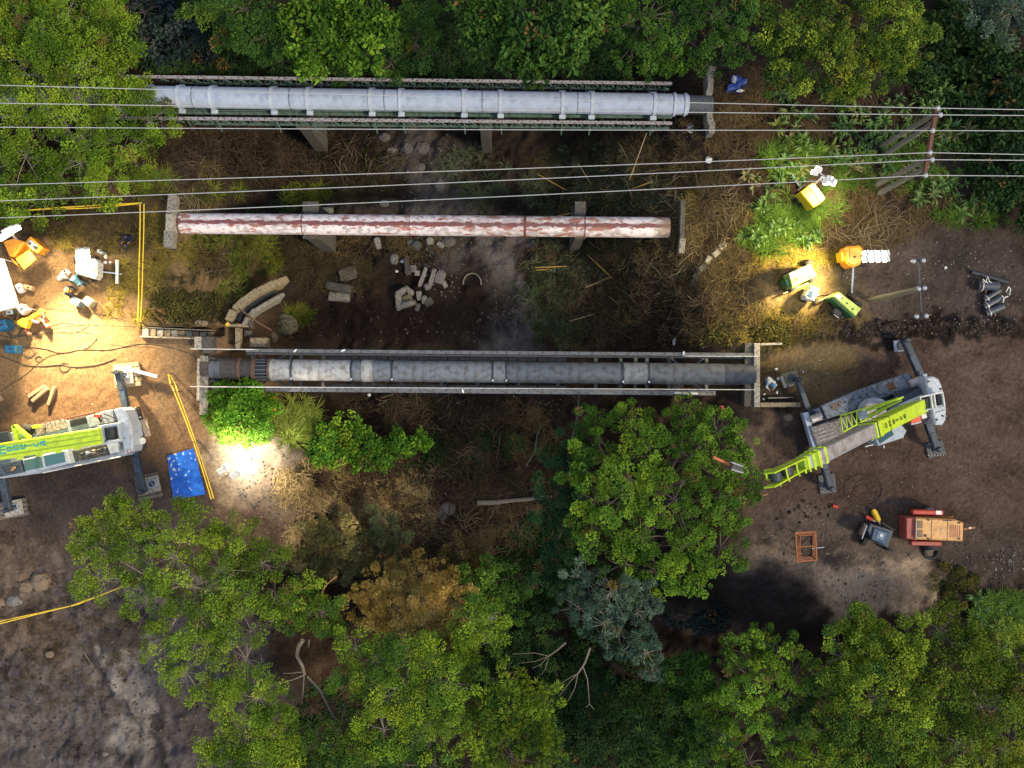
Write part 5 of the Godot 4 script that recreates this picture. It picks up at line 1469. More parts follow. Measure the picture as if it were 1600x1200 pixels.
	bar(jib, "jib_plate", ja.lerp(jb, 0.30), ja.lerp(jb, 0.40), 0.34, 0.12, grey)
	for k in 3:
		bar(jib, "jib_slot", ja.lerp(jb, 0.53 + 0.15 * k) + Vector3(0, 0.12, -0.08), ja.lerp(jb, 0.58 + 0.15 * k) + Vector3(0, 0.12, -0.08), 0.05, 0.02, dark, 0.0)
	put(t, "lift_cylinder", tube([P(1440, 621, 2.2), P(1405, 636, 3.2), P(1372, 654, 5.2)], [0.15, 0.15, 0.10], 14), M.crane_pale)
	loose_hoses(t, [[1396, 612, 1404, 616, 1412, 610, 1424, 612, 1432, 606], [1340, 648, 1350, 652, 1356, 648, 1364, 655], [1424, 655, 1432, 664, 1444, 660, 1452, 652], [1284, 652, 1296, 660, 1310, 656]], 2.1)
	bolts(t, 1290, 636, 1360, 607, 9, 1.47)
	bolts(t, 1366, 603, 1416, 586, 6, 1.55)
	bolts(t, 1294, 652, 1350, 631, 7, 1.47)
	plate(t, "deck_patch", [1384, 600, 1396, 596, 1401, 607, 1389, 611], 1.535, 0.03, mat("rust_patch", 0.16, 0.085, 0.05, 0.9, 0.0, "rusty", 1.0), 0.0)
	plate(t, "deck_patch", [1296, 632, 1312, 626, 1316, 635, 1300, 641], 1.465, 0.03, mat("rust_stain", 0.15, 0.115, 0.105, 0.9, 0.0, "dirty", 1.0), 0.0)
	for k in 6:
		disc(t, "deck_fitting", P(1300 + k * 11, 637 - k * 4.3, 1.5), Vector3.UP, 0.05, 0.06, dark, 8)
	stabiliser(t, 1264, 640, 1247, 593, 8, mat("outrigger_grey", 0.065, 0.08, 0.10, 0.5, 0.0, "dirty", 0.8), dark)
	stabiliser(t, 1440, 586, 1416, 532, 10.5, M.crane_blue, dark)
	stabiliser(t, 1446, 644, 1466, 702, 11, M.crane_blue, dark)
	stabiliser(t, 1281, 695, 1299, 764, 10, M.crane_blue, dark)
	var fl := "steel plates under the right crane's outriggers"
	var mud := mat("muddy_plate", 0.165, 0.155, 0.115, 0.8, 0.0, "dirty", 0.8)
	for f in [[1236.0, 592.0, 27.0, 22.0, 16.0, mud, "muddy steel plate under the outrigger nearest the abutment"], [1407.0, 540.0, 20.0, 18.0, 6.0, M.crane_grey, "grey steel plate under the uppermost outrigger of the right crane"], [1462.0, 702.0, 28.0, 23.0, 14.0, mat("slate_plate", 0.085, 0.095, 0.10, 0.7, 0.0, "dirty", 0.8), "dark steel plate under the lower right outrigger of the right crane"], [1293.0, 756.0, 26.0, 30.0, 8.0, M.slate_plate, "dark steel plate under the boom side outrigger, with bolts round its edge"]]:
		var o := thing("float_plate", f[6], "steel plate", P(f[0], f[1], 0.0), fl)
		plate_box(o, "plate", f[0], f[1], f[2], f[3], 0.14, 0.1, f[4], f[5], 0.02)
		disc(o, "socket", P(f[0] + 2, f[1], 0.17), Vector3.UP, 0.26, 0.08, dark)
		for k in 6:
			disc(o, "bolt", P(f[0] - f[2] * 0.42 + k * f[2] * 0.168, f[1] + f[3] * 0.4, 0.16), Vector3.UP, 0.03, 0.05, M.steel_boom, 6)
	pbar(solo_root("timber_block", "short pale block leaning at the edge of the muddy steel plate", "block", P(1227, 600, 0)), "block", 1221, 588, 1228, 606, 4, 0.3, 0.25, M.pale_concrete)
	# the hook block under the head, on its ropes
	var hp := P(1152, 728, 8.2)
	var hk := thing("crane_hook", "orange crane hook block hanging below the boom head over the green tree", "crane hook", hp)
	bar(hk, "hook_beam", P(1114, 714, 8.2), P(1143, 727, 8.2), 0.13, 0.22, mat("hook_orange", 0.62, 0.17, 0.06, 0.5, 0.0, "soft", 0.8), 0.02)
	bar(hk, "sheave_box", P(1142, 727, 8.4), P(1158, 733, 8.4), 0.42, 0.5, mat("hook_dark", 0.10, 0.09, 0.09, 0.5), 0.03)
	for s in [-1.0, 1.0]:
		bar(hk, "cheek_plate", P(1141, 727 + s * 5.5, 8.5), P(1159, 733 + s * 5.0, 8.5), 0.06, 0.55, mat("hook_grey", 0.45, 0.45, 0.47, 0.4), 0.01)
	put(hk, "hook", tube([P(1150, 729, 8.0), P(1150, 729, 7.6), P(1152, 730, 7.35), P(1155, 729, 7.5)], [0.07, 0.07, 0.08, 0.03], 8), M.hook_dark)
	for s in [0.0, 1.0]:
		var a := P(1146 + s * 8, 728 + s * 4, 8.6)
		put(hk, "rope", tube([a, on.call(1212.0) + out * (s - 0.5) * 0.25], [0.012], 5), M.hook_dark)

func solo_root(called: String, label: String, cat: String, at: Vector3, group := "") -> Node3D:
	return thing(called, label, cat, at, group)

# ---------- floodlights and site gear ----------
func spot(called: String, at: Vector3, to: Vector3, c: Color, e: float, angle: float, size := 0.3) -> void:
	var l := SpotLight3D.new()
	l.name = called
	l.light_color = c
	l.light_energy = e
	l.spot_angle = angle
	l.spot_angle_attenuation = 1.0
	l.spot_range = 80.0
	l.spot_attenuation = 2.0
	l.light_size = size
	l.shadow_enabled = true
	add_child(l)
	l.look_at_from_position(at, to, Vector3.FORWARD if absf((to - at).normalized().y) > 0.95 else Vector3.UP)

func lamp_head(parent: Node3D, at: Vector3, to: Vector3, w: float, h: float, glow: Material) -> void:
	var z := (at - to).normalized()
	var x := Vector3.UP.cross(z).normalized()
	var b := Basis(x, z.cross(x), z)
	var hd := put(parent, "lamp_head", box_mesh(Vector3(w, h, 0.12), 0.02), M.white_paint, Transform3D(b, at + z * 0.07))
	put(hd, "lamp_lens", box_mesh(Vector3(w * 0.96, h * 0.96, 0.2), 0.03), glow, Transform3D(b, at - z * 0.09))

func lamps() -> void:
	var warm := Color(1.0, 0.885, 0.665)
	var white := Color(1.0, 0.95, 0.86)
	var glow := lamp_mat("floodlight_glow", Color(1.0, 0.97, 0.9), 9.0)
	mat("tower_yellow", 0.66, 0.40, 0.025, 0.45, 0.0, "soft", 0.6)
	mat("tower_orange", 0.68, 0.27, 0.02, 0.45, 0.0, "soft", 0.6)
	mat("tower_dark", 0.04, 0.045, 0.05, 0.6)
	# the tower at the left edge
	var t := thing("light_tower", "yellow light tower with open flaps and glaring lamps at the left edge", "light tower", P(40, 395, 0))
	plate(t, "housing", [4, 377, 22, 372, 38, 378, 22, 402, 14, 400], 1.3, 1.0, M.tower_orange, 0.04)
	plate(t, "open_flap", [24, 404, 46, 390, 56, 405, 37, 421], 1.55, 0.08, mat("bright_yellow", 0.74, 0.56, 0.03, 0.45), 0.02)
	plate(t, "side_flap", [13, 399, 20, 404, 32, 418, 22, 412], 1.0, 0.06, M.tower_orange, 0.02)
	plate(t, "side_flap", [38, 379, 47, 369, 67, 387, 58, 396, 46, 389], 1.0, 0.8, M.tower_orange, 0.03)
	plate(t, "engine", [41, 379, 47, 374, 58, 384, 51, 391], 1.15, 0.3, M.crane_grey, 0.03)
	for k in 3:
		plate_box(t, "engine_part", 45 + k * 4, 380 + k * 3, 4, 4, 1.3, 0.2, 40, [M.tower_dark, M.crane_grey, M.tower_dark][k])
	put(t, "mast", tube([P(26, 374, 1.2), P(14, 361, 3.4)], [0.06], 8), M.crane_grey)
	bar(t, "lamp_bar", P(4, 362, 3.4), P(26, 356, 3.4), 0.07, 0.07, M.crane_grey)
	for q in [[3, 369], [9, 361], [17, 357], [25, 355]]:
		var p := P(q[0], q[1], 3.4)
		lamp_head(t, p, P(190, 600, 0), 0.34, 0.28, glow)
	plate_box(t, "lamp_hood", 12, 366, 18, 8, 3.3, 0.1, 30, M.white_paint)
	pbar(t, "drawbar", 66, 392, 80, 398, 1.5, 0.5, 0.08, M.tower_dark)
	spot("floodlight_left_wide", P(10, 361, 3.4) + Vector3(0.25, -0.05, 0.4), P(120, 500, 0), warm, 34.0, 68.0)
	spot("floodlight_left_far", P(20, 358, 3.4) + Vector3(0.25, -0.05, 0.4), P(165, 690, 0), warm, 470.0, 38.0)
	# the white cart with a lamp
	t = thing("white_cart", "small white cart with a glaring lamp on its mast, in front of two workers", "cart", P(134, 418, 0))
	plate(t, "body", [118, 405, 122, 402, 148, 404, 152.5, 410, 151.5, 430, 147, 436, 120, 428, 116.5, 424], 1.1, 0.7, mat("cart_white", 0.62, 0.62, 0.60, 0.5, 0.0, "dirty", 0.8), 0.06)
	plate_box(t, "lid", 137, 417, 18, 11, 1.18, 0.12, -20, M.white_paint)
	plate_box(t, "hatch", 141, 418, 6, 4, 1.22, 0.05, -50, M.crane_grey)
	for q in [[122, 430], [147, 433], [121, 406], [149, 407]]:
		disc(t, "wheel", P(q[0], q[1], 0.3), Vector3(1, 0, 0.1), 0.28, 0.2, M.black_rubber)
	put(t, "mast", tube([P(128, 408, 1.0), P(130, 397, 2.6)], [0.045], 8), M.crane_grey)
	for q in [[124, 392], [134, 391], [123, 400], [135, 399]]:
		lamp_head(t, P(q[0], q[1], 2.6), P(150, 520, 0), 0.3, 0.26, glow)
	pbar(t, "drawbar", 154, 424, 181, 427, 2.2, 0.4, 0.08, M.crane_grey)
	spot("floodlight_cart", P(129, 397, 2.5) + Vector3(0.05, -0.1, 0.4), P(190, 640, 0), warm, 40.0, 52.0)
	# the two small lamps on the bank
	t = thing("work_lights", "pair of small white work lights on a stand, flooding the pale bank", "work light", P(360, 738, 0))
	put(t, "stand", tube([P(358, 740, 0.05), P(359, 738, 1.85)], [0.03], 8), M.crane_grey)
	bar(t, "lamp_bar", P(345, 733, 1.9), P(374, 744, 1.9), 0.05, 0.05, M.crane_grey)
	for q in [[348, 733], [368, 741]]:
		var p := P(q[0], q[1], 1.9)
		lamp_head(t, p + Vector3(0.15, 0, -0.12), P(400, 700, -0.4), 0.34, 0.28, glow)
		put(t, "lamp_case", box_mesh(Vector3(0.4, 0.2, 0.3), 0.03), M.white_paint, Transform3D(Basis(Vector3.UP, 0.6), p + Vector3(-0.08, 0, 0.08)))
	for q in [[365, 750], [345, 745], [372, 738]]:
		put(t, "stand_leg", tube([P(358, 740, 0.5), P(q[0], q[1], 0.0)], [0.018], 6), M.crane_grey)
	spot("work_light_beam", P(362, 734, 1.9) + Vector3(0.3, 0.05, -0.25), P(425, 712, -0.9), white, 21.0, 76.0, 0.15)
	spot("work_light_beam_north", P(352, 728, 1.9) + Vector3(0.1, 0.05, -0.3), P(385, 650, 0.3), white, 27.0, 60.0, 0.15)
	# the orange tower on the right bank
	t = thing("light_tower", "rounded orange light tower with a row of glaring lamps, right bank", "light tower", P(1328, 402, 0))
	plate(t, "housing", [1320, 390, 1324, 385, 1344, 383, 1349, 388, 1349, 405, 1345, 413, 1336, 417, 1329, 416, 1321, 408], 1.4, 1.0, M.tower_orange, 0.12)
	plate(t, "housing_end", [1314, 393, 1321, 391, 1322, 408, 1316, 408], 1.2, 0.8, M.tower_yellow, 0.05)
	disc(t, "exhaust", P(1336, 401, 1.43), Vector3.UP, 0.07, 0.08, M.tower_dark, 10)
	pbar(t, "roof_rib", 1328, 386, 1328, 412, 1.2, 1.43, 0.06, mat("amber_trim", 0.5, 0.17, 0.01, 0.5))
	for q in [[1314, 396], [1315, 411], [1347, 412]]:
		disc(t, "wheel", P(q[0], q[1], 0.3), Vector3(0, 0, 1), 0.3, 0.22, M.black_rubber)
	put(t, "mast", tube([P(1346, 400, 1.2), P(1366, 400.5, 3.1)], [0.05], 8), M.crane_grey)
	bar(t, "lamp_bar", P(1349, 400, 3.15), P(1390, 401, 3.15), 0.06, 0.06, M.crane_grey)
	for k in 4:
		for s in [0, 1]:
			lamp_head(t, P(1354 + k * 10.5, 395.5 + s * 9.0, 3.1), P(1240, 440, 0), 0.30, 0.24, glow)
	bar(t, "drawbar", P(1333, 418, 0.4), P(1331, 458, 0.4), 0.09, 0.08, M.crane_grey)
	put(t, "drawbar_jack", tube([P(1331, 450, 0.9), P(1331, 450, 0.0)], [0.05], 8), M.crane_grey)
	put(t, "stabiliser_foot", box_mesh(Vector3(0.3, 0.08, 0.2), 0.02), M.tower_dark, Transform3D(Basis(), P(1330, 462, 0.05)))
	spot("floodlight_right", P(1366, 400, 3.0) + Vector3(-0.5, -0.1, 0.15), P(1190, 440, 0), Color(1.0, 0.89, 0.62), 118.0, 50.0)
	# the yellow tower below the wires
	t = thing("light_tower", "boxy yellow light tower below the lowest power wire, right bank", "light tower", P(1268, 304, 0))
	plate(t, "housing", [1251, 300, 1263, 291, 1283, 318, 1271, 324], 1.5, 1.1, mat("light_yellow", 0.78, 0.55, 0.03, 0.45, 0.0, "soft", 0.6), 0.04)
	plate(t, "roof_half", [1263, 290, 1272, 285, 1290, 309, 1283, 317], 1.35, 1.0, mat("cream_yellow", 0.62, 0.48, 0.20, 0.5, 0.0, "soft", 0.6), 0.04)
	plate(t, "vent", [1269, 311, 1273, 308, 1279, 316, 1274, 319], 1.53, 0.06, mat("vent_blue", 0.08, 0.12, 0.2, 0.5), 0.01)
	plate(t, "vent_label", [1271, 312, 1273, 310.6, 1276, 315, 1274, 316.4], 1.55, 0.04, M.white_paint, 0.0)
	for q in [[1249, 309], [1255, 316]]:
		disc(t, "wheel", P(q[0], q[1], 0.32), Vector3(0.55, 0, 0.83), 0.32, 0.2, M.black_rubber)
	pbar(t, "drawbar", 1237, 271, 1251, 293, 2.2, 0.5, 0.1, mat("drawbar_blue", 0.12, 0.17, 0.24, 0.5))
	pbar(t, "axle", 1246, 298, 1258, 288, 3, 0.5, 0.15, M.tower_dark)
	put(t, "mast", tube([P(1272, 288, 1.3), P(1287, 275, 3.0)], [0.05], 8), M.crane_grey)
	bar(t, "lamp_bar", P(1278, 267, 3.0), P(1297, 284, 3.0), 0.06, 0.06, M.crane_grey)
	for q in [[1273, 270, 1250, 262], [1279, 265, 1262, 250], [1290, 283, 1310, 320], [1296, 280, 1330, 320], [1301, 284, 1340, 330]]:
		lamp_head(t, P(q[0], q[1], 2.95), P(q[2], q[3], 0), 0.32, 0.26, glow)
	spot("floodlight_tower_west", P(1276, 267, 2.9) + Vector3(-0.3, -0.1, -0.1), P(1225, 275, 0), warm, 7.0, 70.0)
	spot("floodlight_tower_south", P(1296, 282, 2.9) + Vector3(0.15, -0.15, 0.35), P(1290, 340, 0), warm, 12.0, 70.0)

func hose(label: String, pts: Array, r: float, m: Material, cat := "hose", group := "hoses and cables on the left bank") -> void:
	var c := Curve3D.new()
	var w := []
	for k in range(0, pts.size(), 2):
		w.append(G(pts[k], pts[k + 1], r))
	for k in w.size():
		var d: Vector3 = (w[mini(k + 1, w.size() - 1)] - w[maxi(k - 1, 0)]) * 0.2
		c.add_point(w[k], -d, d)
	c.bake_interval = 0.25
	var b := c.get_baked_points()
	var q := []
	for p in b:
		q.append(Vector3(p.x, ground(p.x, p.z) + r * 0.9, p.z))
	if q.size() > 2:
		solo(cat, label, cat, tube(q, [r * 0.62], 5, false), m, Transform3D(), group)

func loop_px(u: float, v: float, ru: float, rv: float, turns: float, wob: float) -> Array:
	var o := []
	for k in int(turns * 10) + 1:
		var an := TAU * k / 10.0
		var f := 1.0 + wob * sin(an * 0.37)
		o.append(u + cos(an) * ru * f)
		o.append(v + sin(an) * rv * f)
	return o

func tape(label: String, pts: Array, lift: float, group: String) -> void:
	# barrier tape: a thin ribbon strung between thin posts
	var yel := mat("barrier_tape", 0.72, 0.50, 0.03, 0.5, 0.0, "none")
	var t := thing("barrier_tape", label, "barrier tape", G(pts[0], pts[1]), group)
	for k in range(0, pts.size() - 2, 2):
		var a := G(pts[k], pts[k + 1], lift)
		var b := G(pts[k + 2], pts[k + 3], lift)
		var n := maxi(2, int(a.distance_to(b) / 1.0))
		var st := begin()
		for q in n:
			var p := a.lerp(b, float(q) / n) - Vector3.UP * 0.05 * sin(PI * q / n)
			var p2 := a.lerp(b, float(q + 1) / n) - Vector3.UP * 0.05 * sin(PI * (q + 1) / n)
			add_bar(st, p, p2, 0.055, 0.012)
		put(t, "ribbon", st.commit(), yel)
		put(t, "post", tube([a + Vector3.UP * 0.05, Vector3(a.x, ground(a.x, a.z) - 0.1, a.z)], [0.025], 6), M.tower_dark)

func left_gear() -> void:
	var yel := "yellow barrier tapes"
	tape("yellow barrier tape running north to south beside the stairs, left strand", [219, 318, 217, 420, 215, 502], 0.9, yel)
	tape("yellow barrier tape running north to south beside the stairs, right strand", [225, 318, 223, 410, 219.5, 502], 0.8, yel)
	tape("slack yellow tape under the top left tree, reaching the corner of the double tape", [-10, 333, 80, 325, 160, 320, 222, 317], 0.9, yel)
	tape("second slack yellow tape under the top left tree, just below the first", [-10, 330, 70, 327, 140, 325, 219, 318], 0.6, yel)
	tape("left strand of the yellow tape along the blue sheet", [262, 584, 266, 600, 272, 612, 302, 690, 330, 780], 0.8, yel)
	tape("right strand of the yellow tape along the blue sheet", [263, 584, 271, 594, 277, 612, 306, 692, 334, 779], 0.75, yel)
	tape("yellow tape drooping across the burnt slope at the lower left", [-10, 977, 110, 947, 150, 933, 265, 888], 0.5, yel)
	tape("slack second strand of the yellow tape on the burnt slope", [-10, 973, 60, 958, 120, 945, 150, 933], 0.4, yel)
	# white tent
	var tw := mat("tent_white", 0.80, 0.80, 0.80, 0.7, 0.0, "none")
	var t := thing("tent", "corner of a white pitched tent at the left edge", "tent", P(0, 460, 0))
	var st := begin()
	var c0 := P(-60, 396, 2.1)
	var c1 := P(3, 404, 2.1)
	var c2 := P(27, 479, 2.1)
	var c3 := P(-60, 500, 2.1)
	var top := P(-55, 455, 3.3)
	for q in [[c0, c1], [c1, c2], [c2, c3]]:
		tri(st, q[0], q[1], top, Vector3.UP)
		quad(st, q[0], q[1], q[1] - Vector3(0, 0.22, 0), q[0] - Vector3(0, 0.22, 0), (q[0] + q[1]) / 2.0 - P(-60, 450, 2.1))
	put(t, "canopy", st.commit(), tw)
	for q in [c1, c2]:
		put(t, "pole", tube([q - Vector3(0.1, 0, 0), Vector3(q.x - 0.1, 0, q.z)], [0.03], 8), M.crane_grey)
	# boxes and tools
	var box := func(label: String, cat: String, called: String, u: float, v: float, w: float, d: float, h: float, turn: float, m: Material, lid: Material, group := "") -> Node3D:
		var o := thing(called, label, cat, P(u, v, 0), group)
		plate_box(o, "case", u, v, w, d, h, h, turn, m, 0.03)
		plate_box(o, "lid", u, v - 0.3, w * 0.86, d * 0.8, h + 0.05, 0.08, turn, lid, 0.02)
		plate_box(o, "handle", u, v - 0.4, w * 0.4, 1.4, h + 0.11, 0.08, turn, M.tower_dark, 0.01)
		return o
	var cas := "equipment cases near the tent"
	box.call("blue-grey equipment case on the sand, left one of two near the workers", "case", "equipment_case", 117.0, 471.5, 15.0, 11.0, 0.6, -28.0, mat("case_blue", 0.13, 0.19, 0.26, 0.5), mat("case_lid", 0.26, 0.33, 0.40, 0.5), cas)
	box.call("tan equipment case on the sand, right one of two near the workers", "case", "equipment_case", 136.5, 471.0, 14.0, 12.0, 0.6, -40.0, mat("case_tan", 0.30, 0.27, 0.19, 0.6), mat("case_cream", 0.56, 0.51, 0.38, 0.6), cas)
	box.call("pale grey case at the corner of the white tent", "case", "equipment_case", 33.0, 483.0, 12.0, 15.0, 0.6, 40.0, mat("case_grey", 0.42, 0.46, 0.54, 0.5), M.crane_pale if M.has("crane_pale") else M.crane_grey, cas)
	box.call("small dark case with a white lid under the tent's edge", "case", "equipment_case", 14.0, 488.0, 12.0, 9.0, 0.5, 10.0, M.tower_dark, M.crane_grey, cas)
	box.call("white carton beside the tent", "carton", "carton", 29.0, 450.0, 9.0, 14.0, 0.4, 30.0, M.white_paint, M.white_paint)
	box.call("brown carton beside the white carton", "carton", "carton", 43.0, 449.0, 14.0, 8.0, 0.4, -12.0, mat("cardboard", 0.36, 0.24, 0.15, 0.85), mat("cardboard_light", 0.45, 0.31, 0.2, 0.85))
	box.call("small grey toolbox right of the white cart's lamp", "toolbox", "toolbox", 155.5, 393.0, 9.0, 5.0, 0.35, -30.0, M.crane_grey, M.crane_grey)
	box.call("blue generator at the left edge below the tent", "generator", "generator", 16.0, 545.5, 19.0, 13.0, 0.7, -4.0, mat("gen_blue", 0.015, 0.095, 0.20, 0.45, 0.0, "soft", 1.0), mat("gen_blue_light", 0.02, 0.14, 0.30, 0.45))
	box.call("blue machine cut off by the left edge, beside the orange tool", "machine", "machine", 2.0, 508.0, 16.0, 16.0, 0.8, 20.0, M.gen_blue, M.gen_blue_light)
	# the orange and yellow breaker
	t = thing("digging_attachment", "orange and yellow machine arm with a blade lying on the sand by the tent", "machine", P(50, 503, 0))
	pbar(t, "arm", 40, 500, 64, 487, 6, 0.6, 0.3, M.tower_orange, 0.03)
	pbar(t, "arm_head", 60, 490, 66, 484, 9, 0.65, 0.3, M.tower_orange, 0.03)
	plate(t, "yellow_body", [25, 502, 33, 497, 43, 497, 42, 505, 39, 513, 32, 511, 26, 507], 0.7, 0.5, M.bright_yellow, 0.08)
	pbar(t, "blade", 62, 495, 74, 511, 5, 0.5, 0.4, mat("salmon_red", 0.48, 0.16, 0.10, 0.5), 0.03)
	pbar(t, "blade", 37, 514, 45, 523, 4, 0.4, 0.3, M.salmon_red, 0.03)
	pbar(t, "ram", 49, 500, 59, 504, 2, 0.6, 0.15, M.white_paint)
	pbar(t, "tie_bracket", 66, 488, 69, 497, 3, 0.7, 0.15, M.tower_dark)
	# barrier, timber, beams
	t = thing("white_post", "white post standing on a bar foot right of the white cart", "post", P(182, 427, 0))
	pbar(t, "post_bar", 182.5, 406, 182, 443, 4, 0.45, 0.12, M.white_paint)
	pbar(t, "foot", 160, 424.5, 190, 428.5, 2.2, 0.25, 0.1, M.crane_grey)
	var tim := "timber blocks on the left bank"
	for q in [[43.0, 620.0, 69.0, 603.0, "squared timber block, leftmost of three above the left crane"], [49.0, 627.0, 73.0, 606.5, "squared timber block, middle of three above the left crane"], [74.5, 633.0, 84.0, 604.0, "squared timber block, rightmost of three above the left crane"], [-6.0, 616.0, 2.0, 626.0, "timber block cut off by the left edge above the crane"]]:
		var o := thing("timber_block", q[4], "timber", P(q[0], q[1], 0), tim)
		pbar(o, "timber", q[0], q[1], q[2], q[3], 5.5, 0.22, 0.22, mat("block_wood", 0.34, 0.235, 0.15, 0.85, 0.0, "rough", 1.2), 0.02)
	t = thing("steel_beam", "white steel beam resting from the timber mat onto the sand", "beam", P(225, 583, 0))
	pbar(t, "beam", 206, 578.5, 245, 588.5, 5, 0.4, 0.2, M.crane_pale if M.has("crane_pale") else M.crane_grey, 0.02)
	# scraps by the cart
	for q in [[165, 400, 5, 9, "crumpled white paper right of the white cart"], [164, 410, 6, 4, "torn white sheet below the crumpled paper by the cart"], [172, 410, 4, 3, "small white bag beside the white post"], [160, 371, 4, 5, "white bottle lying on the soil above the cart"], [190, 391, 4, 3, "white cup nearest the seated worker"], [197, 390, 4, 3, "second white cup near the seated worker"], [178, 392, 3, 2, "white cap left of the two cups"], [77, 364, 3, 2, "white scrap in the dark soil right of the yellow tower"]]:
		solo("paper_scrap", q[4], "litter", blob(Vector3(q[2], 1.6, q[3]) * 0.018, q[0]), mat("paper_white", 0.75, 0.73, 0.68, 0.8, 0.0, "none"), Transform3D(Basis(), G(q[0], q[1], 0.03)), "white scraps round the white cart")
	# the blue sheet
	var pl := [261, 712, 303, 700.5, 321, 772, 271, 781]
	var st2 := begin()
	var nx := 26
	var nz := 40
	var im := Image.create(256, 384, false, Image.FORMAT_RGB8)
	im.fill(Color(0.06, 0.28, 0.72))
	var nf := FastNoiseLite.new()
	nf.seed = 8
	nf.frequency = 0.017
	nf.fractal_octaves = 4
	for y in 384:
		for x in 256:
			var k := nf.get_noise_2d(x * 1.2, y)
			var worn := smoothstep(0.36, 0.40, k + (0.13 if x < 90 and y < 250 else 0.0) - absf(y - 60.0) * 0.0006 - (0.05 if x > 150 else 0.0))
			var c := Color(0.10, 0.36 + 0.06 * k, 0.76 + 0.1 * k)
			im.set_pixel(x, y, c.lerp(Color(0.72, 0.76, 0.8), worn))
	var bm := StandardMaterial3D.new()
	bm.resource_name = "blue_sheet"
	bm.albedo_texture = ImageTexture.create_from_image(im)
	bm.roughness = 0.4
	var g := []
	for j in nz + 1:
		for i in nx + 1:
			var a := Vector2(pl[0], pl[1]).lerp(Vector2(pl[2], pl[3]), float(i) / nx)
			var b := Vector2(pl[6], pl[7]).lerp(Vector2(pl[4], pl[5]), float(i) / nx)
			var p := a.lerp(b, float(j) / nz)
			var w := P(p.x, p.y, 0.1)
			w.y = 0.12 + 0.06 * n_fine.get_noise_2d(w.x * 1.1, w.z * 0.7) + 0.03 * absf(n_fine.get_noise_2d(w.x * 3.0, w.z * 1.2))
			g.append(w)
	st2.set_smooth_group(0)
	for j in nz:
		for i in nx:
			var q := [j * (nx + 1) + i, j * (nx + 1) + i + 1, (j + 1) * (nx + 1) + i + 1, (j + 1) * (nx + 1) + i]
			for e in [0, 1, 2, 0, 2, 3]:
				st2.set_uv(Vector2(float(q[e] % (nx + 1)) / nx, float(q[e] / (nx + 1)) / nz))
				st2.add_vertex(g[q[e]])
	st2.generate_normals()
	solo("blue_sheet", "scuffed blue plastic sheet lying between the crane mat and the yellow tape", "sheet", st2.commit(), bm)
	solo("yellow_pipe_bend", "ribbed yellow plastic pipe sticking up between the bright bush and the long grass", "pipe", tube([P(427, 642, -0.3), P(427.5, 638, -0.25), P(428, 634, -0.2), P(428.2, 630, -0.15), P(428.4, 626, -0.1), P(428.6, 623, -0.05), P(429, 620, 0.0)], [0.16, 0.19, 0.16, 0.19, 0.16, 0.19, 0.13], 12), mat("pipe_yellow", 0.74, 0.40, 0.01, 0.45, 0.0, "none"))
	# cables
	var cab := mat("cable_black", 0.055, 0.042, 0.03, 0.7, 0.0, "none")
	var tanh_ := mat("hose_tan", 0.22, 0.15, 0.08, 0.8, 0.0, "none")
	hose("black cable across the sand from the blue generator to the abutment", [30, 540, 70, 545, 95, 551, 130, 546, 170, 546, 230, 537, 290, 550, 310, 566], 0.03, cab)
	hose("thick black cable sweeping along the bottom of the sandy yard", [0, 556, 30, 567, 55, 572, 95, 570, 112, 573, 150, 570, 180, 560], 0.035, cab)
	hose("thin cable running from the tent to the stairs", [60, 480, 110, 486, 160, 492, 215, 505, 245, 508, 300, 511], 0.022, cab)
	hose("black cable lying above the stairs towards the channel", [212, 504, 240, 509, 262, 508, 300, 512, 330, 519], 0.04, cab)
	hose("dark cable winding through the middle of the sandy yard", [10, 528, 60, 522, 110, 519, 150, 523, 143, 538, 128, 546, 95, 552, 70, 560, 40, 585, 0, 612], 0.022, cab)
	hose("thin cable from the timber mat to the yellow tape", [215, 577, 232, 600, 250, 625, 275, 660, 285, 682], 0.022, cab)
	hose("tan hose curling across the sand above the generator", [75, 510, 100, 504, 125, 508, 140, 505, 130, 514, 110, 520, 95, 514], 0.025, tanh_)
	hose("pale hose lying along the upper edge of the sandy yard", [75, 515, 120, 508, 170, 508, 215, 510], 0.02, tanh_)
	hose("tan hose from the middle of the yard to the dark seam", [150, 522, 165, 530, 176, 538, 210, 541, 250, 545, 300, 572, 316, 570], 0.02, tanh_)
	hose("coil of dark cable beside the blue generator", loop_px(46, 551, 9, 8, 2.6, 0.2), 0.02, cab)
	hose("small coil of cable below the generator's coil", loop_px(61, 561, 5, 4, 2.0, 0.2), 0.02, cab)
	hose("coil of cable on the sand above the timber blocks", loop_px(101, 574, 8, 7, 2.4, 0.12), 0.022, cab)
	hose("coil of brown rope left of the white cart", loop_px(90, 427, 8, 8, 3.2, 0.08), 0.035, tanh_)
	hose("coil of thin pale hose beside the tent", loop_px(74, 477, 6, 6, 2.0, 0.15), 0.02, tanh_)
	hose("loose coil of thin pale hose right of the tent's coil", loop_px(95, 481, 7, 5, 2.0, 0.2), 0.015, tanh_)
	hose("heavy dark hose coiled around the orange machine arm", loop_px(22, 517, 10, 9, 3.2, 0.15), 0.045, cab)
	hose("dark hose trailing from the orange machine arm to the left edge", [64, 514, 55, 521, 40, 524, 20, 528, 0, 524], 0.045, cab)
	hose("tangle of dark chain at the corner of the tent", loop_px(56, 484, 4, 6, 3.0, 0.4), 0.03, cab)

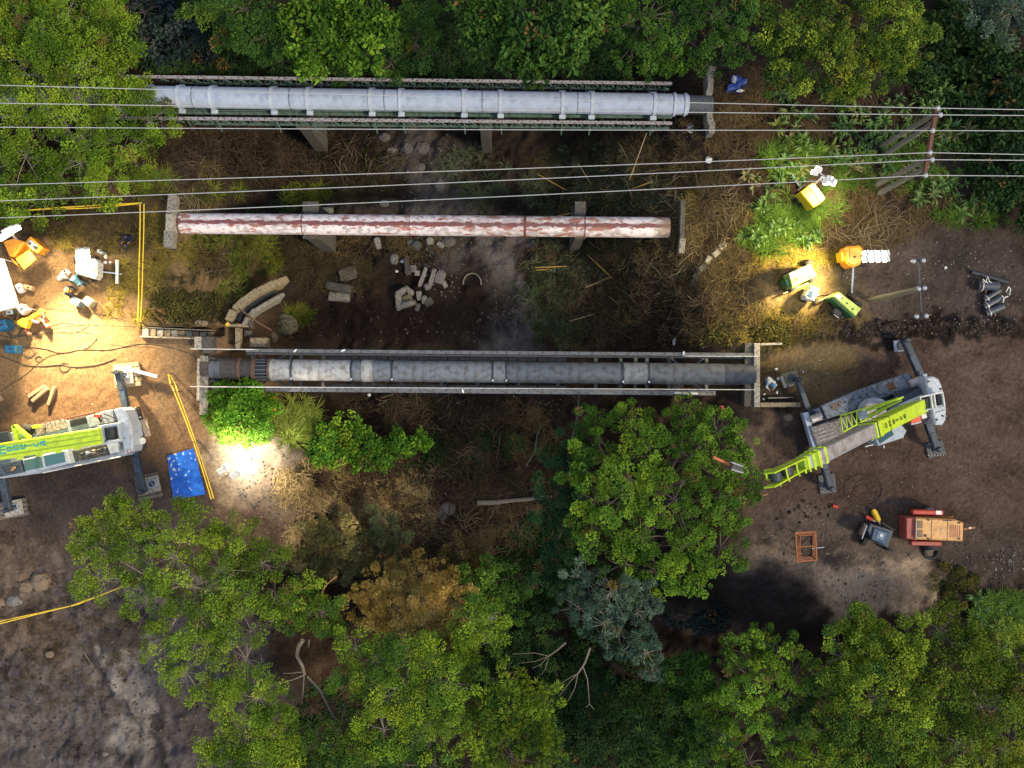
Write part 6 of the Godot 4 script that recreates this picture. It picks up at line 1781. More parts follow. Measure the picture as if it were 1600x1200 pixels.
func right_gear() -> void:
	var gl := mat("gen_lime", 0.56, 0.68, 0.15, 0.45, 0.0, "soft", 0.3)
	var gd := mat("gen_green", 0.05, 0.16, 0.06, 0.5)
	var t := thing("generator", "pale lime generator box in the full floodlight on the right bank", "generator", P(1251, 432, 0))
	plate(t, "canopy", [1232, 427, 1266, 412, 1277, 430, 1238, 450], 1.35, 1.0, gl, 0.05)
	plate(t, "roof_panel", [1233, 427.5, 1265, 413.5, 1269, 420, 1236, 435.5], 1.39, 0.06, mat("gen_cream", 0.74, 0.78, 0.55, 0.4), 0.01)
	plate(t, "end_panel", [1226, 437, 1231, 434, 1237, 446, 1231, 449], 1.2, 0.9, gd, 0.03)
	disc(t, "roof_cap", P(1246, 436, 1.38), Vector3.UP, 0.05, 0.06, gd, 8)
	disc(t, "roof_cap", P(1265, 432, 1.38), Vector3.UP, 0.05, 0.06, M.tower_dark, 8)
	for q in [[1237, 452], [1268, 438], [1230, 428], [1262, 411]]:
		disc(t, "wheel", P(q[0], q[1], 0.28), Vector3(0.42, 0, 0.9), 0.27, 0.2, M.black_rubber)
	pbar(t, "drawbar", 1224, 459, 1266, 441, 2.4, 0.4, 0.1, mat("drawbar_tan", 0.25, 0.21, 0.13, 0.7))
	t = thing("generator", "long lime generator box with a dark shadowed side, lower of the two on the right", "generator", P(1322, 478, 0))
	plate(t, "canopy", [1302, 463, 1311, 456, 1346, 482, 1337, 494], 1.35, 1.0, gl, 0.05)
	plate(t, "side_panel", [1298, 466, 1302, 463, 1337, 494, 1333, 496], 1.15, 0.9, gd, 0.02)
	plate(t, "roof_panel", [1304, 463, 1310, 458.5, 1318, 464.5, 1312, 469.5], 1.38, 0.06, M.gen_cream, 0.01)
	for q in [[1316, 466], [1324, 474], [1333, 483]]:
		disc(t, "roof_cap", P(q[0], q[1], 1.39), Vector3.UP, 0.05, 0.06, gd, 8)
	for q in [[1330, 463], [1311, 490], [1340, 474], [1300, 474]]:
		disc(t, "wheel", P(q[0], q[1], 0.28), Vector3(0.6, 0, -0.8), 0.27, 0.2, M.black_rubber)
	plate_box(t, "control_box", 1309, 488, 13, 9, 0.8, 0.6, -35, M.tower_dark)
	pbar(t, "control_strip", 1303, 491, 1311, 497, 1.2, 0.85, 0.05, M.white_paint)
	pbar(t, "drawbar", 1280, 470, 1303, 459, 2.2, 0.4, 0.1, M.drawbar_tan)
	t = thing("welding_machine", "small white welding machine with a dark front between the two lime generators", "machine", P(1267, 458, 0))
	plate(t, "casing", [1258, 461, 1267, 446, 1281, 451, 1272, 470, 1259, 466], 1.0, 0.8, M.white_paint, 0.05)
	plate(t, "front_panel", [1261, 462, 1265, 455, 1272, 457, 1268, 466], 1.04, 0.1, mat("navy_panel", 0.02, 0.05, 0.10, 0.3), 0.01)
	plate(t, "top_panel", [1267, 448, 1279, 452, 1276, 457, 1266, 454], 1.05, 0.08, mat("pale_blue_panel", 0.42, 0.5, 0.56, 0.4), 0.01)
	pbar(t, "handle", 1272, 464, 1280, 460, 2, 0.9, 0.1, M.crane_grey)
	for q in [[1258, 468], [1273, 472]]:
		disc(t, "wheel", P(q[0], q[1], 0.2), Vector3(0.8, 0, 0.5), 0.2, 0.12, M.black_rubber)
	for q in [["brown plank lying between the welding machine and the long generator", 1283, 478, 1290, 462], ["second brown plank, from the welding machine towards the drawbar", 1274, 462, 1300, 458]]:
		var o := thing("plank", q[0], "plank", P(q[1], q[2], 0), "planks among the generators")
		pbar(o, "board", q[1], q[2], q[3], q[4], 2.0, 0.12, 0.06, mat("plank_brown", 0.14, 0.085, 0.04, 0.85))
	# scrap pipes
	var black := mat("pipe_black", 0.028, 0.032, 0.042, 0.45, 0.0, "soft", 1.0)
	var slate := mat("pipe_slate", 0.06, 0.075, 0.10, 0.45, 0.0, "dirty", 1.0)
	var grp := "black steel pipe lengths heaped at the right edge"
	for q in [[1518.0, 425.0, 1574.0, 441.0, 0.14, black, "long thin black pipe, topmost of the heap at the right edge"], [1528.0, 446.0, 1560.0, 447.0, 0.26, slate, "stubby slate pipe with a flange below the long black pipe"], [1537.0, 469.0, 1562.0, 453.0, 0.16, slate, "upper of three parallel pipe lengths in the heap"], [1537.0, 480.0, 1563.0, 465.0, 0.18, slate, "middle of three parallel pipe lengths in the heap"], [1540.0, 490.0, 1568.0, 478.0, 0.2, slate, "lowest of three parallel pipe lengths in the heap"]]:
		var a := P(q[0], q[1], q[4])
		var b := P(q[2], q[3], q[4] + 0.1)
		var o := thing("steel_pipe", q[6], "pipe", Vector3(a.x, 0, a.z), grp)
		put(o, "pipe", tube([a, b], [q[4]], 16), q[5])
		if q[4] > 0.15:
			var d := (b - a).normalized()
			put(o, "flange", tube([a + d * 0.15, a + d * 0.22], [q[4] * 1.3], 16), M.steel_boom)
			put(o, "pipe_mouth", tube([a - d * 0.01, a + d * 0.02], [q[4] * 0.75], 14), M.black_rubber)
	for q in [["brown stake under the pipe heap, leftmost", 1541, 450, 1541, 462], ["brown stake sticking out below the pipe heap", 1543, 488, 1543.5, 502], ["short brown stake right of the lowest pipe", 1554, 482, 1555.5, 494]]:
		var o := thing("wooden_stake", q[0], "stake", P(q[1], q[2], 0), "stakes under the pipe heap")
		pbar(o, "stake", q[1], q[2], q[3], q[4], 2.6, 0.12, 0.1, mat("stake_brown", 0.22, 0.12, 0.09, 0.85))
	for q in [["white bent bracket with two holes on the stubby pipe", [1536, 436, 1540, 441, 1543, 432, 1546, 440, 1553, 444, 1546, 446, 1541, 440]], ["white wire bracket right of the pipe heap", [1576, 448, 1572, 456, 1577, 461, 1579, 452, 1576, 448]], ["thin white bent bar below the wire bracket", [1565, 462, 1569, 466, 1567, 473, 1569, 465, 1575, 463]]]:
		var pts := []
		for k in range(0, q[1].size(), 2): pts.append(P(q[1][k], q[1][k + 1], 0.5))
		solo("white_bracket", q[0], "bracket", tube(pts, [0.035], 6), M.white_paint, Transform3D(), "white brackets on the pipe heap")
	# rusty cage
	var cage := mat("cage_rust", 0.40, 0.15, 0.055, 0.8, 0.0, "rough", 1.5)
	t = thing("rusty_cage", "rust-orange open frame cage standing on the dark soil near the tree", "cage", P(1259, 853, 0))
	var lo := [P(1250, 836, 0.05), P(1270, 836, 0.05), P(1270, 870, 0.05), P(1250, 870, 0.05)]
	var hi := [P(1243, 832, 1.5), P(1274, 831, 1.5), P(1276, 875, 1.5), P(1246, 877, 1.5)]
	for k in 4:
		bar(t, "base_bar", lo[k], lo[(k + 1) % 4], 0.06, 0.06, cage)
		bar(t, "top_bar", hi[k], hi[(k + 1) % 4], 0.07, 0.07, cage)
		bar(t, "upright", lo[k], hi[k], 0.06, 0.06, cage)
		bar(t, "middle_bar", lo[k].lerp(hi[k], 0.5), lo[(k + 1) % 4].lerp(hi[(k + 1) % 4], 0.5), 0.05, 0.05, cage)
	bar(t, "cross_bar", hi[0].lerp(hi[3], 0.5), hi[1].lerp(hi[2], 0.5), 0.05, 0.05, cage)
	bar(t, "brace", lo[0], hi[3].lerp(lo[3], 0.5), 0.045, 0.045, cage)
	bar(t, "brace", lo[1], hi[2].lerp(lo[2], 0.5), 0.045, 0.045, cage)
	bar(t, "tow_bar", P(1268, 857, 0.6), P(1288, 855, 0.6), 0.05, 0.05, M.crane_grey)
	# dark skip with a blue lid
	t = thing("wheeled_machine", "dark wheeled machine with a blue lid and a white symbol, left of the orange compressor", "machine", P(1370, 833, 0))
	plate(t, "body", [1355, 828, 1360, 818, 1397, 829, 1388, 857, 1362, 844], 1.0, 0.7, M.crane_dark, 0.05)
	plate(t, "blue_lid", [1366, 824, 1390, 832, 1384, 852, 1361, 843], 1.1, 0.15, mat("lid_blue", 0.012, 0.05, 0.12, 0.35), 0.04)
	plate(t, "symbol_panel", [1373, 830, 1384, 834, 1380, 844, 1369, 840], 1.13, 0.05, mat("symbol_blue", 0.10, 0.17, 0.26, 0.4), 0.0)
	disc(t, "symbol", P(1377, 836.5, 1.15), Vector3.UP, 0.09, 0.03, M.crane_pale, 14)
	pbar(t, "side_box", 1344, 836, 1353, 818, 8, 0.9, 0.6, mat("maroon_box", 0.045, 0.02, 0.02, 0.6), 0.03)
	pbar(t, "side_edge", 1347, 842, 1355, 821, 1.4, 1.05, 0.06, M.crane_pale)
	disc(t, "wheel", P(1350, 845, 0.3), Vector3(0.9, 0, 0.4), 0.28, 0.2, M.black_rubber)
	disc(t, "wheel", P(1388, 858, 0.3), Vector3(0.4, 0, -0.9), 0.28, 0.2, M.black_rubber)
	pbar(t, "handle_bar", 1378, 817, 1399, 829, 1.6, 0.9, 0.06, M.tower_dark)
	var gas := "gas cylinders beside the dark wheeled machine"
	for q in [[1364.0, 796.0, 1373.0, 815.0, 0.17, mat("cyl_yellow", 0.62, 0.42, 0.02, 0.4), "yellow gas cylinder lying beside the dark machine"], [1353.0, 807.0, 1364.0, 813.0, 0.12, M.red_paint, "red gas cylinder lying beside the yellow one"]]:
		var o := thing("gas_cylinder", q[6], "gas cylinder", P(q[0], q[1], 0), gas)
		var a := P(q[0], q[1], 0.25)
		var b := P(q[2], q[3], 0.25)
		put(o, "tank", tube([a, a.lerp(b, 0.08), a.lerp(b, 0.2), a.lerp(b, 0.85), b], [q[4] * 0.4, q[4] * 0.85, q[4], q[4], q[4] * 0.6], 14), q[5])
		put(o, "valve", tube([b, b + (b - a).normalized() * 0.14], [0.05], 8), M.crane_pale)
	# orange compressor
	var oc := mat("compressor_orange", 0.60, 0.32, 0.11, 0.5, 0.0, "soft", 0.25)
	var rd := mat("compressor_red", 0.33, 0.065, 0.05, 0.5, 0.0, "soft", 0.3)
	t = thing("air_compressor", "orange towed air compressor with red ends, lower right", "compressor", P(1460, 826, 0))
	plate(t, "canopy", [1432, 809, 1494, 812, 1506, 817, 1505, 846, 1431, 843], 1.5, 0.9, oc, 0.07)
	plate(t, "red_end", [1416, 809, 1433, 808, 1432, 844, 1416, 842], 1.35, 0.9, rd, 0.05)
	pbar(t, "white_seam", 1432.5, 810, 1431.5, 843, 1.0, 1.53, 0.06, M.white_paint)
	for q in [[1437.5, 820], [1437.5, 834]]:
		plate_box(t, "window", q[0], q[1], 9, 11, 1.54, 0.06, 2, mat("compressor_window", 0.19, 0.12, 0.06, 0.3), 0.01)
	disc(t, "gauge", P(1446, 837, 1.52), Vector3.UP, 0.075, 0.06, M.tower_dark, 12)
	disc(t, "roof_bolt", P(1472, 829, 1.52), Vector3.UP, 0.04, 0.05, M.white_paint, 8)
	pbar(t, "roof_slot", 1474, 813.5, 1488, 813.8, 1.0, 1.53, 0.04, M.tower_dark, 0.0)
	pbar(t, "panel_seam", 1456, 811.5, 1455, 844, 0.6, 1.515, 0.03, M.tower_dark, 0.0)
	pbar(t, "panel_seam", 1481, 813, 1480, 845, 0.6, 1.515, 0.03, M.tower_dark, 0.0)
	for k in 6:
		pbar(t, "louvre", 1485 + k * 3, 820 + k * 0.3, 1485 + k * 3, 840, 0.8, 1.52, 0.03, rd, 0.0)
	for q in [[1451, 812.5], [1499, 817], [1499, 842], [1451, 842]]:
		disc(t, "lifting_eye", P(q[0], q[1], 1.54), Vector3.UP, 0.05, 0.07, M.tower_dark, 8)
	pbar(t, "side_tank", 1426, 800.5, 1475, 801.5, 8, 1.15, 0.4, M.red_paint, 0.06)
	plate_box(t, "tank_label", 1467, 801, 9, 6, 1.17, 0.05, -2, M.white_paint, 0.0)
	pbar(t, "lower_tank", 1424, 849, 1472, 850, 7, 0.9, 0.4, rd, 0.04)
	pbar(t, "frame_rail", 1418, 807, 1490, 808, 1.6, 1.0, 0.08, cage)
	for k in 7:
		pbar(t, "frame_post", 1428 + k * 10, 805, 1428 + k * 10, 809, 1.2, 1.0, 0.06, cage)
	for q in [[1453, 854], [1453, 800]]:
		var w := disc(t, "wheel", P(q[0], q[1], 0.42), Vector3(0, 0, 1), 0.45, 0.3, M.black_rubber)
		disc(w, "rim", P(q[0], q[1] + (4 if q[1] > 820 else -4), 0.42), Vector3(0, 0, 1), 0.22, 0.12, M.crane_grey)
	pbar(t, "tow_bar", 1505, 827, 1524, 824, 3, 0.6, 0.1, cage)
	plate_box(t, "tow_eye", 1516, 825, 5, 3, 0.7, 0.1, 20, M.white_paint)
	pbar(t, "exhaust_stack", 1412, 803, 1428, 783, 1.6, 0.4, 0.08, mat("rod_brown", 0.07, 0.045, 0.04, 0.8))
	solo("spare_tyre", "old black tyre half buried in the soil below the orange compressor", "tyre", ring_mesh(0.38, 0.11), M.black_rubber, Transform3D(Basis(Vector3.RIGHT, 0.25), G(1455, 862, 0.05)))
	# bits
	solo("red_can", "small red can lying in the dark soil near the cage", "can", tube([G(1301, 790, 0.1), G(1309, 792, 0.1)], [0.1, 0.1], 10), M.red_paint)
	solo("red_bag", "dark red bag at the foot of the abutment, half under the tree", "bag", blob(Vector3(0.2, 0.15, 0.18), 3), M.red_paint, Transform3D(Basis(), G(1127, 638, 0.1)))
	solo("blue_tarpaulin", "crumpled blue and white tarpaulin on the soil right of the end wall", "tarpaulin", blob(Vector3(0.55, 0.16, 0.32), 21, 0.9, 12, 18), mat("tarp_blue", 0.025, 0.075, 0.34, 0.45, 0.0, "none"), Transform3D(Basis(Vector3.UP, 0.3), G(1152, 133, 0.1)))
	for q in [[1147, 124, 0.12, 0.2, "white fold of the crumpled blue tarpaulin, upper one"], [1157, 142, 0.2, 0.07, "white fold of the crumpled blue tarpaulin, lower one"]]:
		solo("white_rag", q[4], "rag", blob(Vector3(q[2], 0.1, q[3]), q[0], 0.6), M.white_paint, Transform3D(Basis(), G(q[0], q[1], 0.28)))
	for q in [[1213, 577, 5, 4, "white paper triangle on the soil inside the abutment kerb"], [1216, 592, 5, 4, "white paper cup left of the muddy steel plate"], [1214, 613, 5, 3, "white bottle below the worker inside the kerb"], [1194, 616, 4, 2, "white scrap beside the worker at the kerb"], [1193, 624, 3, 4, "second white scrap at the corner of the kerb"], [1255, 581, 4, 2, "white rag on the muddy steel plate"], [1381, 698, 5, 3, "white scrap on the soil below the crane cab"], [1108, 250, 10, 12, "crumpled grey-white plastic bag on the slope under the wires"], [1080, 200, 16, 12, "torn clear plastic heap under the end of the grey pipe"], [1098, 541, 7, 9, "white plastic canister above the girder, right end"], [1055, 532, 8, 12, "torn white plastic above the girder, left of the canister"], [1478, 418, 5, 4, "pale plastic lump in the dark soil above the pipe heap"]]:
		solo("plastic_litter", q[4], "litter", blob(Vector3(q[2], 2.0, q[3]) * 0.018, q[0], 0.5), mat("litter_white", 0.55, 0.56, 0.58, 0.6, 0.0, "none"), Transform3D(Basis(Vector3.UP, q[0]), G(q[0], q[1], 0.04)), "pieces of white litter on the right bank")
	hose("thin pale cable on the sand below the long generator", [1328, 490, 1305, 502, 1270, 518], 0.015, M.crane_grey, "cable", "")
	hose("coil of black cable inside the abutment kerb", loop_px(1194, 545, 6, 7, 2.2, 0.15), 0.02, M.black_rubber, "cable", "")
	hose("dark red coil of hose on the soil below the right crane", loop_px(1350, 765, 20, 15, 3.4, 0.6), 0.022, mat("hose_maroon", 0.035, 0.015, 0.015, 0.8), "hose", "")

func ring_mesh(r: float, w: float) -> Mesh:
	var pts := []
	for k in 25:
		pts.append(Vector3(cos(TAU * k / 24.0), 0, sin(TAU * k / 24.0)) * r)
	return tube(pts, [w], 8, false)

# ---------- people ----------
# a body is one skin over a field of tapered bones: [joint a, joint b, radius a, radius b, colour]
func body_mesh(bones: Array, cols: Array, cell: float, st: SurfaceTool) -> void:
	var lo := Vector3.ONE * 99.0
	var hi := -lo
	for b in bones:
		for k in 2:
			var r: float = b[2 + k] + 0.07
			lo = lo.min((b[k] as Vector3) - Vector3.ONE * r)
			hi = hi.max((b[k] as Vector3) + Vector3.ONE * r)
	var n := Vector3i(((hi - lo) / cell).ceil()) + Vector3i.ONE
	var sy := n.x
	var sz := n.x * n.y
	var field := PackedFloat32Array()
	field.resize(sz * n.z)
	field.fill(1.0)
	var near := PackedFloat32Array()
	near.resize(sz * n.z)
	near.fill(9.0)
	var who := PackedByteArray()
	who.resize(sz * n.z)
	for bi in bones.size():
		var a: Vector3 = bones[bi][0]
		var b: Vector3 = bones[bi][1]
		var ra: float = bones[bi][2]
		var rb: float = bones[bi][3]
		var m := maxf(ra, rb) + 0.06
		var p0 := Vector3i(((a.min(b) - Vector3.ONE * m - lo) / cell).floor()).clamp(Vector3i.ZERO, n - Vector3i.ONE)
		var p1 := Vector3i(((a.max(b) + Vector3.ONE * m - lo) / cell).ceil()).clamp(Vector3i.ZERO, n - Vector3i.ONE)
		var ab := b - a
		var l2 := maxf(ab.length_squared(), 1e-6)
		for z in range(p0.z, p1.z + 1):
			for y in range(p0.y, p1.y + 1):
				for x in range(p0.x, p1.x + 1):
					var p := lo + Vector3(x, y, z) * cell
					var t := clampf((p - a).dot(ab) / l2, 0.0, 1.0)
					var d := p.distance_to(a + ab * t) - lerpf(ra, rb, t)
					if d > 0.06:
						continue
					var i := x + y * sy + z * sz
					if d < near[i]:
						near[i] = d
						who[i] = bones[bi][4]
					var f := field[i]
					var h := maxf(0.035 - absf(f - d), 0.0) / 0.035
					field[i] = minf(f, d) - h * h * 0.035 * 0.25
	var verts := {}
	for z in n.z - 1:
		for y in n.y - 1:
			for x in n.x - 1:
				var i := x + y * sy + z * sz
				var s := 0
				var c := 0
				for k in 8:
					if field[i + (k & 1) + ((k >> 1) & 1) * sy + (k >> 2) * sz] < 0.0: c += 1
				if c == 0 or c == 8:
					continue
				var sum := Vector3.ZERO
				var cnt := 0
				for e in [[0, 1], [2, 3], [4, 5], [6, 7], [0, 2], [1, 3], [4, 6], [5, 7], [0, 4], [1, 5], [2, 6], [3, 7]]:
					var qa := Vector3(e[0] & 1, (e[0] >> 1) & 1, e[0] >> 2)
					var qb := Vector3(e[1] & 1, (e[1] >> 1) & 1, e[1] >> 2)
					var fa := field[i + int(qa.x) + int(qa.y) * sy + int(qa.z) * sz]
					var fb := field[i + int(qb.x) + int(qb.y) * sy + int(qb.z) * sz]
					if (fa < 0.0) != (fb < 0.0):
						sum += qa.lerp(qb, fa / (fa - fb))
						cnt += 1
				verts[i] = lo + (Vector3(x, y, z) + sum / cnt) * cell
	var grad := func(i: int) -> Vector3:
		return Vector3(field[i + 1] - field[i - 1], field[i + sy] - field[i - sy], field[i + sz] - field[i - sz]).normalized()
	for i in verts:
		for ax in 3:
			var step: int = [1, sy, sz][ax]
			var o1: int = [sy, sz, 1][ax]
			var o2: int = [sz, 1, sy][ax]
			if i - o1 - o2 < 0 or i + step >= field.size() or (field[i] < 0.0) == (field[i + step] < 0.0):
				continue
			var q := [i, i - o1, i - o1 - o2, i - o2]
			if not (verts.has(q[1]) and verts.has(q[2]) and verts.has(q[3])):
				continue
			var v: Array = q.map(func(k): return verts[k])
			var g: Vector3 = grad.call(i)
			var flip: bool = ((v[2] - v[0]) as Vector3).cross(v[1] - v[0]).dot(g) < 0.0
			for k in ([0, 2, 1, 0, 3, 2] if flip else [0, 1, 2, 0, 2, 3]):
				st.set_uv(Vector2.ZERO)
				st.set_color(cols[who[i if field[i] < 0.0 else i + step]])
				st.set_normal(grad.call(q[k]) if q[k] > sz + sy else g)
				st.add_vertex(v[k])

func person(label: String, u: float, v: float, turn: float, pose: String, shirt: Color, trousers: Color, hat: Color, sleeve := true) -> void:
	var at := G(u, v)
	var t := thing("person", label, "person", at)
	var hip := Vector3(0, 0.95, 0)
	var neck := Vector3(0, 1.46, 0.02)
	var head := Vector3(0, 1.63, 0.04)
	var kn := [Vector3(-0.11, 0.5, 0.03), Vector3(0.11, 0.5, 0.03)]
	var an := [Vector3(-0.12, 0.09, 0), Vector3(0.12, 0.09, 0)]
	var el := [Vector3(-0.24, 1.15, -0.04), Vector3(0.24, 1.15, -0.04)]
	var wr := [Vector3(-0.24, 0.92, 0.12), Vector3(0.24, 0.92, 0.12)]
	if pose == "bend":
		hip = Vector3(0, 0.93, -0.12)
		neck = Vector3(0, 1.22, 0.32)
		head = Vector3(0, 1.25, 0.5)
		el = [Vector3(-0.26, 0.95, 0.42), Vector3(0.26, 0.95, 0.42)]
		wr = [Vector3(-0.14, 0.75, 0.55), Vector3(0.16, 0.73, 0.55)]
	elif pose == "crouch":
		hip = Vector3(0, 0.36, -0.12)
		neck = Vector3(0, 0.82, 0.1)
		head = Vector3(0, 0.95, 0.2)
		kn = [Vector3(-0.19, 0.5, 0.27), Vector3(0.19, 0.5, 0.27)]
		an = [Vector3(-0.14, 0.09, -0.02), Vector3(0.14, 0.09, -0.02)]
		el = [Vector3(-0.27, 0.58, 0.26), Vector3(0.27, 0.58, 0.26)]
		wr = [Vector3(-0.1, 0.42, 0.45), Vector3(0.12, 0.40, 0.45)]
	elif pose == "sit":
		hip = Vector3(0, 0.13, -0.1)
		neck = Vector3(0, 0.62, -0.02)
		head = Vector3(0, 0.78, 0.04)
		kn = [Vector3(-0.17, 0.42, 0.3), Vector3(0.17, 0.36, 0.34)]
		an = [Vector3(-0.15, 0.09, 0.62), Vector3(0.17, 0.09, 0.68)]
		el = [Vector3(-0.26, 0.36, 0.1), Vector3(0.26, 0.36, 0.1)]
		wr = [Vector3(-0.14, 0.4, 0.32), Vector3(0.16, 0.36, 0.34)]
	var skin := Color(0.22, 0.12, 0.075)
	var cols := [shirt, trousers, skin, Color(0.03, 0.025, 0.02)]
	var up := (neck - hip).normalized()
	var across := Vector3.RIGHT
	var chest := hip.lerp(neck, 0.68)
	var bones := [[hip - across * 0.06, hip + across * 0.06, 0.125, 0.125, 1], [hip, hip.lerp(neck, 0.4), 0.13, 0.125, 0], [hip.lerp(neck, 0.35) - across * 0.03, chest - across * 0.055, 0.11, 0.125, 0], [hip.lerp(neck, 0.35) + across * 0.03, chest + across * 0.055, 0.11, 0.125, 0],
		[neck - up * 0.06 - across * 0.15, neck - up * 0.06 + across * 0.15, 0.075, 0.075, 0], [neck - up * 0.03, head, 0.055, 0.055, 2]]
	for k in 2:
		var s := -1.0 if k == 0 else 1.0
		var sh := neck - up * 0.065 + across * s * 0.175
		var hj := hip + across * s * 0.09
		bones += [[sh, el[k], 0.058, 0.045, 0], [el[k], wr[k], 0.043, 0.03, 0 if sleeve else 2], [hj, kn[k], 0.09, 0.06, 1], [kn[k], an[k], 0.06, 0.042, 1], [an[k] + Vector3(0, -0.03, -0.04), an[k] + Vector3(0, -0.05, 0.15), 0.045, 0.035, 3]]
	var st := begin()
	body_mesh(bones, cols, 0.024, st)
	# the head has a grid of its own, with brow, nose, chin and ears
	var look := (head - neck).slide(across).normalized()
	var fwd := across.cross(look).normalized()
	if fwd.z < 0.0: fwd = -fwd
	body_mesh([[head + look * 0.05 - fwd * 0.01, head + look * 0.0, 0.085, 0.075, 2], [head - look * 0.02 + fwd * 0.02, head - look * 0.075 + fwd * 0.045, 0.062, 0.035, 2], [head + look * 0.015 + fwd * 0.085, head - look * 0.02 + fwd * 0.098, 0.008, 0.014, 2],
		[head - across * 0.08, head - across * 0.083 - look * 0.03, 0.014, 0.01, 2], [head + across * 0.08, head + across * 0.083 - look * 0.03, 0.014, 0.01, 2]], cols, 0.013, st)
	st.set_color(Color(0.015, 0.01, 0.01))
	for s in [-1.0, 1.0]:
		var e: Vector3 = head + look * 0.01 + fwd * 0.078 + across * 0.03 * s
		add_tube(st, [e - fwd * 0.004, e + fwd * 0.004], [0.007, 0.006], 6)
	var mo := head - look * 0.05 + fwd * 0.082
	st.set_color(Color(0.12, 0.05, 0.04))
	add_tube(st, [mo - across * 0.022, mo + fwd * 0.004, mo + across * 0.022], [0.003, 0.006, 0.003], 5)
	# hands: a palm, four bent fingers and a thumb from the side
	st.set_color(skin)
	for k in 2:
		var s := -1.0 if k == 0 else 1.0
		var d: Vector3 = (wr[k] - el[k]).normalized()
		var x := d.cross(Vector3.UP).normalized()
		var pn := x.cross(d)
		var pk: Vector3 = wr[k] + d * 0.09
		add_tube(st, [wr[k], wr[k] + d * 0.04, pk], [0.026, 0.036, 0.034], 8)
		for f in 4:
			var r: Vector3 = pk - d * 0.01 + x * (f - 1.5) * 0.019
			var len: float = [0.07, 0.08, 0.075, 0.06][f]
			add_tube(st, [r, r + d * len * 0.45 - pn * 0.006, r + d * len * 0.75 - pn * 0.022, r + d * len * 0.9 - pn * 0.04], [0.0095, 0.009, 0.008, 0.006], 6)
		var th: Vector3 = wr[k] + d * 0.035 - x * s * 0.03
		add_tube(st, [th, th + d * 0.03 - x * s * 0.025 - pn * 0.008, th + d * 0.055 - x * s * 0.03 - pn * 0.02], [0.013, 0.011, 0.008], 6)
	var m := leaf_mat("clothes_and_skin", 0.0, 0.8)
	m.backlight_enabled = false
	var tr := Transform3D(Basis(Vector3.UP, deg_to_rad(turn)), at)
	put(t, "body", st.commit(), m, tr)
	var hb := Basis(across, look, across.cross(look))
	var hm := begin()
	add_tube(hm, [Vector3(0, 0.045, 0), Vector3(0, 0.06, 0), Vector3(0, 0.062, 0), Vector3(0, 0.10, 0), Vector3(0, 0.135, 0), Vector3(0, 0.15, 0)], [0.135, 0.133, 0.108, 0.102, 0.065, 0.01], 14)
	var hatm := mat("helmet %s" % hat.to_html(), hat.r, hat.g, hat.b, 0.35, 0.0, "none")
	put(t, "helmet", hm.commit(), hatm, tr * Transform3D(hb, head))

func people() -> void:
	person("person in a pale grey shirt bending over beside the white cart", 110, 437, 120, "bend", Color(0.32, 0.32, 0.31), Color(0.12, 0.11, 0.10), Color(0.65, 0.68, 0.68))
	person("person in a teal shirt bending towards the lower side of the white cart", 136, 444, -140, "bend", Color(0.10, 0.22, 0.27), Color(0.06, 0.09, 0.13), Color(0.45, 0.62, 0.68))
	person("person in navy and white crouching above the two equipment cases", 112, 455, 75, "crouch", Color(0.03, 0.035, 0.06), Color(0.22, 0.22, 0.24), Color(0.68, 0.50, 0.03))
	person("person in dark navy clothes sitting on the ground beside the yellow tape", 203, 373, -30, "sit", Color(0.018, 0.02, 0.05), Color(0.025, 0.025, 0.055), Color(0.03, 0.03, 0.06), false)
	person("person in a white shirt crouching inside the abutment kerb, light blue helmet", 1199, 596, 10, "crouch", Color(0.62, 0.64, 0.64), Color(0.06, 0.16, 0.30), Color(0.10, 0.36, 0.62))

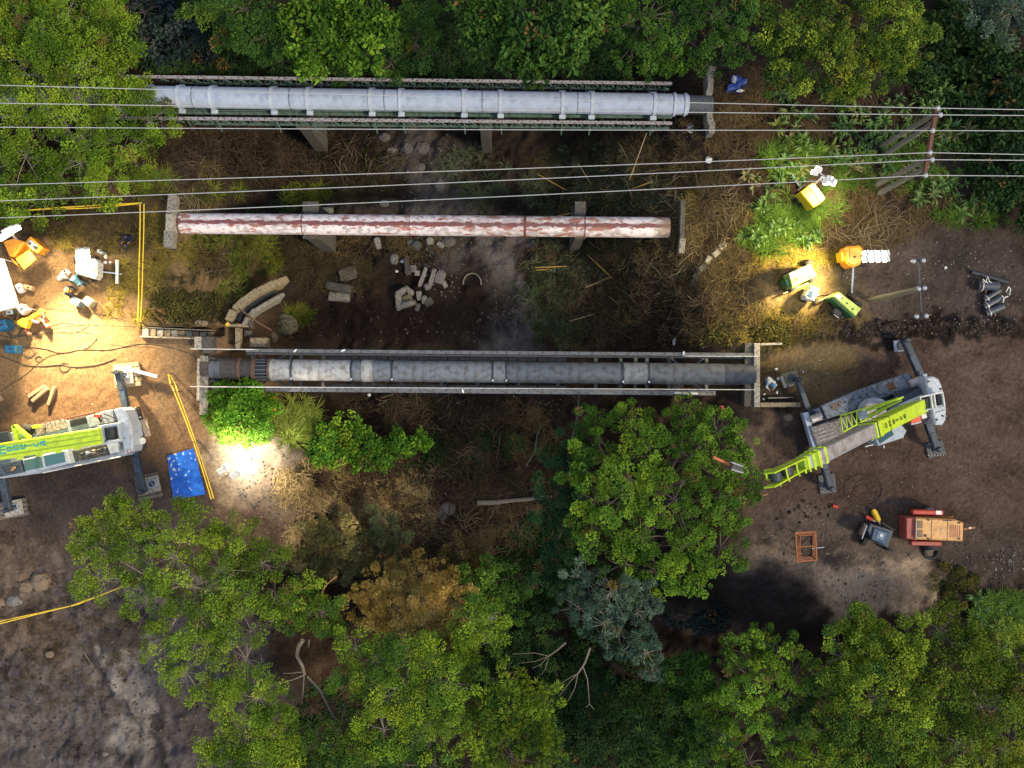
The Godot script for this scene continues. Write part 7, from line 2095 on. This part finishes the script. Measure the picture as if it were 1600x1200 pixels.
# ---------- rocks, rubble, dead wood ----------
func rocks_and_rubble() -> void:
	var stone := mat("boulder_stone", 0.11, 0.10, 0.098, 0.92, 0.0, "rough", 0.7)
	var tan := mat("boulder_tan", 0.22, 0.165, 0.115, 0.92, 0.0, "rough", 0.7)
	var pale := mat("boulder_pale", 0.20, 0.185, 0.175, 0.92, 0.0, "rough", 0.7)
	var stream := "boulders in the stream bed"
	var k := 0
	for b in [[601, 215, 9, 7, stone, "dark boulder under the girder, topmost in the stream bed"], [613, 236, 9, 6, pale, "flat pale boulder left of two round ones in the stream bed"], [636, 232, 9, 9, stone, "round boulder in the middle of a row below the grey pipe"], [660, 232, 12, 10, stone, "largest round boulder at the right of the row below the grey pipe"], [656, 262, 9, 7, stone, "low boulder below the largest round one"], [687, 290, 9, 11, stone, "boulder in the stream bed between the wires and the rusty pipe"], [600, 318, 8, 6, pale, "pale stone just above the rusty pipe"],
		[700, 378, 11, 8, stone, "broad stone just below the rusty pipe, right of the rubble"], [616, 405, 7, 9, pale, "pale pointed stone beside the white scrap below the rusty pipe"], [446, 508, 20, 17, mat("mossy_stone", 0.17, 0.165, 0.095, 0.92, 0.0, "rusty", 0.8), "large mossy boulder with a grass tuft, above the lowest pipe"], [427, 527, 7, 9, tan, "tan upright stone at the corner of the concrete block"], [700, 795, 13, 11, stone, "large grey rock of the pair lying in the lower ravine"], [692, 806, 9, 7, stone, "smaller grey rock of the pair lying in the lower ravine"], [666, 774, 5, 5, stone, "small stone above the pair of grey rocks"], [660, 785, 5, 5, tan, "small tan stone left of the pair of grey rocks"],
		[24, 938, 13, 10, pale, "pale round boulder on the burnt slope, lower left"], [42, 916, 11, 10, tan, "brown boulder above the pale one on the burnt slope"], [66, 908, 15, 17, tan, "largest brown boulder on the burnt slope"], [2, 941, 7, 9, tan, "boulder cut off by the left edge on the burnt slope"], [78, 1022, 8, 6, tan, "small tan boulder alone on the burnt slope"], [164, 1178, 6, 3, pale, "flat pale stone at the bottom of the burnt slope"], [310, 504, 6, 5, tan, "round tan stone above the stairs, left of two"], [320, 505, 6, 5, tan, "round tan stone above the stairs, right of two"], [1232, 652, 8, 6, tan, "tan stone beside the end of the right crane"], [835, 493, 9, 8, stone, "dark stone at the edge of the grey stream sand"], [1300, 700, 7, 5, pale, "pale stone under the crane boom"]]:
		k += 1
		var p := G(b[0], b[1])
		var s := A * (EYE - p.y)
		var r := Vector3(b[2] * s, minf(b[2], b[3]) * s * 0.7, b[3] * s)
		solo("boulder", b[5], "boulder", blob(r, k, 0.22, 8, 12), b[4], Transform3D(Basis(), p + Vector3(0, r.y * 0.25, 0)), stream if b[0] > 590 and b[1] < 300 else "")
	# broken concrete
	var conc := M["concrete"] as Material
	var concd := M["dark_concrete"] as Material
	var slab := func(label: String, u0: float, v0: float, u1: float, v1: float, w: float, lift: float, m: Material) -> void:
		var a := G(u0, v0, lift)
		var b := G(u1, v1, lift)
		var o := thing("concrete_slab", label, "concrete slab", a, "broken concrete slabs in the ravine")
		put(o, "slab", chunk(Vector3(a.distance_to(b), 0.34, w * A * (EYE - a.y)), int(u0)), m, bar_frame(a, b) * Transform3D(Basis(Vector3.RIGHT, 0.25 * sin(u0)), Vector3.ZERO))
	slab.call("slim concrete slab, leftmost of three side by side in the ravine", 656, 446, 665, 420, 6.0, 0.15, conc)
	slab.call("slim concrete slab, middle of three side by side in the ravine", 672, 446, 679, 422, 6.0, 0.15, conc)
	slab.call("broad concrete slab, rightmost of three side by side in the ravine", 684, 442, 691, 424, 12.0, 0.15, pale)
	slab.call("upper of two half buried concrete slabs under brown grass", 512, 446, 548, 452, 11.0, 0.1, concd)
	slab.call("lower of two half buried concrete slabs under brown grass", 514, 463, 546, 465, 13.0, 0.1, conc)
	slab.call("brown stained slab above the two half buried ones", 532, 432, 556, 424, 18.0, 0.0, mat("stained_slab", 0.13, 0.105, 0.08, 0.9, 0.0, "rough", 0.6))
	slab.call("grey slab standing just below the rusty pipe", 588, 372, 592, 388, 9.0, 0.1, conc)
	slab.call("dark slab leaning above the three side by side slabs", 635, 404, 638, 428, 8.0, 0.1, concd)
	slab.call("pale slab above the rusty pipe, left of the pier", 490, 330, 520, 329, 8.0, 0.3, conc)
	var t := thing("broken_culvert", "broken hollow concrete block with a mossy slab inside, middle of the ravine", "concrete block", G(633, 466))
	for q in [[622, 460, 636, 451, 9.0], [636, 452, 644, 458, 8.0], [622, 460, 624, 482, 9.0], [624, 480, 646, 473, 8.0]]:
		put(t, "wall_piece", chunk(Vector3(G(q[0], q[1]).distance_to(G(q[2], q[3])) * 1.15, 0.7, q[4] * A * 55.0), int(q[0] + q[3])), conc, bar_frame(G(q[0], q[1], 0.25), G(q[2], q[3], 0.25)))
	bar(t, "inner_slab", G(627, 471, 0.15), G(643, 463, 0.15), 0.45, 0.2, mat("mossy_slab", 0.20, 0.185, 0.11, 0.9, 0.0, "rough", 0.8), 0.03)
	var g := RandomNumberGenerator.new()
	g.seed = 77
	var places := ["left of", "right of", "above", "below", "beside"]
	for q in [[655, 462, "pale rubble lump right of the hollow block"], [663, 468, "second rubble lump right of the hollow block"], [670, 472, "rubble lump farthest right of the hollow block"], [653, 480, "rubble lump below the hollow block"], [646, 420, "rubble lump left of the three slabs"], [652, 427, "small rubble lump touching the leftmost slab"], [695, 444, "pale rubble lump at the foot of the broad slab"], [668, 448, "rubble lump between the slabs and the hollow block"], [642, 380, "grey rubble below the rusty pipe, under its red joint"], [651, 384, "tilted grey rubble below the rusty pipe"], [672, 377, "lilac grey rubble block below the rusty pipe"], [688, 383, "rubble block right of the lilac grey one"]]:
		solo("rubble_block", q[2], "rubble", chunk(Vector3(g.randf_range(0.25, 0.5), g.randf_range(0.2, 0.35), g.randf_range(0.25, 0.55)), q[0]), [conc, concd, pale][g.randi() % 3], Transform3D(Basis.from_euler(Vector3(g.randf_range(-0.3, 0.3), g.randf() * 3.0, g.randf_range(-0.3, 0.3))), G(q[0], q[1], 0.1)), "rubble blocks in the middle of the ravine")
	var hoop := []
	for q in 13:
		var an := PI * 1.1 * q / 12.0 - 0.15
		hoop.append(G(738 - cos(an) * 14.0, 443, 0.05) + Vector3(0, 0.15, -sin(an) * 0.62))
	solo("pale_hoop", "pale half hoop of hose lying on the grey sand of the ravine", "hoop", tube(hoop, [0.04], 6, false), mat("hoop_pale", 0.2, 0.185, 0.13, 0.7, 0.0, "none"))
	for q in [[629, 408, 7, "white plastic lump beside the pointed stone below the rusty pipe"], [620, 424, 5, "white scrap below the white plastic lump"], [722, 660, 6, "white scrap in the dark below the lowest pipe"], [577, 617, 6, "white stick like scrap just below the south girder"], [717, 629, 7, "blue and white scrap below the south girder"]]:
		solo("plastic_litter", q[3], "litter", blob(Vector3(q[2], 2.5, q[2] * 0.8) * 0.019, q[0], 0.4), M.litter_white, Transform3D(Basis(), G(q[0], q[1], 0.05)), "white litter in the ravine")
	# logs, branches, canes
	var log_ := mat("dead_wood", 0.21, 0.185, 0.15, 0.9, 0.0, "rough", 1.2)
	solo("fallen_log", "pale fallen log lying towards the tall bright tree", "log", tube([G(746, 786, 0.45), G(775, 785, 0.55), G(800, 782, 0.6), G(825, 780, 0.6), G(856, 776, 0.7)], [0.17, 0.15, 0.13, 0.12, 0.10], 8), log_)
	var br := func(label: String, called: String, paths: Array, m: Material) -> void:
		var o := thing(called, label, "branch", G(paths[0][0], paths[0][1]))
		for p in paths:
			var pts := []
			var n: int = (p.size() - 2) / 3
			for q in n: pts.append(P(p[q * 3], p[q * 3 + 1], p[q * 3 + 2]))
			var rr := []
			for q in n: rr.append(0.72 * lerpf(p[p.size() - 2], p[p.size() - 1], float(q) / maxi(1, n - 1)))
			put(o, "limb", tube(pts, rr, 7), m)
	br.call("pale crooked bare branch winding down from the small round tree", "bare_branch", [[473, 1000, 2.2, 466, 1012, 2.0, 464, 1025, 1.8, 473, 1042, 1.6, 476, 1055, 1.5, 0.16, 0.11], [480, 1057, 1.5, 500, 1078, 1.6, 510, 1098, 1.6, 520, 1118, 1.6, 533, 1132, 1.5, 528, 1148, 1.3, 0.10, 0.07], [475, 1055, 1.5, 455, 1063, 1.6, 415, 1073, 1.7, 0.06, 0.03], [475, 1055, 1.5, 474, 1075, 1.4, 472, 1100, 1.2, 0.05, 0.03], [533, 1132, 1.5, 536, 1115, 1.8, 541, 1102, 2.0, 0.05, 0.03], [483, 1000, 2.2, 482, 1012, 1.8, 0.06, 0.05], [474, 1050, 1.5, 455, 1052, 1.6, 443, 1052, 1.6, 0.03, 0.02]], log_)
	br.call("bare grey forked branch hanging below the silvery tree, right one", "bare_branch", [[922, 1012, 1.0, 914, 1035, 0.8, 903, 1052, 0.6, 0.10, 0.07], [903, 1052, 0.6, 885, 1062, 0.5, 869, 1074, 0.3, 0.04, 0.02], [903, 1052, 0.6, 890, 1066, 0.4, 873, 1088, 0.2, 0.04, 0.02], [903, 1052, 0.6, 898, 1075, 0.4, 888, 1095, 0.2, 0.045, 0.02], [911, 1042, 0.7, 918, 1062, 0.5, 920, 1088, 0.3, 921, 1100, 0.2, 0.05, 0.025], [921, 1100, 0.2, 928, 1108, 0.1, 0.03, 0.02], [921, 1100, 0.2, 915, 1106, 0.1, 0.03, 0.02]], log_)
	br.call("bare grey forked branch left of the silvery tree, left one", "bare_branch", [[884, 1004, 1.0, 870, 1016, 0.8, 857, 1025, 0.6, 0.08, 0.06], [857, 1025, 0.6, 835, 1020, 0.4, 800, 1022, 0.2, 0.04, 0.02], [857, 1025, 0.6, 838, 1033, 0.4, 815, 1036, 0.2, 0.035, 0.02], [857, 1025, 0.6, 845, 1038, 0.4, 832, 1044, 0.2, 0.035, 0.02], [857, 1028, 0.5, 852, 1045, 0.3, 846, 1054, 0.1, 0.03, 0.015]], log_)
	br.call("orange brown dead branch above the small round tree", "bare_branch", [[526, 900, 1.0, 512, 912, 1.0, 506, 920, 0.9, 503, 930, 0.8, 0.06, 0.05], [495, 915, 0.8, 478, 919, 0.9, 455, 923, 0.8, 438, 928, 0.7, 0.05, 0.03], [503, 930, 0.8, 490, 935, 0.7, 483, 942, 0.6, 0.05, 0.04]], mat("orange_bark", 0.42, 0.22, 0.10, 0.85, 0.0, "rough", 1.0))
	br.call("thin grey branch standing below the south girder, left of the tall bright tree", "bare_branch", [[905, 615, -0.5, 904, 640, -0.8, 900, 662, -1.2, 893, 690, -2.0, 0.05, 0.09], [904, 628, -0.6, 895, 618, -0.4, 0.03, 0.02], [903, 645, -0.8, 918, 641, -0.6, 0.03, 0.02]], mat("green_bark", 0.14, 0.16, 0.115, 0.9, 0.0, "rough", 1.0))
	br.call("bent grey sapling stem in the dark left of the blue-green tree", "bare_branch", [[846, 665, -2.0, 839, 680, -2.4, 836, 705, -3.0, 822, 728, -3.6, 0.03, 0.06], [836, 705, -3.0, 842, 714, -3.2, 0.03, 0.02]], M.green_bark)
	br.call("brown branch on the soil under the crane hook, at the tree's right edge", "bare_branch", [[1200, 772, 0.3, 1180, 776, 0.4, 1165, 781, 0.6, 0.05, 0.03]], M.orange_bark)
	solo("pale_stick", "thin pale stick lying on the burnt slope", "stick", tube([G(125, 1010, 0.05), G(145, 1040, 0.05)], [0.03], 6), log_)
	var cane := mat("cane_yellow", 0.40, 0.26, 0.05, 0.8, 0.0, "none")
	var cane2 := mat("cane_pale", 0.34, 0.24, 0.13, 0.8, 0.0, "none")
	var cg := "dry canes lying across the right slope"
	for q in [[1010, 208, 992, 258, cane2, "long pale cane below the end of the grey pipe"], [992, 258, 983, 282, cane, "yellow cane in line with the long pale one"], [840, 272, 884, 297, cane, "yellow cane leaning under the lower wires, left"], [1018, 284, 985, 296, cane, "yellow cane lying level under the lower wires, right"], [918, 398, 957, 435, cane, "bright yellow cane right of the pier under the rusty pipe"], [957, 432, 915, 449, cane2, "pale cane crossing the tip of the bright yellow one"], [836, 418, 886, 416, cane, "yellow cane lying level left of the right pier"], [838, 422, 856, 421, cane, "short yellow cane below the level one"], [870, 338, 918, 327, cane, "yellow cane over the rusty pipe's upper edge"], [903, 255, 925, 290, cane2, "dull cane in the green grass above the rusty pipe"], [890, 502, 930, 490, cane2, "dull cane low on the right slope above the girder"]]:
		solo("dry_cane", q[5], "cane", tube([G(q[0], q[1], 0.5), G((q[0] + q[2]) / 2.0, (q[1] + q[3]) / 2.0, 0.65), G(q[2], q[3], 0.5)], [0.03, 0.034, 0.02], 6), q[4], Transform3D(), cg)

# ---------- what grows on the ground ----------
# trodden ground that stays bare: centre and radii in px
const BARE := [[1275.0, 452.0, 85.0, 46.0], [1210.0, 445.0, 40.0, 30.0], [1260.0, 580.0, 100.0, 48.0], [1420.0, 450.0, 120.0, 60.0], [1330.0, 925.0, 70.0, 45.0], [140.0, 560.0, 190.0, 60.0], [90.0, 450.0, 90.0, 60.0]]

func scatter(called: String, mesh: String, regions: Array, cols: Array, size: float, seed_: int, lift := 0.0, flat := false) -> void:
	var g := RandomNumberGenerator.new()
	g.seed = seed_
	var ts := []
	var cs := []
	for r in regions:
		for i in int(r[4]):
			var an := g.randf() * TAU
			var f := sqrt(g.randf()) * (1.15 if g.randf() < 0.25 else 1.0)
			var u: float = r[0] + cos(an) * f * r[2]
			var v: float = r[1] + sin(an) * f * r[3]
			if mesh != "stone" and seed_ != 42:
				var bare := false
				for q in BARE:
					if pow((u - q[0]) / q[2], 2) + pow((v - q[1]) / q[3], 2) < 0.75 + 0.5 * g.randf():
						bare = true
				if bare and g.randf() < 0.95:
					continue
			var x := (u - 800.0) * A * (EYE + 2.0)
			var z := (v - 600.0) * A * (EYE + 2.0)
			var clump := n_fine.get_noise_2d(x * 0.5 + seed_, z * 0.5)
			if clump < -0.12 and g.randf() < 0.8:
				continue
			var p := G(u, v, lift)
			var up := Vector3.UP
			if flat:
				up = Vector3(g.randf_range(-0.4, 0.4), 1, g.randf_range(-0.4, 0.4)).normalized()
			var s := size * g.randf_range(0.55, 1.35)
			var b := Basis(Quaternion(Vector3.UP, up)) * Basis(Vector3.UP, g.randf() * TAU)
			ts.append(Transform3D(b.scaled(Vector3.ONE * s), p))
			var t := clampf(0.5 + clump + g.randf_range(-0.5, 0.5), 0.0, 1.0)
			cs.append((cols[0] as Color).lerp(cols[1], t) * g.randf_range(0.7, 1.25))
	var o := many(self, called, spray(mesh) if mesh != "stone" else pebble(), leaf_mat("leaves_" + mesh), ts, cs)
	tag(o, "", "", "", "stuff")

func pebble() -> Mesh:
	if not LEAF.has("pebble"):
		LEAF["pebble"] = blob(Vector3(0.5, 0.35, 0.4), 3, 0.2, 4, 6)
	return LEAF["pebble"]

func undergrowth() -> void:
	var straw := [ch(0.035, 0.026, 0.013), ch(0.125, 0.09, 0.042)]
	var brown := [ch(0.02, 0.017, 0.010), ch(0.07, 0.054, 0.026)]
	var ochre := [ch(0.10, 0.08, 0.016), ch(0.24, 0.185, 0.04)]
	var sage := [ch(0.035, 0.045, 0.025), ch(0.10, 0.115, 0.065)]
	var green := [ch(0.035, 0.075, 0.012), ch(0.10, 0.19, 0.025)]
	var deep := [ch(0.012, 0.028, 0.01), ch(0.035, 0.07, 0.018)]
	scatter("dry_grass", "dry_grass", [[300, 280, 60, 40, 260], [350, 400, 50, 40, 160], [270, 440, 40, 60, 50], [100, 340, 120, 25, 260], [190, 360, 60, 30, 200], [470, 400, 60, 30, 260], [520, 430, 60, 30, 240], [560, 290, 60, 30, 180], [310, 480, 50, 20, 120]], brown, 0.9, 31)
	scatter("dry_grass", "dry_grass", [[960, 400, 110, 50, 520], [1010, 470, 110, 60, 520], [1110, 320, 70, 60, 300], [1140, 430, 50, 60, 300], [930, 260, 110, 40, 420], [1020, 250, 60, 50, 300], [1180, 470, 60, 40, 300], [900, 490, 60, 50, 400], [1080, 500, 80, 40, 300]], [ch(0.022, 0.02, 0.011), ch(0.08, 0.06, 0.03)], 0.9, 32)
	scatter("golden_grass", "dry_grass", [[1240, 375, 60, 25, 420], [1275, 400, 40, 25, 200], [1215, 410, 40, 40, 180], [1230, 500, 60, 20, 200], [1160, 345, 30, 20, 90], [1085, 325, 18, 25, 70], [150, 372, 60, 25, 160], [200, 460, 40, 50, 160], [240, 400, 25, 70, 200], [310, 395, 30, 20, 80], [1210, 530, 50, 10, 80], [1150, 505, 40, 25, 90], [1250, 350, 50, 20, 160]], ochre, 0.85, 33)
	scatter("straw", "straw", [[1310, 350, 60, 40, 240], [1380, 340, 60, 50, 200], [1340, 300, 40, 30, 140], [1480, 330, 60, 15, 120], [1150, 470, 40, 50, 200], [1120, 350, 50, 40, 220], [350, 400, 50, 30, 120], [960, 440, 120, 70, 330], [1000, 300, 120, 60, 240], [300, 285, 50, 30, 260], [1270, 510, 40, 20, 160], [590, 380, 120, 40, 260], [150, 370, 70, 30, 200], [500, 740, 40, 30, 200], [660, 860, 60, 40, 260], [780, 820, 70, 60, 400], [830, 720, 40, 60, 200], [800, 660, 60, 30, 160], [1060, 410, 60, 60, 180], [1100, 180, 40, 60, 120], [1170, 180, 40, 50, 200]], straw, 0.85, 34, 0.02)
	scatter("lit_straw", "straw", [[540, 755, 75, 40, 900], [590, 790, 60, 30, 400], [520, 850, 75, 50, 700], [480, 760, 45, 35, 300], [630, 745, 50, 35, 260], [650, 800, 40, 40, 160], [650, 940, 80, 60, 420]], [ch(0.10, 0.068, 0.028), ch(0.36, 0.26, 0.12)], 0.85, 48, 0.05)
	scatter("dark_twigs", "straw", [[600, 660, 60, 25, 300], [680, 700, 80, 50, 360], [700, 640, 100, 20, 200], [780, 760, 60, 50, 300], [640, 830, 80, 50, 400], [560, 930, 60, 40, 300], [350, 250, 90, 50, 400], [480, 240, 100, 40, 400], [1000, 480, 120, 50, 600], [560, 740, 80, 40, 400]], [ch(0.016, 0.012, 0.009), ch(0.06, 0.042, 0.027)], 1.25, 35, 0.02)
	scatter("sage_weeds", "narrow", [[900, 470, 50, 50, 60], [880, 430, 50, 40, 60], [960, 310, 60, 25, 80], [920, 250, 60, 25, 60], [870, 520, 40, 25, 40], [1000, 320, 50, 15, 50], [850, 360, 30, 30, 20]], sage, 1.0, 36, 0.1)
	scatter("brush_leaves", "small", [[940, 430, 110, 80, 240], [1040, 470, 70, 50, 110], [960, 300, 120, 50, 160], [650, 690, 120, 40, 120], [560, 260, 100, 40, 60], [780, 800, 60, 60, 70]], [ch(0.022, 0.026, 0.012), ch(0.075, 0.075, 0.035)], 0.85, 49, 0.05)
	scatter("dead_branches", "stick", [[830, 830, 40, 90, 120], [770, 830, 50, 60, 70], [560, 770, 70, 40, 90], [520, 860, 70, 50, 80], [640, 640, 60, 20, 50], [700, 690, 80, 50, 70], [300, 285, 60, 30, 40], [1000, 440, 110, 80, 110], [980, 290, 110, 50, 90], [1330, 350, 60, 40, 60], [1120, 330, 50, 50, 50], [520, 250, 120, 30, 60], [700, 860, 60, 40, 60], [350, 420, 40, 40, 24]], [ch(0.05, 0.04, 0.025), ch(0.19, 0.15, 0.095)], 0.9, 50, 0.05)
	scatter("weed_tufts", "lush", [[860, 470, 40, 60, 70], [930, 300, 70, 40, 60], [640, 660, 70, 30, 40], [690, 700, 60, 40, 50], [780, 860, 40, 50, 50], [1060, 470, 50, 40, 30], [440, 330, 60, 12, 24], [730, 280, 40, 30, 24]], [ch(0.015, 0.03, 0.012), ch(0.05, 0.085, 0.025)], 0.55, 51, 0.05)
	scatter("dusty_grass", "grass", [[880, 290, 80, 40, 200], [960, 290, 60, 40, 200], [740, 270, 60, 40, 120], [880, 450, 70, 70, 260], [760, 310, 40, 25, 60]], sage, 0.9, 37)
	scatter("grass", "grass", [[385, 400, 28, 34, 200], [360, 375, 60, 10, 60], [420, 405, 18, 28, 70], [365, 450, 22, 14, 24], [475, 320, 30, 12, 60], [480, 305, 40, 20, 70], [240, 290, 40, 20, 120], [470, 495, 18, 12, 90], [340, 300, 40, 10, 50]], [ch(0.06, 0.085, 0.014), ch(0.19, 0.21, 0.035)], 1.1, 38)
	scatter("green_grass", "grass", [[1290, 335, 30, 25, 40], [1320, 300, 30, 20, 30], [1230, 320, 30, 25, 40], [1210, 385, 25, 12, 60], [1340, 270, 40, 20, 60], [1250, 365, 35, 15, 120], [1180, 375, 25, 15, 90], [1210, 340, 30, 20, 80], [1265, 330, 25, 15, 60], [1520, 340, 60, 15, 120], [1440, 250, 60, 60, 120], [1570, 960, 50, 30, 700], [1540, 1000, 40, 20, 300], [1240, 250, 60, 30, 120]], green, 1.05, 39)
	scatter("dark_weeds", "lush", [[300, 470, 55, 14, 90], [290, 490, 60, 12, 60], [1220, 520, 50, 16, 90], [1100, 520, 70, 16, 60], [950, 500, 60, 30, 50]], [ch(0.02, 0.022, 0.008), ch(0.075, 0.07, 0.02)], 0.8, 40, 0.05)
	scatter("ground_cover", "lush", [[300, 60, 140, 60, 300], [700, 70, 140, 50, 300], [950, 90, 120, 35, 200], [540, 100, 140, 20, 160], [1480, 120, 60, 60, 160], [1560, 200, 60, 120, 260], [880, 1060, 140, 120, 500], [800, 940, 70, 70, 300], [1050, 1130, 90, 80, 300], [560, 1130, 120, 70, 160], [700, 700, 100, 30, 90], [840, 880, 60, 60, 200], [1480, 60, 60, 60, 140]], deep, 1.1, 41, 0.1)
	scatter("leaf_litter", "straw", [[1150, 160, 60, 60, 500], [1200, 260, 80, 60, 400], [480, 1020, 60, 50, 300], [520, 1090, 50, 50, 200], [100, 1000, 120, 100, 300], [300, 230, 80, 40, 300], [1300, 180, 120, 30, 300]], [ch(0.045, 0.03, 0.018), ch(0.10, 0.07, 0.04)], 0.7, 42, 0.01)
	scatter("pebbles", "stone", [[660, 270, 60, 80, 260], [700, 400, 70, 60, 240], [790, 470, 50, 90, 200], [620, 500, 160, 40, 60], [1450, 440, 150, 90, 200], [1420, 650, 180, 120, 110], [1300, 830, 130, 60, 140], [1380, 910, 100, 50, 100], [1540, 870, 60, 40, 140], [130, 1080, 180, 120, 180], [680, 780, 80, 40, 120], [150, 820, 140, 60, 80], [430, 760, 60, 60, 200], [700, 640, 200, 20, 120]], [ch(0.04, 0.036, 0.034), ch(0.14, 0.125, 0.115)], 0.13, 43, 0.0)
	scatter("clods", "stone", [[160, 1080, 180, 110, 600], [60, 930, 90, 40, 160], [560, 520, 140, 40, 80]], [ch(0.035, 0.027, 0.022), ch(0.12, 0.09, 0.07)], 0.19, 44, -0.02)
	scatter("pale_clods", "stone", [[435, 790, 45, 45, 160], [450, 730, 30, 40, 90], [1340, 920, 70, 40, 70], [1270, 850, 80, 50, 90]], [ch(0.11, 0.082, 0.06), ch(0.22, 0.17, 0.12)], 0.14, 47, -0.02)
	scatter("dark_clods", "stone", [[1430, 514, 170, 12, 700], [1290, 516, 50, 14, 160], [1250, 800, 50, 20, 30]], [ch(0.012, 0.01, 0.009), ch(0.045, 0.036, 0.032)], 0.24, 46, -0.03)
	scatter("white_litter", "stone", [[1560, 430, 60, 60, 40], [1480, 500, 120, 12, 50], [1570, 880, 40, 25, 50], [700, 370, 80, 20, 40], [1100, 480, 70, 50, 14], [740, 520, 120, 40, 8], [1420, 420, 120, 30, 24], [1370, 660, 180, 120, 30], [1230, 600, 40, 40, 12], [700, 625, 180, 10, 20], [150, 600, 120, 80, 8], [670, 440, 40, 40, 24], [140, 780, 120, 50, 6], [1040, 215, 60, 12, 14]], [ch(0.25, 0.25, 0.27), ch(0.62, 0.62, 0.64)], 0.055, 45, 0.01)
	# broad-leaved clumps that one could count
	var g := RandomNumberGenerator.new()
	g.seed = 91
	var ms := []
	for c in [ch(0.03, 0.085, 0.016), ch(0.05, 0.12, 0.02), ch(0.075, 0.15, 0.025), ch(0.12, 0.155, 0.03), ch(0.15, 0.14, 0.05)]:
		var m := StandardMaterial3D.new()
		m.resource_name = "broad_leaf"
		m.albedo_color = c.linear_to_srgb()
		m.roughness = 0.5
		m.backlight_enabled = true
		m.backlight = Color(0.2, 0.25, 0.08)
		m.cull_mode = BaseMaterial3D.CULL_DISABLED
		ms.append(m)
	var first: MeshInstance3D = null
	var where := [[1245, 155, 50, 10, 8], [1230, 190, 40, 14, 8], [1310, 190, 80, 18, 18], [1400, 170, 60, 20, 14], [1260, 235, 50, 20, 14], [1340, 230, 50, 20, 16], [1400, 205, 40, 14, 10], [1490, 215, 30, 20, 14], [1480, 160, 40, 20, 12], [1230, 275, 30, 15, 10], [1340, 255, 40, 12, 12], [1400, 265, 30, 12, 8], [1480, 290, 30, 20, 14], [1520, 320, 30, 14, 10], [1450, 310, 20, 14, 6], [1225, 350, 18, 10, 6], [1250, 372, 30, 10, 8], [1180, 375, 20, 10, 6], [1180, 300, 20, 30, 8], [1530, 170, 30, 30, 10], [1470, 110, 40, 25, 10], [1560, 950, 40, 25, 16]]
	for r in where:
		for i in int(r[4]):
			var p := G(r[0] + g.randf_range(-1, 1) * r[2], r[1] + g.randf_range(-1, 1) * r[3])
			var tr := Transform3D(Basis(Vector3.UP, g.randf() * TAU).scaled(Vector3.ONE * g.randf_range(0.35, 1.05)).rotated(Vector3(g.randf_range(-1, 1), 0, g.randf_range(-1, 1)).normalized(), g.randf_range(0.0, 0.45)), p)
			var o: MeshInstance3D
			if first == null:
				first = solo("broad_grass_clump", "", "grass clump", spray("corn"), ms[0], tr, "broad-leaved grass clumps on the right bank")
				o = first
			else:
				o = first.duplicate()
				o.name = numbered("broad_grass_clump")
				add_child(o)
				o.transform = tr
				o.material_override = ms[[0, 0, 1, 1, 2, 2, 3, 4][g.randi() % 8]]
			o.set_meta("label", "clump of broad arching grass at the bare bank's right end, lower right" if r[1] > 900 else ("bright clump of broad arching grass on the golden straw near the lamps" if r[1] > 340 else "clump of broad arching grass on the slope under the power wires"))
	# the long grass by the bright bush
	var ts := []
	var cs := []
	var at := G(465, 665)
	var t := thing("long_grass", "big clump of long yellow-green grass right of the brilliant green bush", "grass", at)
	for i in 300:
		var p := G(462 + g.randfn() * 15.0, 663 + g.randfn() * 13.0)
		var lean := Basis(Vector3(0, 0, 1).rotated(Vector3.UP, 0.4), -0.5)
		ts.append(Transform3D((lean * Basis(Vector3.UP, g.randf() * TAU)).scaled(Vector3.ONE * g.randf_range(0.8, 1.5)), p - at))
		cs.append(ch(0.09, 0.15, 0.015).lerp(ch(0.26, 0.30, 0.06), g.randf()))
	many(t, "blades", spray("grass"), leaf_mat("leaves_grass"), ts, cs).set_meta("kind", "stuff")
